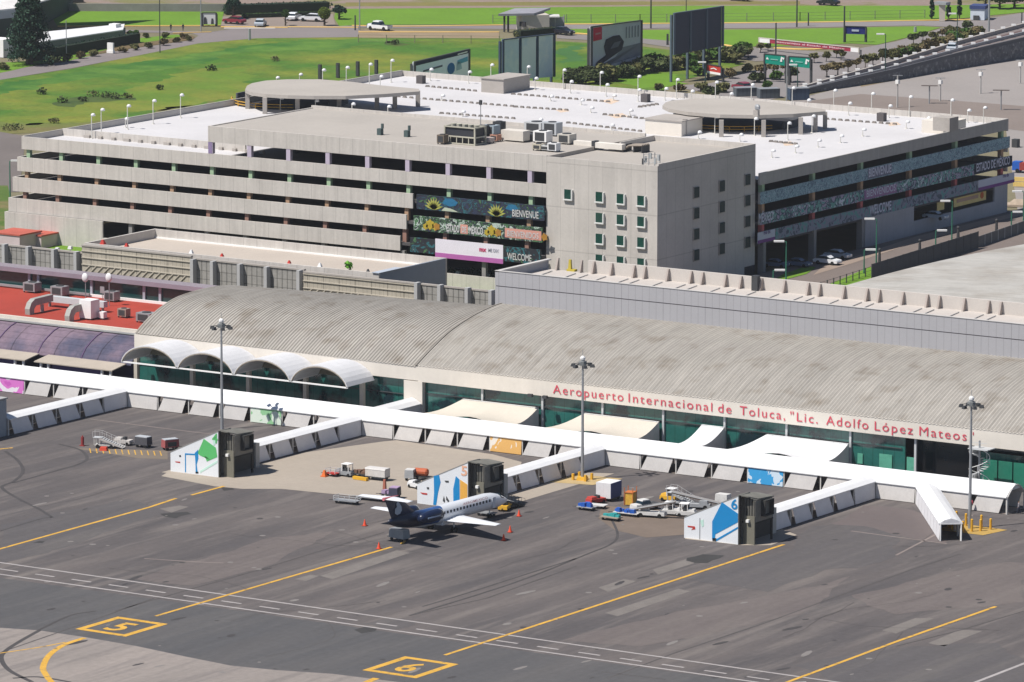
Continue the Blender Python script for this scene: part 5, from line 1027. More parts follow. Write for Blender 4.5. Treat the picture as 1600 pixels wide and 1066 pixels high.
# ================================================================ GROUND EQUIPMENT
def wheels(t, pts, r=.28, w_=.2):
    for x, y in pts: m = MB(); m.tube((x-w_/2, y, r), (x+w_/2, y, r), r, n=10); m.build('wheel', rubber, t)
def place(t, px, py, rz): t.scale = (.86, .86, .86); q = G(px, py); t.location = (q.x, q.y, .03); t.rotation_euler = (0,0,rz); return t
def tug(label, px, py, rz, col, cab=True, group=None, s=1.0):
    t = thing('baggage_tug', label, 'tug', (0,0,0), group)
    m = MB(); m.cbox((0,0,.28), 1.5, 3.0, .55, top=.96); m.cbox((0,.75,.8), 1.35, 1.2, .35, top=.85); m.build('body', col, t)
    m = MB(); m.box(-.45,.45,-.5,-.1,.8,1.3); m.build('seat', dsteel, t)
    if cab:
        m = MB(); [m.box(x-.05,x+.05,y-.05,y+.05,.8,1.95) for x in (-.62,.62) for y in (-.95,.25)]; m.box(-.72,.72,-1.05,.4,1.95,2.05); m.build('canopy_frame', whitep, t)
        m = MB(); m.box(-.6,.6,.25,.28,1.1,1.9); m.build('windscreen', glassd, t)
    m = MB(); m.bar((0,-1.5,.45), (0,-1.9,.45), .12, .12); m.build('tow_hitch', dsteel, t)
    wheels(t, [(-.68,1.0),(.68,1.0),(-.68,-1.0),(.68,-1.0)]); return place(t, px, py, rz)
def cart(label, px, py, rz, kind='flat', col=None, cargo=None, group=None, L=3.0, name='baggage_cart'):
    t = thing(name, label, 'cart', (0,0,0), group); col = col or steel
    m = MB(); m.box(-.8,.8,-L/2,L/2,.42,.55); m.build('platform', col, t)
    m = MB(); m.bar((0,L/2,.42), (0,L/2+1.2,.3), .08, .08); m.build('tow_bar', dsteel, t)
    if kind in ('rail', 'cover'):
        m = MB(); [m.box(x-.04,x+.04,y-.04,y+.04,.55,1.75 if kind == 'cover' else 1.2) for x in (-.76,.76) for y in (-L/2+.05,0,L/2-.05)]
        if kind == 'rail': [m.bar((x,-L/2,z), (x,L/2,z), .05, .05) for x in (-.76,.76) for z in (.85,1.2)]; [m.bar((-.76,y,z), (.76,y,z), .05, .05) for y in (-L/2+.05,L/2-.05) for z in (.85,1.2)]
        m.build('side_rails', alu, t)
    if kind == 'cover':
        m = MB(); m.ext([(-.86,-L/2-.05,1.7), (-.7,-L/2-.05,1.95), (.7,-L/2-.05,1.95), (.86,-L/2-.05,1.7)], (0,L+.1,0)); m.build('roof', cargo or whitep, t)
        m = MB(); m.box(-.82,-.79,-L/2,L/2,.6,1.7); m.box(.79,.82,-L/2,L/2,.6,1.7); m.box(-.79,.79,L/2-.03,L/2,.6,1.7); m.box(-.79,.79,-L/2,-L/2+.03,.6,1.7); m.build('curtain', cargo or whitep, t)
    if kind == 'cargo':
        rr = random.Random(int(px)); m = MB()
        for k in range(7): x = rr.uniform(-.5,.4); y = rr.uniform(-L/2+.35, L/2-.4); m.cbox((x,y,.56), .55,.7, rr.uniform(.3,.65), rr.uniform(-.3,.3), .95)
        m.build('luggage', cargo or bluep, t)
    wheels(t, [(-.6,-L/2+.5),(.6,-L/2+.5),(-.6,L/2-.5),(.6,L/2-.5)], .22, .14); return place(t, px, py, rz)
def belt(label, px, py, rz, col, up=1.6):
    t = thing('belt_loader', label, 'belt loader', (0,0,0))
    m = MB(); m.cbox((0,0,.35), 1.6, 4.6, .5, top=.97); m.cbox((-.45,-1.2,.85), .65,1.3,.5, top=.9); m.build('chassis', col, t)
    m = MB(); m.ext([(.05,-3.6,.7), (.05,3.9,.9+up), (.05,3.9,1.08+up), (.05,-3.6,.88)], (.75,0,0)); m.build('conveyor_belt', mat('belt_brown', (.22,.16,.12)), t)
    m = MB(); m.bar((.02,-3.6,.95), (.02,3.9,1.15+up), .06, .14); m.bar((.83,-3.6,.95), (.83,3.9,1.15+up), .06, .14); m.bar((.4,1.2,.8), (.4,2.4,.9+up*.8), .15, .15); m.build('side_rail', alu, t)
    wheels(t, [(-.7,1.5),(.7,1.5),(-.7,-1.5),(.7,-1.5)], .34, .22); return place(t, px, py, rz)
def stairs(label, px, py, rz, col, rail, h=2.6):
    t = thing('boarding_stairs', label, 'boarding stairs', (0,0,0)); n_ = 11
    m = MB()
    for k in range(n_): z = h*(k+1)/n_; m.box(-.6,.6,-2.4+.36*k,-2.4+.36*(k+1),z-.06,z)
    m.box(-.7,.7,1.5,2.7,h-.08,h); m.build('steps', alu, t)
    m = MB(); [m.ext([(x,-2.5,.25), (x,1.6,h), (x,1.6,h-.35), (x,-2.3,.05)], (.06,0,0)) for x in (-.68,.62)]; m.build('stringer', col, t)
    m = MB()
    for x in (-.66,.66):
        m.tube((x,-2.4,1.2), (x,1.5,h+1.0), .022); m.tube((x,1.5,h+1.0), (x,2.7,h+1.0), .022)
        for k in range(6): m.tube((x,-2.4+.78*k,.25+k*h/5*.95), (x,-2.4+.78*k,1.2+k*(h-.2)/5), .03)
        m.tube((x,2.7,h), (x,2.7,h+1), .035)
    m.build('handrail', rail, t)
    m = MB(); m.box(-.75,.75,-.9,2.4,.35,.55); [m.box(x-.06,x+.06,y-.06,y+.06,.5,h-.1) for x in (-.6,.6) for y in (1.6,2.5)]; m.build('chassis', col, t)
    wheels(t, [(-.75,-.4),(.75,-.4),(-.75,1.9),(.75,1.9)], .3, .2); return place(t, px, py, rz)
def gpu(label, px, py, rz, col, top, L=2.6, name='ground_power_unit', cat='power unit'):
    t = thing(name, label, cat, (0,0,0)); m = MB(); m.cbox((0,0,.45), 1.5, L, 1.25, top=.92, topy=.95); m.build('housing', col, t)
    m = MB(); m.cbox((0,0,1.7), 1.35, L*.92, .12); m.build('lid', top, t); m = MB(); m.box(.66,.77,-L*.3,L*.3,.65,1.35); m.build('grille', dsteel, t)
    m = MB(); m.bar((0,L/2,.5), (0,L/2+1,.3), .08,.08); m.build('tow_bar', dsteel, t); wheels(t, [(-.6,-L/2+.5),(.6,-L/2+.5),(-.6,L/2-.5),(.6,L/2-.5)], .26, .16); return place(t, px, py, rz)
tealp = mat('teal_case', (.03,.30,.30)); brown = mat('brown_bags', (.16,.09,.06), .8, .2, 3); silver = mat('silver_paint', (.45,.47,.49), .35, .05); navyp = mat('navy_box', (.03,.05,.16), .6, .06); lilac = mat('lilac_bags', (.35,.25,.38), .8, .2, 3)
PI = math.pi; dustw = mat('dusty_white_paint', (.56,.55,.53), .6, .13, 1.2, .06, 5); dsilv = mat('dusty_silver', (.33,.34,.35), .6, .13, 1.2, .06, 5)
# by the shelter with the number 4
stairs('white boarding stairs with red foot, left of the number 4 shelter', 172, 700, PI*.62, mat('stair_dull_white', (.50,.48,.46)), mat('stair_white', (.55,.54,.53)), 1.7)
q = G(162,704); m = MB(); m.cbox(q, 1.1,.9,.5,.4, top=.8); tag(m.build('step_ramp', mat('stair_red', (.60,.07,.04))), 'red step ramp at the foot of the white boarding stairs', 'ramp')
tug('low white tractor parked behind the red-footed boarding stairs', 193, 695, PI*.55, mat('dusty_white', (.50,.47,.44)), False)
gpu('squat white and dark power unit right of the boarding stairs', 224, 699, PI*.5, mat('black_unit', (.07,.07,.08)), silver)
gpu('red and grey container trolley just left of the number 4 shelter', 266, 703, -PI*.15, mat('maroon_unit', (.30,.08,.08)), silver)
q = G(129,697); m = MB(); m.tube(q, q+Vector((0,0,1.3)), .22, n=8); m.tube(q+Vector((0,0,1.3)), q+Vector((0,0,1.5)), .08); m.cbox(q+Vector((0,0,0)), .7,.5,.12); tag(m.build('fire_extinguisher', mat('extinguisher_red', (.30,.04,.04))), 'dark red wheeled fire extinguisher left of the boarding stairs', 'fire extinguisher')
# concrete stand 5
tug('white-cabbed grey flat tug on the concrete stand', 540, 744, PI*.5, mat('dusty_grey_tug', (.26,.27,.28), .6, .12, 1), True)
cart('dark framed cart at the left end of the row on the concrete stand', 520, 744, PI*.5, 'rail', redp, L=2.0)
q = G(507,745); m = MB(); m.cbox(q, .8,.8,.15); m.cbox(q+Vector((0,0,.15)), .6,.6,.75, top=.4); tag(m.build('chock_box', oran), 'small red-orange chock box left of the dark cart on the concrete stand', 'box')
cart('cart piled with brown and red luggage on the concrete stand', 565, 745, PI*.5, 'cargo', dsteel, brown, L=2.6)
q = G(562,750); m = MB(); m.bar(q+Vector((-1,0,.25)), q+Vector((1.4,-.2,.25)), .5,.4); tag(m.build('wheel_chock', SY), 'yellow wheel chock in front of the brown luggage cart', 'chock')
cart('boxy cart with white curtains on the concrete stand', 590, 750, PI*.52, 'cover', dsteel, mat('dusty_curtain', (.55,.53,.51), .8, .12, 1.2), L=3.6)
t = thing('tank_trailer', 'orange tank trailer behind the top of the number 5 shelter', 'trailer', (0,0,0)); m = MB(); m.tube((0,-1.0,1.25), (0,1.0,1.25), .62, n=12); m.ball((0,1.0,1.25), .61,.3,.61); m.ball((0,-1.0,1.25), .61,.3,.61); m.build('tank', mat('orange_tank', (.42,.10,.04), .6, .15, 1), t)
m = MB(); m.box(-.7,.7,-2.1,2.1,.4,.6); m.build('chassis', dsteel, t); wheels(t, [(-.7,-1),(.7,-1),(-.7,1),(.7,1)], .3); place(t, 658, 750, PI*.55)
gpu('small white trolley left of the orange tank trailer', 641, 751, PI*.1, dsilv, dustw, 1.6, 'service_trolley', 'trolley')
tug('small white tug in front of the orange tank, beside the number 5 shelter', 651, 763, PI*.4, mat('tug_white', (.62,.62,.62)), False)
cart('empty grey railed baggage cart on the asphalt left of the aircraft tail', 542, 787, PI*.53, 'rail', steel, None, L=4.0)
cart('long low grey cart between the railed cart and the aircraft tail', 582, 782, PI*.53, 'flat', dsilv, None, L=5.0)
cart('cart with lilac and red bags behind the aircraft tailplane', 608, 777, PI*.5, 'cargo', dsteel, lilac, L=2.6)
gpu('dark curtained trolley behind the aircraft tail', 617, 779, PI*.08, mat('dark_trolley', (.06,.06,.09)), lilac, 1.8, 'service_trolley', 'trolley')
q = G(601,771); m = MB(); m.cbox(q, .5,.4,1.9, top=.6); tag(m.build('fuel_hydrant_post', mat('rusty_red', (.35,.12,.08))), 'thin rusty red post above the aircraft tailplane', 'post')
tug('small yellow tug beyond the navy tail of the aircraft', 622, 797, PI*.4, SY, False)
gpu('grey ground power unit under the aircraft tail', 624, 845, PI*.45, mat('dull_grey_unit', (.24,.26,.27), .6, .1, 1), steel, 3.0)
# nose stairs and tow tractor
stairs('narrow black boarding stairs at the aircraft nose', 799, 794, PI*.95, dsteel, dsteel, 1.5)
tug('low yellow tow tractor at the aircraft nose wheel', 789, 797, PI*.1, SY, False)
cart('low dark trolley in the shadow beside the nose of the aircraft', 760, 806, PI*.5, 'flat', steel, None, L=3.0)
# stand 6
cart('cart loaded with blue cases at the left end of the stand 6 equipment', 917, 797, PI*.5, 'cargo', dsilv, bluep, L=2.8)
tug('red tug between the blue cases and the white container', 931, 787, PI*.9, mat('tug_red', (.42,.05,.04)), False)
t = thing('box_container', 'tall white container with navy blue end beside the red tug', 'container', (0,0,0)); m = MB(); m.box(-1.3,1.3,-1.7,1.7,.5,2.9); m.build('box_body', white, t); m = MB(); m.box(1.3,1.36,-1.68,1.68,.52,2.88); m.build('navy_end', navyp, t); m = MB(); m.box(-1.2,1.2,-1.5,1.5,.3,.5); m.build('base_frame', dsteel, t); wheels(t, [(-1,-1.2),(1,-1.2),(-1,1.2),(1,1.2)], .25); place(t, 951, 781, .05)
cart('flat white dolly in front of the white container', 933, 794, PI*.55, 'flat', dustw, None, L=3.0)
cart('low dolly carrying a teal case in front of the blue-case train', 955, 813, PI*.5, 'cargo', mat('tan_dolly', (.30,.25,.2)), tealp, L=3.2)
cart('long white flatbed with blue cases at its left end', 980, 806, PI*.52, 'cargo', dustw, bluep, L=4.2)
t = thing('stacked_pallet', 'orange and yellow stacked pallet rack behind the white flatbed', 'rack', (0,0,0)); m = MB(); m.cbox((0,0,.1), 1.3,1.6,1.9, top=.95); m.build('load', mat('yellow_load', (.62,.36,.05), .7, .15, 3), t); m = MB(); [m.box(x-.05,x+.05,y-.05,y+.05,0,2.8) for x in (-.7,.7) for y in (-.85,.85)]; m.box(-.7,.7,-.85,.85,1.95,2.05); m.build('rack_frame', mat('orange_frame', (.50,.15,.04)), t); place(t, 985, 789, .2)
def pickup(label, px, py, rz, col, name='pickup_truck', s=1.0, bed=True, cat='truck'):
    t = thing(name, label, cat, (0,0,0)); m = MB(); m.cbox((0,0,.35), 1.75, 4.8, .6, top=.97); m.cbox((0,1.7,.9), 1.6, 1.3, .2, top=.9)
    if not bed: m.cbox((0,-1.1,.9), 1.7, 2.6, .95, top=.96)
    m.build('body', col, t); m = MB(); m.cbox((0,.35,.95), 1.6, 1.9, .75, top=.82, topy=.7); m.build('cab', col, t)
    m = MB(); m.cbox((0,.35,1.02), 1.64, 1.94, .5, top=.86, topy=.77); m.build('windows', glassd, t)
    if bed: m = MB(); m.box(-.75,.75,-2.3,-.75,.95,.97); m.build('load_bed', dsteel, t)
    wheels(t, [(-.8,1.5),(.8,1.5),(-.8,-1.5),(.8,-1.5)], .36, .2); return place(t, px, py, rz)
pickup('white pick-up facing the viewer behind the belt loader', 1008, 797, PI*.9, dustw)
belt('long brown belt loader on a white chassis beside the pick-up', 1018, 808, -PI*.42, dustw)
tug('yellow roofed tug behind the raised end of the belt loader', 1047, 783, PI*.5, SY, True)
tug('white tug with dark window, left one of the pair beside the number 6 shelter', 1050, 805, -PI*.4, dustw, True)
tug('white tug, right one of the pair beside the number 6 shelter', 1073, 807, -PI*.4, dustw, True)
belt('dark belt loader sloping down behind the number 6 shelter', 1088, 795, PI*.62, dsilv, 1.3)
stairs('pale railed boarding stairs behind the pair of white tugs', 1068, 790, PI*.5, dsilv, mat('rail_white', (.45,.45,.45)), 1.9)
gpu('small white unit half hidden by the top of the number 6 shelter', 1130, 790, PI*.5, dustw, dustw, 2.2)
# cones
cone = None
for i, (px, py, lb) in enumerate(((570,822,'left of the aircraft tail'),(592,858,'nearest, at the end of the yellow line behind the tail'),(787,845,'at the right wing tip'),(797,832,'just beyond the right wing tip'),(811,807,'right of the aircraft nose'))):
    q = G(px, py)
    if cone is None:
        cone = thing('traffic_cone', '', 'traffic cone', (0,0,0)); m = MB(); m.tube((0,0,.06), (0,0,.85), .24, .05, n=10); m.build('cone_body', mat('cone_orange', (.75,.09,.04)), cone); m = MB(); m.cbox((0,0,0), .6,.6,.07); m.build('base', mat('cone_base', (.45,.06,.03)), cone); c = cone
    else: c = dup(cone)
    c.location = (q.x, q.y, .03); c['label'] = 'orange-red cone '+lb; c['group'] = 'cones around the aircraft'
# people
def person(label, px, py, rz, top, leg=(.04,.045,.07), at=None, pose=0):
    me = bpy.data.meshes.new('p'); J = {'pelvis':(0,0,.95),'chest':(0,0,1.32),'neck':(0,0,1.50),'head':(0,.02,1.66),'crown':(0,.01,1.76)}
    v = [(0,0,.95),(0,.01,1.2),(0,0,1.42),(0,.01,1.54),(0,.03,1.66),(0,.02,1.75)]; e = [(0,1),(1,2),(2,3),(3,4),(4,5)]; r = [.15,.14,.16,.06,.095,.07]
    for s in (-1,1):
        k = len(v); st = .14*s if pose else .04
        v += [(.10*s,0,.88),(.11*s,st,.5),(.11*s,st*1.6-.02,.08),(.11*s,st*1.6+.13,.04)]; r += [.10,.075,.05,.045]; e += [(0,k),(k,k+1),(k+1,k+2),(k+2,k+3)]
        k = len(v); v += [(.20*s,0,1.42),(.26*s,-.02-st*.4,1.14),(.25*s,.10-st*.6,.90),(.25*s,.14-st*.6,.82)]; r += [.065,.05,.038,.04]; e += [(2,k),(k,k+1),(k+1,k+2),(k+2,k+3)]
    me.from_pydata(v, e, []); o = bpy.data.objects.new('p', me); COL.objects.link(o); md = o.modifiers.new('s','SKIN'); 
    for i, k in enumerate(r): me.skin_vertices[0].data[i].radius = (k, k*.85)
    me.skin_vertices[0].data[0].use_root = True
    o.modifiers.new('u','SUBSURF').levels = 1; dg = bpy.context.evaluated_depsgraph_get(); ev = bpy.data.meshes.new_from_object(o.evaluated_get(dg)); bpy.data.objects.remove(o)
    ev.materials.clear(); ev.materials.append(mat('skin', (.30,.16,.10), .7, 0, 1, 0)); ev.materials.append(top); ev.materials.append(mat('dark_trousers', leg, .9, 0, 1, 0)); ev.materials.append(dsteel)
    for p in ev.polygons: z = p.center.z; x = abs(p.center.x); p.material_index = 3 if z < .1 else 2 if (z < .98 and x < .2) else 0 if (z > 1.5 or z < .92) else 1
    o = bpy.data.objects.new('person', ev); COL.objects.link(o); q = at or G(px, py); o.location = (q.x, q.y, .02); o.rotation_euler = (0,0,rz); ORG[o.name] = Vector()
    h = MB(); h.ball((0,0,1.70), .105,.115,.10, z0=-.1); h.build('hair', mat('dark_hair', (.015,.012,.01)), o, smooth=True)
    return tag(o, label, 'person')
person('person in pink-red top standing in the walkway opening behind the right mast', 1518, 794, .5, mat('pink_top', (.60,.10,.13)), at=Vector((AY(1517,780,60.6).x, 60.6, 0)), pose=1)
person('person in grey walking out of the right end of the main walkway', 0, 0, 2.2, mat('grey_top', (.30,.28,.30)), at=Vector((AY(1592,775,62.5).x, 62.5, 0)), pose=1)
person('left of two people in dark clothes on the upper road kerb', 267, 49, 1, mat('black_top', (.02,.02,.03)), pose=1); person('right of two people in dark clothes on the upper road kerb', 286, 49, 1, mat('navy_top', (.02,.02,.05)), pose=1)

# ================================================================ GARAGE ROOF LAMPS
def lamp0(h):
    t = thing('roof_lamp', '', 'lamp', (0,0,0)); m = MB(); m.tube((0,0,0), (0,0,h), .09, .07, n=6); m.cbox((0,0,0), .4,.4,.12); m.build('pole', mat('lamp_cream', (.62,.60,.55)), t)
    m = MB(); m.tube((0,0,h), (.35,0,h+.12), .06); m.ball((.35,0,h-.05), .42,.42,.38, n=8, m=4, z0=-.35); m.build('globe', white, t, smooth=True); return t
def lamps(px, h, lab, grp, z=17.0):
    for i, (x, y) in enumerate(px):
        proto = LP.get(h)
        if proto is None: o = LP[h] = lamp0(h)
        else: o = dup(proto)
        q = G(x, y, z+h-.05); o.location = (q.x, q.y, z); o['label'] = lab % nth(i); o['group'] = grp
LP = {}
left = [(158,172),(199,166),(239,158),(282,149)]
lamps([(143,180)]+left, 4.2, 'white globe lamp on a tall pole, %s from the left along the left garage parapet', 'tall lamps of the left parapet')
lamps([(504,110),(541,106),(577,101),(611,95)], 4.2, 'tall white globe lamp above the left round roof, %s from the left', 'tall lamps of the left parapet')
lamps([(767,102),(824,105),(880,110),(938,114),(997,120),(1057,125),(1118,129),(1174,133),(1238,138),(1303,142),(1362,147),(1421,152),(1486,157),(1537,169)], 3.6, 'white globe lamp on a pole, %s from the left along the far garage parapet', 'tall lamps of the far parapet')
lamps([(432,122),(468,117),(594,120),(672,109),(732,113)], 2.2, 'low white dome lamp toward the far left parapet, %s from the left', 'low lamps at the far left of the deck')
lamps([(796,118),(836,123),(891,128),(947,133),(997,141),(1039,139),(1080,143),(1141,147),(1262,157),(1326,162),(1389,166),(1449,185),(1512,173)], 2.2, 'low white dome lamp just inside the far parapet, %s from the left', 'low lamps inside the far parapet')
lamps([(438,154),(493,158),(550,163),(606,167)], 2.2, 'low white dome lamp below the left round roof, %s from the left', 'low lamps under the left round roof')
lamps([(1117,183),(1179,186),(1231,193),(1269,182)], 3.0, 'slim white-headed lamp before the right round roof, %s from the left', 'lamps before the right round roof')
lamps([(1091,207),(1156,211),(1206,236),(1243,229),(1278,220),(1313,213),(1348,203),(1416,191)], 1.2, 'small white dome lamp on the right part of the white deck, %s from the left', 'low lamps on the right part of the deck')
lamps(sorted([(860,151),(908,157),(958,150),(923,169),(984,173),(843,187),(955,196),(690,150),(722,175)]), .9, 'tiny white dome lamp in the middle of the white deck, %s from the left', 'tiny lamps mid deck')
lamps([(196,186)], 1.6, 'lone low white lamp beside the second tall lamp of the left parapet%.0s', 'low lamps left')
# wheel stops, and square dark hatches
ws = None; WS = 0
wm = mat('wheel_stop_grey', (.20,.18,.165), .9, .1); wm2 = mat('wheel_stop_tan', (.46,.33,.18), .9, .1)
for ri, (a, b, n_) in enumerate((((668,136),(742,143),9),((622,152),(800,167),18),((690,178),(802,186),12),((802,148),(950,160),16),((806,168),(885,173),9),((945,180),(1003,186),7),((888,193),(1000,206),12),((1292,187),(1398,195),11),((1205,222),(1243,226),6),((1000,168),(1026,164),5))):
    A, B = G(*a, 17.0), G(*b, 17.0)
    for k in range(n_):
        q = lerp(A, B, k/(n_-1))
        if ws is None: m = MB(); m.cbox((0,0,0), .95,.34,.34, top=.7); ws = m.build('wheel_stop', wm); c = ws
        else: c = dup(ws)
        c.location = (q.x, q.y, 17.01); c.rotation_euler = (0,0,(.5 if k % 3 == 0 else -.2))
        tag(c, 'low concrete wheel stop in one of the long rows on the white garage deck', 'wheel stop', 'wheel stops on the white deck')
sm = mat('rust_stain', (.60,.47,.36), .9, .08, 1.5, .05, 3)
for px in ([(938,158),(955,154),(968,158),(955,163)], [(868,172),(885,170),(890,174),(876,176)], [(1385,192),(1402,191),(1408,195),(1390,197)], [(948,180),(972,177),(982,182),(962,185)], [(1222,222),(1236,221),(1240,227),(1226,228)]):
    sheet('deck_stain', [G(x, y, 17.0) for x, y in px], sm, 17.008)
for px, py, lb in ((655,131,'dark square hatch block near the point of the left round roof'), (1006,160,'dark square hatch block left of the right round roof'), (1375,190,'dark square hatch block near the stair enclosure on the right')):
    q = G(px, py, 17); m = MB(); m.box(q.x-.7, q.x+.7, q.y, q.y+1.2, 17.005, 18.5); tag(m.build('hatch_block', mat('hatch_dark', (.10,.09,.09))), lb, 'roof hatch')

# ================================================================ EQUIPMENT ON THE UPPER ROOF (z 22.6) AND THE OFFICE BLOCK
t = thing('chiller', 'large framed chiller with dark louvres on the beige upper roof', 'chiller', tuple(G(695,224,22.6))); q = G(695,224,22.6)
fr = mat('frame_beige', (.44,.42,.34)); m = MB(); L_ = 6.0
for x in (0, L_): 
    for y in (0, 3.2): m.box(q.x+x-.12, q.x+x+.12, q.y+y-.12, q.y+y+.12, 22.6, 25.6)
for z in (22.75, 23.9, 25.5): m.box(q.x, q.x+L_, q.y-.13, q.y+.05, z-.1, z+.1); m.box(q.x, q.x+L_, q.y+3.1, q.y+3.3, z-.1, z+.1); m.box(q.x-.1, q.x+.1, q.y, q.y+3.2, z-.1, z+.1); m.box(q.x+L_-.1, q.x+L_+.1, q.y, q.y+3.2, z-.1, z+.1)
for k in range(1, 5): m.box(q.x+L_*k/5-.07, q.x+L_*k/5+.07, q.y-.1, q.y, 22.6, 23.9)
m.build('frame', fr, t); m = MB(); m.box(q.x+.15, q.x+L_-.15, q.y+.08, q.y+3.1, 23.95, 25.4); m.build('louvre_bank', mat('louvre_dark', (.035,.037,.045), .6, 0, 1, 0), t); m = MB()
for k in range(5): m.tube((q.x+.7+k*1.15, q.y+1.6, 25.4), (q.x+.7+k*1.15, q.y+1.6, 25.85), .45, .5, n=10)
m.build('fan_cowl', fr, t); m = MB(); m.box(q.x+.4, q.x+L_-.4, q.y+.6, q.y+2.6, 22.7, 23.7); m.build('compressor', dsteel, t)
def U(px, py, sx, sy, h, mm, lb, z=22.6, **k): return unit(lb, px, py, sx, sy, h, mm, z, **k)
U(688, 226, 1.4, 1.4, 1.6, mat('brown_unit', (.16,.13,.10)), 'small brown unit left of the big chiller')
U(747, 214, 1.6, 2.2, 1.8, dsteel, 'dark box right of the big chiller', fan=False)
U(762, 212, 2.4, 2, 1.7, mat('blue_grey_unit', (.30,.36,.40)), 'blue-grey unit below the thin roof mast'); U(776, 209, 1.6, 1.6, 2.0, dsteel, 'dark round-topped unit right of the blue-grey unit')
U(757, 224, 2.2, 1.4, .9, mat('pale_pink_unit', (.55,.46,.42)), 'low pinkish unit in front of the blue-grey unit', fan=False); U(771, 222, 1.4, 1.4, 1.2, mat('rust_unit', (.42,.22,.16)), 'rust-stained small unit right of the pinkish unit')
U(800, 222, 4.4, 2.2, 1.9, mat('cream_unit', (.60,.56,.50)), 'long cream air handler mid roof', fan=False); U(832, 208, 3.4, 2.6, 1.8, alu, 'aluminium unit behind the cream air handler'); U(824, 221, 1.8, 2.0, 1.2, dsteel, 'dark flat unit between cream and white units', fan=False)
U(843, 224, 2.6, 2.0, 2.0, whitep, 'white fan unit right of the dark flat unit'); U(858, 213, 2.8, 2, 2.3, silver, 'silver topped unit behind the white fan unit'); U(852, 237, 2.2, 1.6, 1.0, mat('grey_white_unit', (.52,.52,.50)), 'grey-white low unit near the front roof edge')
U(862, 238, 1.7, 1.4, 1.5, white, 'bright white cube unit near the front roof edge'); U(880, 226, 2.4, 2.2, 1.7, mat('tan_white_unit', (.50,.47,.42)), 'tan unit at the left of the long white ducts'); U(838, 236, 1.6, 1.4, 1.1, mat('straw_unit', (.46,.42,.33)), 'straw-coloured small unit left of the grey-white one')
q = G(896, 232, 22.0); t = thing('air_duct', 'long white roof duct in two runs before the office block roof', 'duct', tuple(q)); m = MB(); m.box(q.x, q.x+3.6, q.y, q.y+1.2, 22.4, 23.3); m.box(q.x+4.2, q.x+9.5, q.y, q.y+1.2, 22.4, 23.3); m.build('duct_run', mat('cream_duct', (.66,.62,.56)), t); m = MB(); m.box(q.x+3.6, q.x+4.2, q.y-.1, q.y+1.3, 22.1, 23.5); m.build('joint_box', dsteel, t)
q = G(962, 236, 22.0); t = thing('pipe_rack', 'rack of curled brownish pipes at the end of the white duct', 'pipes', tuple(q)); m = MB()
for k in range(5): m.path([q+Vector((-1.4+k*.2,k*.5,.3)), q+Vector((1.5,k*.5,.3+.1*k)), q+Vector((2.6,k*.5,1.1)), q+Vector((5.2,k*.5,1.3))], .16)
m.build('pipes', mat('brown_pipe', (.28,.24,.20)), t); m = MB(); [m.box(q.x+k, q.x+k+.15, q.y, q.y+2.4, 22.0, 23.2) for k in (1.5, 3.4, 5)]; m.build('stand', dsteel, t)
q = AY(1022, 252, GY0+1.5); t = thing('lattice_antenna', 'lattice of grey antennas at the front corner of the office block roof', 'antenna', (q.x, q.y, 22)); m = MB()
for dx in (-1.6, -.8, .1, .9): m.tube((q.x+dx, q.y+(dx*.4), 22), (q.x+dx, q.y+dx*.4, 24.4+.4*math.sin(dx*4)), .07)
for z in (22.8, 23.6, 24.2): m.tube((q.x-1.6, q.y-.6, z), (q.x+.9, q.y+.4, z+.1), .05)
m.build('mast_frame', steel, t); m = MB()
for dx, z in ((-1.4, 23.4), (-.5, 24.0), (.4, 23.2), (1.0, 23.8)): m.cbox((q.x+dx, q.y-.3, z-.5), .35,.2,.95)
m.build('antenna_panels', mat('antenna_grey', (.38,.40,.40)), t)
q = AY(1004, 249, GY0+1.5); m = MB(); m.tube((q.x, q.y, 21.9), (q.x, q.y, 23.4), .12); m.tube((q.x, q.y, 23.3), (q.x+.6, q.y, 22.7), .08); tag(m.build('vent_pipe', dsteel), 'dark bent vent pipe left of the lattice antennas', 'vent')
for px, py, lb in ((594, 211, 'left of two dark green roof vents on the upper roof'), (636, 214, 'right of two dark green roof vents on the upper roof')):
    q = G(px, py, 22.6); m = MB(); m.cbox(q, .8,.8,1.1); m.cbox(q+Vector((.25,.3,1.1)), .35,.35,.8); tag(m.build('roof_vent', mat('vent_green', (.07,.10,.10))), lb, 'vent')
q = G(751, 211, 22.6); t = thing('roof_mast', 'thin mast with small box top rising from the upper roof', 'mast', tuple(q)); m = MB(); m.tube(q, q+Vector((0,0,5.2)), .07); m.build('pole', steel, t); m = MB(); m.cbox(q+Vector((0,0,5.1)), .4,.4,.8); m.build('top_box', dsteel, t)
q = AX(1181,160,-80); q = G(1182, 182, 20.6); t = thing('roof_antenna', 'small grey drum antenna standing on the right round roof', 'antenna', tuple(q)); m = MB(); m.cbox(q, .9,.7,1.1); m.build('base_box', concd, t); m = MB(); m.ball(q+Vector((.2,0,1.6)), .6,.4,.6); m.build('drum', steel, t)
q = AY(897, 406, 112); m = MB(); m.cbox((q.x,q.y-.6,19.2-2), 1.4,.8,.5); m.cbox((q.x-.3,q.y-.6,19.2-1.5), .5,.4,1.4, top=.7); tag(m.build('tool_bucket', mat('yellow_blue_kit', (.45,.36,.05))), 'yellow work kit left at the rear edge of the panelled block roof', 'equipment')
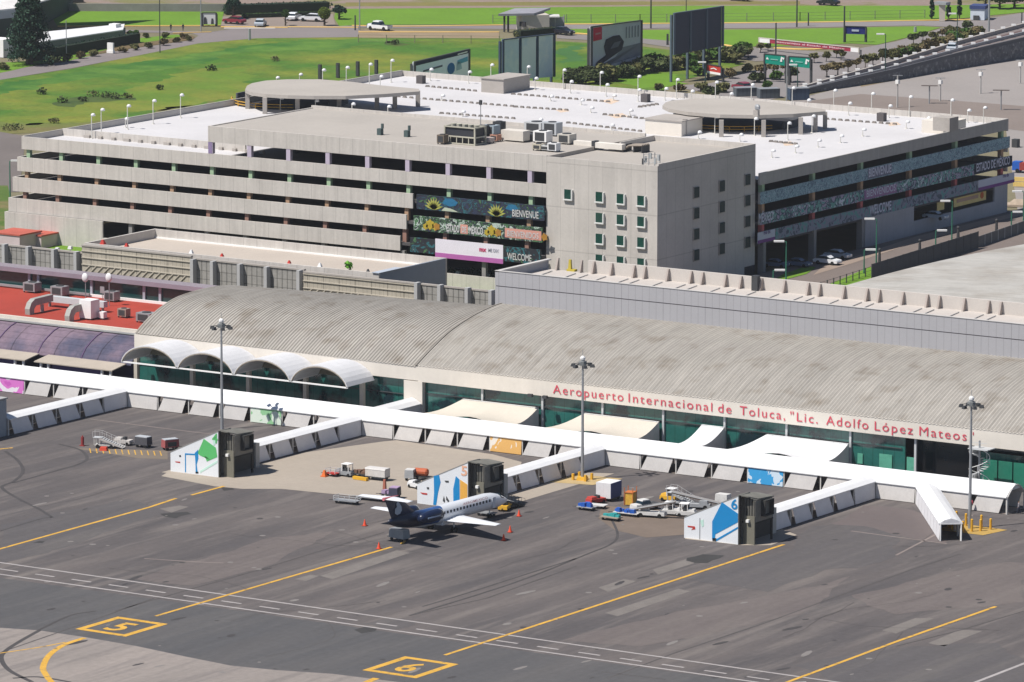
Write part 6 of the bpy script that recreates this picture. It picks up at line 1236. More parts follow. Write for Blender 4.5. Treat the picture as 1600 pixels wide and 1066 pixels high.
# ================================================================ LANDSIDE ROAD (right): lamps, cars, fence
def scr(p): v = Vector(p)-CAM; z = v.dot(FWD); return 800+F_PX*v.dot(RGT)/z, 533-F_PX*v.dot(UPV)/z
def zat(P, py):
    """height above the ground point P at which picture row py is met"""
    y0 = scr((P[0],P[1],0))[1]; y1 = scr((P[0],P[1],10))[1]; return 10*(y0-py)/(y0-y1)
gl = mat('lamp_post_green', (.03,.16,.10), .6, .08)
def green_lamp(px, py, top, label, arm=-1.6, two=False, col=None, z=1.3):
    q = G(px, py, z); h = zat(q, top)-z; t = thing('street_lamp', label, 'street lamp', tuple(q)); m = MB(); m.tube(q+Vector((0,0,-.1)), q+Vector((0,0,h)), .14, .09); m.build('pole', col or gl, t)
    m = MB(); d = Vector((math.cos(YAW), math.sin(YAW), 0)); m.tube(q+Vector((0,0,h)), q+d*arm*.5+Vector((0,0,h+.15)), .07); m.build('arm', col or gl, t)
    m = MB(); c = q+d*arm*.75+Vector((0,0,h+.1)); m.bar(c-d*.85, c+d*.85, .5, .28); m.build('lamp_head', whitep, t); return t
for a in ((1228,448,378,'tall green street lamp beside the parked blue car, left end of the garage road'), (1208,450,423,'short green street lamp at the left end of the garage road',1.4), (1369,419,343,'tall green street lamp in front of the word WELCOME'), (1350,428,391,'short green street lamp left of the dark fence',1.4),
          (1487,388,315,'tall green street lamp before the far ground storey openings'), (1462,386,361,'short green street lamp at the middle of the garage road',1.4), (1580,366,332,'short green street lamp near the right picture edge',1.4), (1599,360,300,'green street lamp cut by the right picture edge'),
          (1099,440,407,'white-headed street lamp in front of the shaded office block wall'), (16,312,252,'green street lamp at the left corner of the garage',1.4)): green_lamp(*a)
def sedan(label, px, py, rz, col, z=0, name='parked_car', group=None, s=1.0, q=None, spec=.5):
    t = thing(name, label, 'car', (0,0,0), group)
    pr = [(-2.2,.35),(-2.25,.75),(-1.95,.92),(-1.3,.98),(1.05,.95),(2.05,.82),(2.2,.6),(2.2,.35)]; cp = [(-1.75,.92),(-1.1,1.42),(.25,1.45),(1.15,.93)]
    m = MB(); m.loft([[(x, y*.995, z_) for y, z_ in pr] for x in (-.86,-.8,.8,.86)][1:3]); m.loft([[(-.86*k, y, z_*(1 if z_ > .5 else 1)) for y, z_ in pr] for k in (1,-1)]); m.build('body', col, t)
    m = MB(); m.ext([(-.66, y*.97, z_) for y, z_ in cp], (1.32,0,0)); m.build('roof', col, t)
    m = MB(); m.ext([(-.72, y*1.03, z_-.07 if z_ > 1 else z_) for y, z_ in cp], (1.44,0,0)); m.build('windows', glassd, t)
    m = MB(); [m.box(x-.16, x+.16, 2.17, 2.23, .58, .74) for x in (-.6,.6)]; m.build('headlights', whitep, t)
    wheels(t, [(-.78,1.35),(.78,1.35),(-.78,-1.3),(.78,-1.3)], .33, .2)
    q = q or G(px, py, z); t.location = (q.x, q.y, q.z); t.rotation_euler = (0,0,rz); t.scale = (s,s,s); return t
slv = mat('car_silver', (.42,.46,.50), .3, .03, 1); wcar = mat('car_white', (.72,.73,.74), .3, .03, 1); bcar = mat('car_blue_grey', (.10,.14,.22), .3, .03, 1); mcar = mat('car_maroon', (.22,.03,.05), .3, .03, 1); kcar = mat('car_black', (.02,.02,.028), .25, .03, 1)
sedan('blue-grey parked car partly hidden beside the office block', 1212, 418, PI*1.55, bcar, z=1.3); sedan('blue-grey parked car behind the tall green lamp', 1248, 417, PI*1.52, bcar, z=1.3)
sedan('white parked sedan, nearer of the two pale cars outside the garage', 1293, 413, PI*1.5, wcar, s=1.05, z=1.3); sedan('silver parked sedan behind the white one outside the garage', 1309, 404, PI*1.5, slv, s=1.05, z=1.3)
sedan('pale car in the shade deep inside the garage ground opening', 1462, 343, PI*1.5, slv, z=3.2)
def fence(label, pts, h, mm, step=2.5, solid=False, z=0, name='fence', slat=None):
    P = [G(x, y, z) for x, y in pts]; t = thing(name, label, 'fence', tuple(P[0])); m = MB(); r = MB()
    for a, b in zip(P, P[1:]):
        k = max(1, int((b-a).length/step))
        for i in range(k+1): c = lerp(a, b, i/k); m.cbox(c+Vector((0,0,-.1)), .14,.14, h+.15)
        if solid: r.bar(a+Vector((0,0,h/2)), b+Vector((0,0,h/2)), .08, h)
        else: [r.bar(a+Vector((0,0,hh)), b+Vector((0,0,hh)), .04, .05) for hh in (.15*h, .55*h, .97*h)]
    each(m, 'post', mm, t); r.build('panels' if solid else 'rails', slat or mm, t); return t
fence('tall dark slatted fence beside the pale curved hall roof', [(1362,440),(1528,388)], 2.9, dsteel, 3, True, 1.3, slat=mat('slatted_dark', (.075,.08,.085), .8, .1, 1, stripe=[(1, .5, .12, .5)]))
fence('lower grey fence continuing right of the tall slatted fence', [(1528,387),(1620,355)], 1.9, steel, 3, True, 1.3, slat=mat('slatted_grey', (.13,.13,.13), .8, .1, 1, stripe=[(1, .5, .12, .5)]))
fence('thin railing fence left of the tall slatted fence', [(1262,462),(1362,430)], 1.5, dsteel, 2.4, z=1.3)
for px, py, h, lb in ((1374,418,3.0,'dark figure-like post before the slatted fence, left'), (1437,396,2.2,'dark short post behind the slatted fence, middle'), (1497,372,1.8,'dark short post on the far garage road'), (1557,362,2.0,'dark short post at the right end of the garage road')):
    q = G(px, py, 1.3); m = MB(); m.tube(q, q+Vector((0,0,h)), .3, .2, n=8); m.ball(q+Vector((0,0,h)), .3); tag(m.build('road_post', dsteel), lb, 'post')
# coaches and stalls at the right edge
def boxtruck(label, px, py, rz, c1, c2, L=7, name='delivery_truck', h=2.6, w_=2.3, cat='truck'):
    t = thing(name, label, cat, (0,0,0)); m = MB(); m.cbox((0,-.8,.6), w_, L-1.8, h); m.build('cargo_box', c1, t); m = MB(); m.cbox((0,L/2-.9,.5), w_*.95, 1.9, 1.9, top=.93); m.build('cab', c2, t)
    m = MB(); m.box(-w_*.45,w_*.45,L/2-.02,L/2+.03,1.3,2.1); m.build('windscreen', glassd, t); wheels(t, [(-w_/2+.15,L/2-1.2),(w_/2-.15,L/2-1.2),(-w_/2+.15,-L/2+1.2),(w_/2-.15,-L/2+1.2)], .45,.3); return place(t, px, py, rz)
boxtruck('red, white and blue truck cut by the right picture edge', 1604, 270, PI*.55, mat('dull_red_box', (.30,.05,.04)), bluep, 6, h=1.6); 
for i, (py, lb) in enumerate(((284,'upper'),(292,'lower'))):
    a, b = G(1583, py), G(1640, py+2); m = MB(); m.bar(a+Vector((0,0,.5)), b+Vector((0,0,.5)), .3, .8); tag(m.build('yellow_barrier', mat('barrier_yellow', (.70,.50,.16))), lb+' one of two long yellow barriers at the right picture edge', 'barrier')
q = G(1592,322); m = MB(); m.cbox(q, 5,3,.4, .3); m.cbox(q+Vector((0,0,.4)), 4,2.2,.8, .3, top=.5); tag(m.build('debris_heap', mat('heap_tan', (.38,.31,.24), .95, .2, 1)), 'tan heap at the foot of the garage far corner', 'heap')
q = G(1587,230); m = MB(); m.cbox(q, 1.2,1.2,1.6); tag(m.build('utility_box', dsteel), 'small black utility box on the bare ground right of the garage', 'box')

# ================================================================ BILLBOARDS AND SIGNS
def board(label, L0, R0, tops, bots, print_m, posts=2, panels=1, frame=dsteel, name='billboard', thick=.5, extra=None, cat='billboard'):
    A, B = G(*L0), G(*R0); za = (zat(A, tops[0]), zat(A, bots[0])); zb = (zat(B, tops[1]), zat(B, bots[1])); d = (B-A).normalized(); n_ = Vector((d.y, -d.x, 0))
    t = thing(name, label, cat, tuple(A)); V = lambda k, z: Vector((*(A+(B-A)*k).xy, z)); top = lambda k: za[0]+(zb[0]-za[0])*k; bot = lambda k: za[1]+(zb[1]-za[1])*k
    for i in range(panels):
        a, b = i/panels+(.01 if panels > 1 else 0), (i+1)/panels-(.03 if panels > 1 else 0)
        m = MB(); m.ext([V(a, bot(a)), V(b, bot(b)), V(b, top(b)), V(a, top(a))], -n_*thick); m.build('panel', print_m, t)
    m = MB()
    for i in range(posts): k = i/(posts-1); c = V(k, 0)-n_*(thick+.25); m.cbox(c+Vector((0,0,-.1)), .45,.45, top(k)-.3)
    each(m, 'post', frame, t)
    m = MB()
    for k in [i/panels for i in range(panels+1)]: m.bar(V(k, bot(k)), V(k, top(k)), .3, thick+.1)
    m.bar(V(0, top(0)), V(1, top(1)), thick, .2); m.build('panel_frame', frame, t)
    def poly(name_, pts, mm, lift=.06): m = MB(); m.ext([V(u, bot(u)+(top(u)-bot(u))*v)+n_*lift for u, v in pts], n_*.03); m.build(name_, mm, t)
    if extra: extra(poly, lambda u, v, lift=.06: V(u, bot(u)+(top(u)-bot(u))*v)+n_*lift, t)
    return t
nvb = mat('board_navy', (.015,.02,.06))
def ex1(poly, pt, t):
    poly('header_band', [(0,.80),(1,.86),(1,1),(0,1)], nvb); poly('pale_stripe', [(.78,.88),(.96,.9),(.96,.95),(.78,.93)], whitep, .1)
    poly('text_line', [(.15,.42),(.50,.52),(.50,.60),(.15,.50)], mat('print_grey', (.10,.11,.15)))
    poly('round_logo', [(.66+.07*math.cos(a), .38+.24*math.sin(a)) for a in [math.pi*2*k/14 for k in range(14)]], mat('logo_blue', (.02,.14,.36)))
    poly('light_blue_print', [(.78,.50),(.97,.56),(.97,.74),(.78,.66)], mat('logo_cyan', (.10,.38,.55))); poly('light_blue_print', [(.76,.25),(.86,.3),(.84,.6),(.77,.6)], mat('logo_pale', (.36,.50,.60)))
board('low white billboard with navy header and round blue logo behind the garage', (648,150), (733,132), (97,77), (128,118), mat('board_white', (.84,.88,.98), .8, .02), 3, 1, extra=ex1)
board('pale blue three-panel billboard back with dark uprights', (786,150), (866,132), (62,53), (126,120), mat('board_pale_blue', (.68,.73,.82), .8, .05, .15, tint=((.82,.82,.85), .12, .45, .55)), 4, 3, frame=mat('board_upright', (.04,.06,.10)))
def ex3(poly, pt, t):
    poly('red_square', [(.03,.66),(.20,.68),(.20,.97),(.03,.97)], mat('board_red', (.62,.03,.06))); poly('ground_print', [(0,0),(1,.16),(1,.46),(.62,.42),(.35,.05)], mat('print_mid_grey', (.27,.28,.31)), .04)
    poly('dark_shape', [(.06,.05),(.25,.14),(.38,.22),(.60,.36),(.64,.55),(.55,.72),(.42,.72),(.28,.66),(.24,.5),(.28,.3),(.10,.17)], mat('print_black', (.03,.032,.045)), .08); poly('grey_detail', [(.36,.42),(.52,.45),(.58,.58),(.44,.56)], mat('print_slate', (.14,.14,.18)), .12)
    for k in range(5): poly('pale_streak', [(.68+k*.06,.62),(.70+k*.06,.62),(.70+k*.06,.90),(.68+k*.06,.88)], mat('print_pale_grey', (.24,.25,.28)))
    poly('pale_letters', [(.07,.80),(.17,.81),(.17,.85),(.07,.84)], mat('print_pinkish', (.60,.25,.26)), .1)
board('tall grey picture billboard with a dark shape and a red upper left square', (924,124), (1002,110), (42,32), (110,96), mat('board_photo_grey', (.62,.62,.66), .7, .1, .2), 4, 1, extra=ex3)
board('tall dark three-panel billboard back on high posts', (1053,128), (1129,113), (21,10), (86,72), mat('board_dark', (.025,.035,.06), .6, .1, .5), 4, 3, frame=mat('board_frame_slate', (.09,.12,.15)))
def exr(poly, pt, t): poly('white_foot', [(0,0),(1,0),(1,.25),(0,.25)], whitep); poly('white_mark', [(.3,.5),(.5,.62),(.7,.5),(.7,.6),(.5,.72),(.3,.6)], whitep)
board('small red sign with white foot in front of the far hedges', (1104,124), (1127,128), (100,104), (114,118), redp, 2, 1, thick=.2, extra=exr, name='road_sign', cat='sign')
def exg(poly, pt, t): poly('white_arrow', [(.08,.45),(.14,.7),(.22,.45)], whitep); poly('white_arrow', [(.75,.35),(.85,.35),(.85,.7),(.92,.55),(.95,.75),(.8,.85)], whitep); poly('text_line', [(.3,.45),(.65,.45),(.65,.55),(.3,.55)], mat('sign_text', (.20,.50,.42)))
gsm = mat('sign_green', (.0,.25,.17), .6, .04, 1)
board('green overhead road sign with white arrow, left one of two', (1194,128), (1227,130), (84,87), (99,103), gsm, 2, 1, thick=.15, extra=exg, name='road_sign', cat='sign')
board('green overhead road sign with white arrows, right one of two', (1232,133), (1266,135), (88,90), (103,107), gsm, 2, 1, thick=.15, extra=exg, name='road_sign', cat='sign')
def exm(poly, pt, t):
    poly('white_emblem_panel', [(0,.0),(.11,.0),(.11,1),(0,1)], whitep); poly('white_emblem_panel', [(.92,0),(1,0),(1,1),(.92,1)], whitep)
    m = MB(); 
    A = pt(.17,.3,.1); B = pt(.86,.3,.1); H = (pt(.5,.75)-pt(.5,.25)).length*.9; dd = B-A
    text_mesh(m, 'Bienvenidos al Estado de México', 1, H, lambda u, v, w_: A+dd*u+Vector((0,0,v)), .01); m.build('lettering', mat('sign_pale_pink', (.70,.50,.52)), t)
board('long maroon banner sign spanning the entrance road on white posts', (1186,78), (1342,96), (59,75), (66,82), mat('sign_maroon', (.32,.03,.06)), 2, 1, frame=mat('post_cream', (.50,.46,.40)), thick=.2, extra=exm, name='gateway_sign', cat='sign')
def exb(poly, pt, t): poly('white_text_block', [(.32,.35),(.66,.35),(.66,.6),(.32,.6)], mat('sign_text_white', (.55,.60,.72)))
board('small dark blue sign on the far lawn right of the tall posts', (1320,66), (1353,66), (41,42), (53,54), mat('sign_blue', (.02,.03,.20)), 2, 1, thick=.2, extra=exb, name='road_sign', cat='sign')
def exw(poly, pt, t): poly('dark_shape', [(.1,0),(.35,0),(.3,.55),(.2,.65),(.12,.5)], dsteel); poly('dark_shape', [(.62,0),(.8,0),(.78,.5),(.66,.5)], dsteel)
board('square white panel sign with two dark figures on the upper left lawn', (316,41), (338,41), (20,20), (38,38), white, 2, 1, thick=.2, extra=exw, name='panel_sign', cat='sign')
q = G(173,83); m = MB(); m.cbox(q, 1.6,.5,2.3); m.cbox(q+Vector((0,0,0)), 1.8,.7,.6); tag(m.build('marker_stone', whitep), 'small upright white marker among the shrubs of the left drive', 'marker')
for px, y0, y1, lb, w_ in ((250,82,-20,'thin dark mast above the left drive',.12), (314,50,-20,'thin dark mast beside the white panel sign',.15), (104,96,32,'thin post in front of the long white building',.10), (562,47,-10,'tall dark post left of the white pick-up on the upper road',.16), (555,47,24,'short dark post beside the tall one on the upper road',.2), (1017,44,-10,'tall dark post behind the picture billboard',.2),
                       (1072,38,-10,'thin tall post behind the dark billboard',.12), (1212,98,36,'dark post behind the maroon banner sign',.2), (1245,42,-10,'tall thin post on the far lawn, left one',.2), (1263,40,20,'short thin post right of it on the far lawn',.18), (1319,66,10,'dark post holding the left edge of the dark blue sign',.22),
                       (1229,170,90,'thin grey pole standing before the right green sign',.16), (1545,50,-10,'tall grey post on the motorway approach',.28), (1596,64,20,'dark post on the raised motorway at the right edge',.18), (832,57,40,'',0), (390,62,45,'white and red marker post on the upper road bend',.35), (926,62,0,'',0), (1043,70,53,'dark signal post between the two tall billboards',.3), (1430,50,42,'small white-topped post on the far lawn',.4), (1353,60,54,'',0)):
    if not lb: continue
    q = G(px, y0); h = zat(q, y1); m = MB(); m.tube(q+Vector((0,0,-.1)), q+Vector((0,0,h)), w_, w_*.8, n=6); tag(m.build('post', dsteel if 'grey' not in lb and 'white' not in lb else steel), lb, 'post')
for a in ((1383,125,54,'dark street lamp rising beside the motorway, middle',-1.5), (1495,92,22,'dark green street lamp beside the motorway near the silver car',-1.5), (1246,150,102,'dark green street lamp in front of the right green sign',-1.3), (1102,140,98,'grey street lamp left of the small red sign',-1.0)): green_lamp(*a[:4], arm=a[4], z=0, col=mat('dark_green_post', (.03,.07,.06)))
for i, (px, py, top) in enumerate(((1402,168,118),(1469,158,110),(1532,146,97),(1594,130,82))):
    q = G(px, py); h = zat(q, top+ (12 if i else 0)); t = thing('floodlight_pole', nth(i)+' from the left of the pale lamp posts on the parking ground', 'lamp post', tuple(q), 'parking ground lamp posts')
    m = MB(); m.tube(q, q+Vector((0,0,h)), .2, .14); m.build('pole', mat('pole_pale', (.42,.40,.38)), t); m = MB(); m.cbox(q+Vector((0,0,h*.74)), .7,.7,.8); m.build('white_box', whitep, t); m = MB(); m.bar(q+Vector((-.9,-.5,h)), q+Vector((.9,.5,h)), .18,.12); m.build('cross_arm', steel, t)
for i, (px, py, top) in enumerate(((1452,162,134),(1564,172,141))):
    q = G(px, py); h = zat(q, top); t = thing('shade_frame', ('left' if not i else 'right')+' dark flat-topped light frame on the parking ground', 'lamp post', tuple(q)); m = MB(); m.tube(q, q+Vector((0,0,h)), .15); m.build('pole', steel, t); m = MB(); m.bar(q+Vector((-1.5,-.8,h)), q+Vector((1.5,.8,h)), .9,.12); m.build('flat_head', mat('frame_brown', (.11,.09,.08)), t)
# dark site containers
for px0, px1, py, h, lb in ((1232,1262,156,2.4,'dark blue site container at the foot of the motorway slope'), (1185,1216,153,1.9,'grey site container left of the blue one behind the garage'), (1148,1180,150,1.7,'low grey-green site container behind the right round roof')):
    A = G(px0, py); B = G(px1, py-1); t = thing('site_container', lb, 'container', tuple(A)); m = MB(); m.bar(A+Vector((0,0,h/2)), B+Vector((0,0,h/2)), 2.4, h); m.build('body', mat('container_'+('blue' if 'dark blue' in lb else 'grey'), (.05,.075,.12) if 'dark blue' in lb else (.10,.115,.13), .7, .08, 1, stripe=[(0, .6, .1, .3)]), t)
    m = MB(); m.bar(A+Vector((0,0,h+.06)), B+Vector((0,0,h+.06)), 2.6, .1); m.build('roof', steel, t)

# ================================================================ FAR BUILDINGS
t = thing('guard_house', 'small cream guard house with grey overhanging roof beside the upper road', 'guard house', tuple(G(790,50))); A, B = G(800,50), G(843,49); zz = zat(A, 24)
m = MB(); m.bar(A+Vector((0,3,zz/2)), B+Vector((0,3,zz/2)), 6, zz); m.build('wall', mat('guard_cream', (.50,.46,.40)), t)
C_, D = G(786,50), G(842,49); m = MB(); m.ext([C_+Vector((0,-2,zz)), D+Vector((0,-2,zz)), D+Vector((-2,8,zz+.3)), C_+Vector((-2,8,zz+.3))], (0,0,.5)); m.build('roof', mat('guard_roof', (.26,.26,.29)), t)
m = MB(); [m.cbox(G(px, 50), .35,.35,zz) for px in (788, 794)]; each(m, 'porch_post', dsteel, t); q = G(818,50); m = MB(); m.cbox(q+Vector((0,-.4,1.3)), 1.6,.3,1.1); m.build('window', dark, t)
t = thing('carport', 'small white-roofed carport behind the black car right of the guard house', 'carport', tuple(G(848,44))); A, B = G(846,45), G(874,45); m = MB(); m.bar(A+Vector((0,0,3)), B+Vector((0,0,3)), 5, .25); m.build('roof', mat('carport_white', (.55,.54,.52)), t); m = MB(); [m.cbox(p+Vector((0,dy,0)), .2,.2,3) for p in (A, B) for dy in (-2,2)]; m.bar(A+Vector((0,2.2,1.4)), B+Vector((0,2.2,1.4)), .2,2.4); m.build('posts', steel, t)
t = thing('long_white_building', 'long low white-roofed building behind the dark hedge at the upper left', 'building', tuple(G(92,78))); A, B = G(60,80), G(192,60)
m = MB(); h1 = 1.8; m.ext([A, B, B+Vector((-3,5,0)), A+Vector((-9,9,0))], (0,0,h1)); m.build('wall', mat('dull_green_wall', (.16,.20,.17)), t)
m = MB(); m.ext([A+Vector((0,-.3,h1)), B+Vector((.3,-.3,h1)), B+Vector((-4,6,h1+.5)), A+Vector((-10,9,h1+.5))], (0,0,.25)); m.build('roof', white, t); m = MB(); m.box(B.x-4,B.x-2,B.y,B.y+2,h1,h1+1.3); m.build('roof_unit', whitep, t)
t = thing('hangar', 'corner of a big pale hangar roof at the upper left picture corner', 'building', tuple(G(-30,60))); A, B = G(-120,78), G(26,62)
hh = zat(B, 27); m = MB(); m.ext([A, B, B+Vector((-30,60,0)), A+Vector((-30,60,0))], (0,0,hh)); m.build('wall', mat('hangar_wall', (.05,.07,.06), .9, .1, .2), t)
m = MB(); m.ext([A+Vector((0,-1,hh)), B+Vector((0,-1,hh)), B+Vector((0,-1,hh+1.8)), A+Vector((0,-1,hh+1.8))], (0,.8,0)); m.build('fascia', mat('hangar_fascia', (.42,.44,.48)), t); m = MB(); m.ext([A+Vector((0,-.1,hh+1.8)), B+Vector((0,-.1,hh+1.8)), B+Vector((-2,46,hh+5)), A+Vector((-20,46,hh+5))], (0,0,.3)); m.build('roof', mat('hangar_roof', (.66,.64,.62)), t)
q = G(2,90); m = MB(); m.box(q.x-4,q.x+.6,q.y,q.y+4,0,4.0); tag(m.build('garden_hut', whitep), 'sliver of a white hut left of the big conifer', 'hut')
def wall(label, a, b, h, mm, name='boundary_wall', th_=.4):
    A, B = G(*a), G(*b); m = MB(); m.bar(A+Vector((0,0,h/2-.1)), B+Vector((0,0,h/2-.1)), th_, h+.2); return tag(m.build(name, mm), label, 'wall')
wall('long grey stained boundary wall at the upper left behind the lawn', (62,17), (352,18), 1.8, mat('stained_wall', (.24,.225,.22), .9, .15, .15, .08, 1)); wall('dark low shed roof line above the grey wall at the upper left', (60,5), (128,3), 1.2, dsteel, th_=4)
fence('thin wire fence on grey posts along the far lawn', [(770,36),(1000,35),(1250,32),(1445,28)], 1.9, mat('fence_wire_grey', (.16,.18,.13)), 5.5); fence('thin wire fence below the upper road', [(560,66),(780,68)], 1.7, mat('fence_wire_brown', (.20,.19,.12)), 5.5)
t = thing('advertising_kiosk', 'white kiosk with dark blue roof beside the top right road', 'kiosk', tuple(G(1520,29))); q = G(1530,30); m = MB(); m.cbox(q, 3.4,4.5,2.6, .3); m.build('body', mat('kiosk_white', (.55,.60,.66)), t); m = MB(); m.cbox(q+Vector((0,0,2.6)), 3.8,4.9,.8, .3); m.build('roof', mat('kiosk_blue', (.04,.06,.16)), t); m = MB(); m.cbox(q+Vector((.5,-2.4,0)), 1.4,.2,1.1,.3); m.build('dark_door', dsteel, t)
q = G(1472,33); hz = zat(q, 7); t = thing('entrance_monument', 'tall tapering cream monument between dark cypresses at the top right', 'monument', tuple(q)); m = MB(); m.cbox(q, 1.3,1.0,hz, .5, top=1.25); m.build('shaft', mat('monument_cream', (.56,.50,.42)), t); m = MB(); m.cbox(q+Vector((0,0,hz)), 3.2,2.2,.6); m.build('cap', steel, t)
for a in (('dark red car on the road behind the right round roof', 1160, 141, PI*.35, mcar), ('white and maroon car on the upper left forecourt', 366, 37, PI*.5, mcar), ('silver car on the upper left forecourt', 407, 41, PI*.15, slv), ('white car behind the smaller round tree on the forecourt', 459, 31, PI*.1, wcar), ('white car beside the bigger round topiary tree', 486, 33, PI*.6, wcar),
          ('black car with white panel right of the guard house', 880, 54, PI*1.45, kcar), ('dark car on the top road above the blue sign', 1294, 8, PI*.5, kcar), ('red car cut by the top picture edge', 1156, 1, PI*.5, redp)): sedan(*a[:4], a[4], name='passenger_car', s=1.25)
q = G(1491, 88); A = lerp(lerp(nt_[3], nt_[4], .88), lerp(far[3], far[4], .88), .60); sedan('silver car driving on the raised motorway', 0, 0, PI*.12, slv, name='passenger_car', q=A, s=1.2)
pickup('white pick-up on the upper road left of centre', 593, 47, PI*.5, wcar, bed=True).scale = (1.25,)*3

# ================================================================ TREES AND SHRUBS
R_ = random.Random(11)
LF = {'d': mat('dark_leaf', (.065,.085,.03), .9, .25, .5, .1, 2), 'o': mat('olive_leaf', (.125,.125,.045), .9, .25, .5, .1, 2), 'b': mat('brown_leaf', (.165,.13,.06), .9, .25, .5, .1, 2), 'g': mat('green_leaf', (.055,.115,.018), .9, .25, .5, .1, 2), 'l': mat('lime_leaf', (.14,.19,.03), .9, .2, .5, .1, 2), 'c': mat('conifer_needle', (.026,.062,.038), .9, .3, .4, .12, 1.5)}
bark = mat('bark', (.10,.075,.055), .95, .2, 2)
PT = {}
def proto_tree(k, kind, v):
    key = (k, kind, v)
    rr = random.Random(str(key)); t = thing('shrub' if kind == 'bush' else 'street_tree', '', 'shrub' if kind == 'bush' else 'tree', (0,0,0))
    m = MB(); h0 = .35 if kind == 'bush' else 1.7
    m.tube((0,0,-.1), (.05,0,h0+.5), .16 if kind != 'bush' else .1, .09)
    for j in range(5): a = j*1.26+v; m.tube((.04,0,h0*.75), (math.cos(a)*.9, math.sin(a)*.9, h0+1.0), .07, .03)
    m.build('trunk', bark, t)
    m = MB()
    for j in range(9 if kind != 'bush' else 8):
        a = rr.uniform(0, 6.3); r = rr.uniform(.2,1.15); m.leaves((math.cos(a)*r, math.sin(a)*r, h0+rr.uniform(.4,1.5)), rr.uniform(.65,1.05), rr.uniform(.65,1.05), rr.uniform(.5,.8), 95, .29, rr, .1)
    m.build('crown' if kind != 'bush' else 'foliage', LF[k], t); return t
def plant(px, py, size, k, kind, label, grp):
    v = R_.randrange(3); key = (k, kind, v); q = G(px, py); s = size/7.5/(2.3 if kind == 'bush' else 3.9)
    if key not in PT: c = PT[key] = proto_tree(k, kind, v)
    else: c = dup(PT[key])
    c.location = (q.x, q.y, -.02); c.rotation_euler = (0,0,R_.uniform(0,6.3)); c.scale = (s*R_.uniform(.95,1.25), s*R_.uniform(.95,1.25), s); c['label'] = label; c['group'] = grp
for i, (px, py, s, k) in enumerate(sorted(((6,109,12,'o'),(83,101,15,'d'),(105,96,13,'o'),(126,91,11,'b'),(148,88,11,'o'),(191,82,10,'b'),(211,78,10,'o'),(232,75,10,'o'),(256,71,11,'b'),(276,66,9,'o'),(228,59,9,'o'),(258,59,9,'o'),(287,60,9,'b'),(295,64,9,'o'),(203,56,9,'g'),(212,54,8,'g')))):
    plant(px, py, s, k, 'bush', 'round clipped shrub along the upper left drive, %s counted from the left' % nth(i), 'shrubs along the left drive')
hed = []
for i in range(30): f = i/29; hed.append((893+f*270+R_.uniform(-4,4), 131-f*44+R_.uniform(-3,6), R_.uniform(19,27), R_.choice('dgodo')))
for i, (px, py, s, k) in enumerate(sorted(hed)): plant(px, py, s, k, 'bush', 'dark bush in the irregular hedge behind the garage, %s counted from the left' % nth(i), 'bushes of the far hedge')
for i, (px, py, s, k) in enumerate(sorted(((1090,118,14,'g'),(1112,150,18,'d'),(1130,144,16,'o'),(1098,142,14,'o'),(1140,122,15,'b'),(1168,112,14,'o'),(1060,143,12,'b'),(1028,142,12,'o'),(1182,128,18,'d'),(1212,124,14,'g'),(1200,138,12,'g')))): plant(px, py, s, k, 'bush', 'loose bush near the small red sign, %s from the left of the scattered ones' % nth(i), 'scattered bushes by the red sign')
tr = sorted([(1169,90,20,'o'),(1188,82,18,'o'),(1200,80,14,'d'),(1188,123,24,'b'),(1208,118,20,'b'),(1228,116,18,'b'),(1236,128,26,'d'),(1272,98,18,'o'),(1291,96,17,'o'),(1307,90,16,'o'),(1314,94,18,'o'),(1292,120,22,'b'),(1309,118,24,'b'),(1151,100,20,'o'),(1325,112,20,'b'),(1338,108,18,'b'),(1352,106,22,'o'),(1364,102,20,'o'),(1379,98,24,'o'),(1396,90,16,'b'),(1427,69,19,'d'),(1442,63,16,'d'),(1458,64,17,'o'),(1472,60,16,'b'),(1484,57,20,'o'),(1496,55,16,'o'),(1511,51,22,'d')])
for i, (px, py, s, k) in enumerate(tr): plant(px, py, s, k, 'tree', 'small round-crowned tree along the motorway verge, %s counted from the left' % nth(i), 'trees along the motorway verge')
for i in range(24):
    f = i/23; plant(1398+f*132+R_.uniform(-2,2), 92-f*37+R_.uniform(-2,2), R_.uniform(12,17), R_.choice('ogb'), 'bush', 'low brownish bush on the verge beside the motorway barrier, %s counted from the left' % nth(i), 'verge bushes')
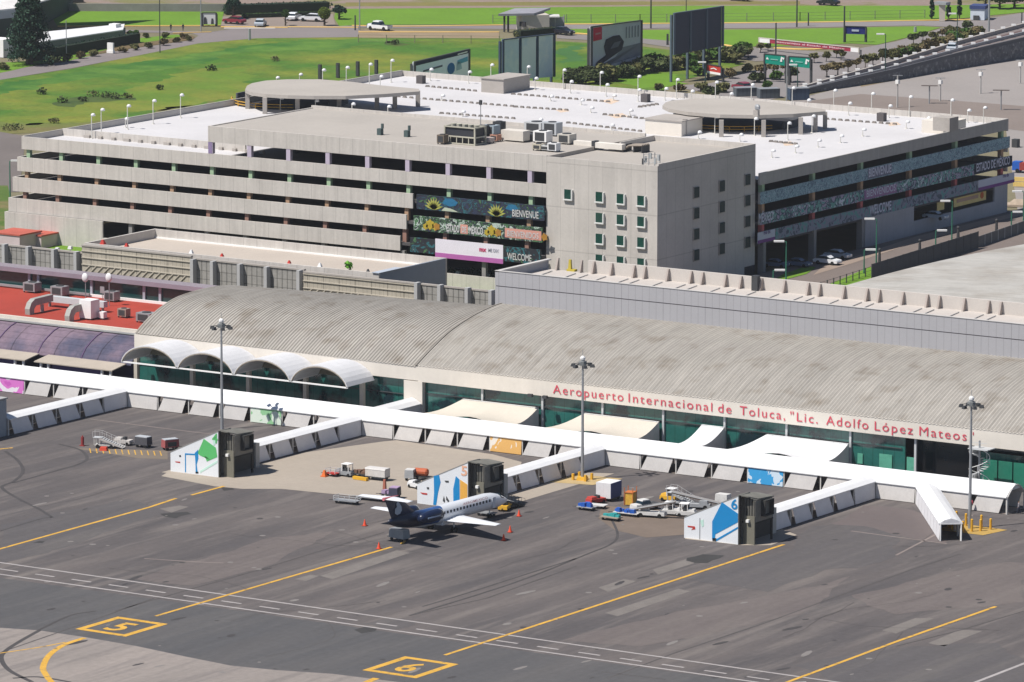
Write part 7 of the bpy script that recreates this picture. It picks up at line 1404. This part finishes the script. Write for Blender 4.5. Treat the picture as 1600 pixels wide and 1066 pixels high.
def bigtree(label, px, py, top, wpx, kind, k, name='tree', n=40, cat='tree'):
    q = G(px, py); h = zat(q, top); r = wpx/7.6/2; t = thing(name, label, cat, tuple(q)); rr = random.Random(px); m = MB(); m.tube(q+Vector((0,0,-.2)), q+Vector((0,0,h*.9)), r*.12+.1, .06)
    if kind != 'column':
        for j in range(14): a = j*2.4; z = h*(.15+.055*j); m.tube(q+Vector((0,0,z)), q+Vector((math.cos(a)*r*.8*(1-z/h*.7), math.sin(a)*r*.8*(1-z/h*.7), z+h*.05)), .14, .04)
    m.build('trunk', bark, t); m = MB()
    for j in range(n):
        f = rr.random()**.9; z = h*(.08+.9*f); a = rr.uniform(0,6.3)
        if kind == 'conifer': R0 = r*(1.04-.86*f**1.15); rad = R0*rr.uniform(.25,.88); m.leaves(q+Vector((math.cos(a)*rad, math.sin(a)*rad, z)), r*.26, r*.26, h*.055, 60, .28, rr, .1)
        elif kind == 'column': R0 = r*(.95-.6*abs(f-.35)); m.leaves(q+Vector((math.cos(a)*R0*.5, math.sin(a)*R0*.5, z)), R0*.6, R0*.6, h*.07, 50, .2, rr, .1)
        elif kind == 'ball': u = rr.uniform(-1,1); k_ = math.sqrt(1-u*u)*.72; m.leaves(q+Vector((math.cos(a)*r*k_, math.sin(a)*r*k_, h-r*1.0+u*r*.72)), r*.32, r*.32, r*.32, 60, .17, rr, 0)
        else: rad = r*math.sqrt(rr.random())*.8; z = h*(.42+.5*(1-(rad/r)**2)*rr.uniform(.45,1)); m.leaves(q+Vector((math.cos(a)*rad, math.sin(a)*rad, z)), r*.27, r*.27, h*.09, 55, .26, rr, .1)
    m.build('crown', LF[k], t); return t
bigtree('huge dark conifer beside the hangar at the upper left', 46, 100, -12, 92, 'conifer', 'c', 'conifer_tree', 240)
bigtree('small dark conifer at the foot of the huge one', 82, 101, 84, 12, 'conifer', 'c', 'conifer_tree', 20)
bigtree('bigger yellow-green ball topiary tree on the forecourt', 507, 40, 11, 22, 'ball', 'l', 'topiary_tree', 90); bigtree('smaller ball topiary tree on the forecourt', 446, 40, 15, 14, 'ball', 'g', 'topiary_tree', 60)
bigtree('dark round tree over the left end of the long dark hedge', 364, 30, -8, 28, 'round', 'c', n=60); bigtree('dark shrubby tree behind the bigger topiary', 530, 30, 6, 26, 'round', 'c', n=50)
for px, top, lb in ((1456,-6,'left'),(1482,3,'middle'),(1499,-6,'right')): bigtree(lb+' of three dark cypresses around the cream monument', px, 29, top, 10, 'column', 'c', 'cypress_tree', 26)
for i, (px, py, top, wd) in enumerate(((1540,12,-14,34),(1562,14,-12,34),(1585,13,-12,36),(1610,12,-14,36))): bigtree('dark spreading tree at the top right corner, %s from the left' % nth(i), px, py, top, wd, 'round', 'd', n=50)
def hedge(label, a, b, h, w_, k, n=60, core=(.012,.022,.010)):
    A, B = G(*a), G(*b); t = thing('hedge', label, 'hedge', tuple(A)); m = MB(); m.bar(A+Vector((0,0,h*.45)), B+Vector((0,0,h*.45)), w_*.8, h*.9); m.build('hedge_core', mat('hedge_core', core), t)
    m = MB(); rr = random.Random(n)
    for j in range(n): c = lerp(A, B, (j+.5)/n); m.leaves(c+Vector((0,0,h*.55)), (B-A).length/n*1.2, w_*.6, h*.5, 46, .2, rr, .3)
    m.build('foliage', LF[k], t)
hedge('long dark clipped hedge in front of the white-roofed building', (50,95), (214,66), 2.3, 2.2, 'c', 70); hedge('tall dark hedge across the top of the forecourt', (352,22), (512,17), 2.4, 4, 'c', 60); hedge('lower green hedge in front of the tall one on the forecourt', (380,28), (500,24), 1.0, 2, 'g', 50)
hedge('scrubby bushes growing over the pale three-panel billboard', (808,58), (868,52), 1.6, 3, 'o', 24)
rr = random.Random(5)
for i, (px, py) in enumerate(sorted(((98,160),(130,158),(166,152),(146,150),(180,154),(200,153),(85,192),(12,203),(25,202),(66,147),(617,69),(330,110),(430,95),(250,140)))):
    q = G(px, py); m = MB(); m.leaves(q+Vector((0,0,.5)), rr.uniform(.8,1.9), 1.2, rr.uniform(.5,.9), 90, .22, rr, 0); tag(m.build('weed_clump', LF['d' if i % 3 else 'o']), 'dark weed clump in the big field, %s of them counted from the left' % nth(i), 'plant', 'weed clumps in the field')
# lone dark posts in the grass behind the left round roof
for i, px in enumerate((500, 528, 559, 588)):
    q = G(px, 124-i*2.5); m = MB(); m.cbox(q+Vector((0,0,0)), .7,.5, 3.2); tag(m.build('marker_post', dsteel), 'dark marker post in the field behind the left round roof, %s from the left' % nth(i), 'post', 'dark field posts')
# ================================================================ AIR
hz = MB(); hz.box(-6100, 3100, -3100, 9100, -2, 175); o = hz.build('haze', bpy.data.materials.new('haze_air')); tag(o, kind='stuff')
hm_ = o.data.materials[0]; hm_.use_nodes = True; n = hm_.node_tree.nodes; n.remove(n['Principled BSDF']); v = n.new('ShaderNodeVolumePrincipled'); v.inputs['Color'].default_value = (.93, .95, 1, 1); v.inputs['Density'].default_value = .00004; v.inputs['Anisotropy'].default_value = .2
hm_.node_tree.links.new(v.outputs[0], n['Material Output'].inputs['Volume'])
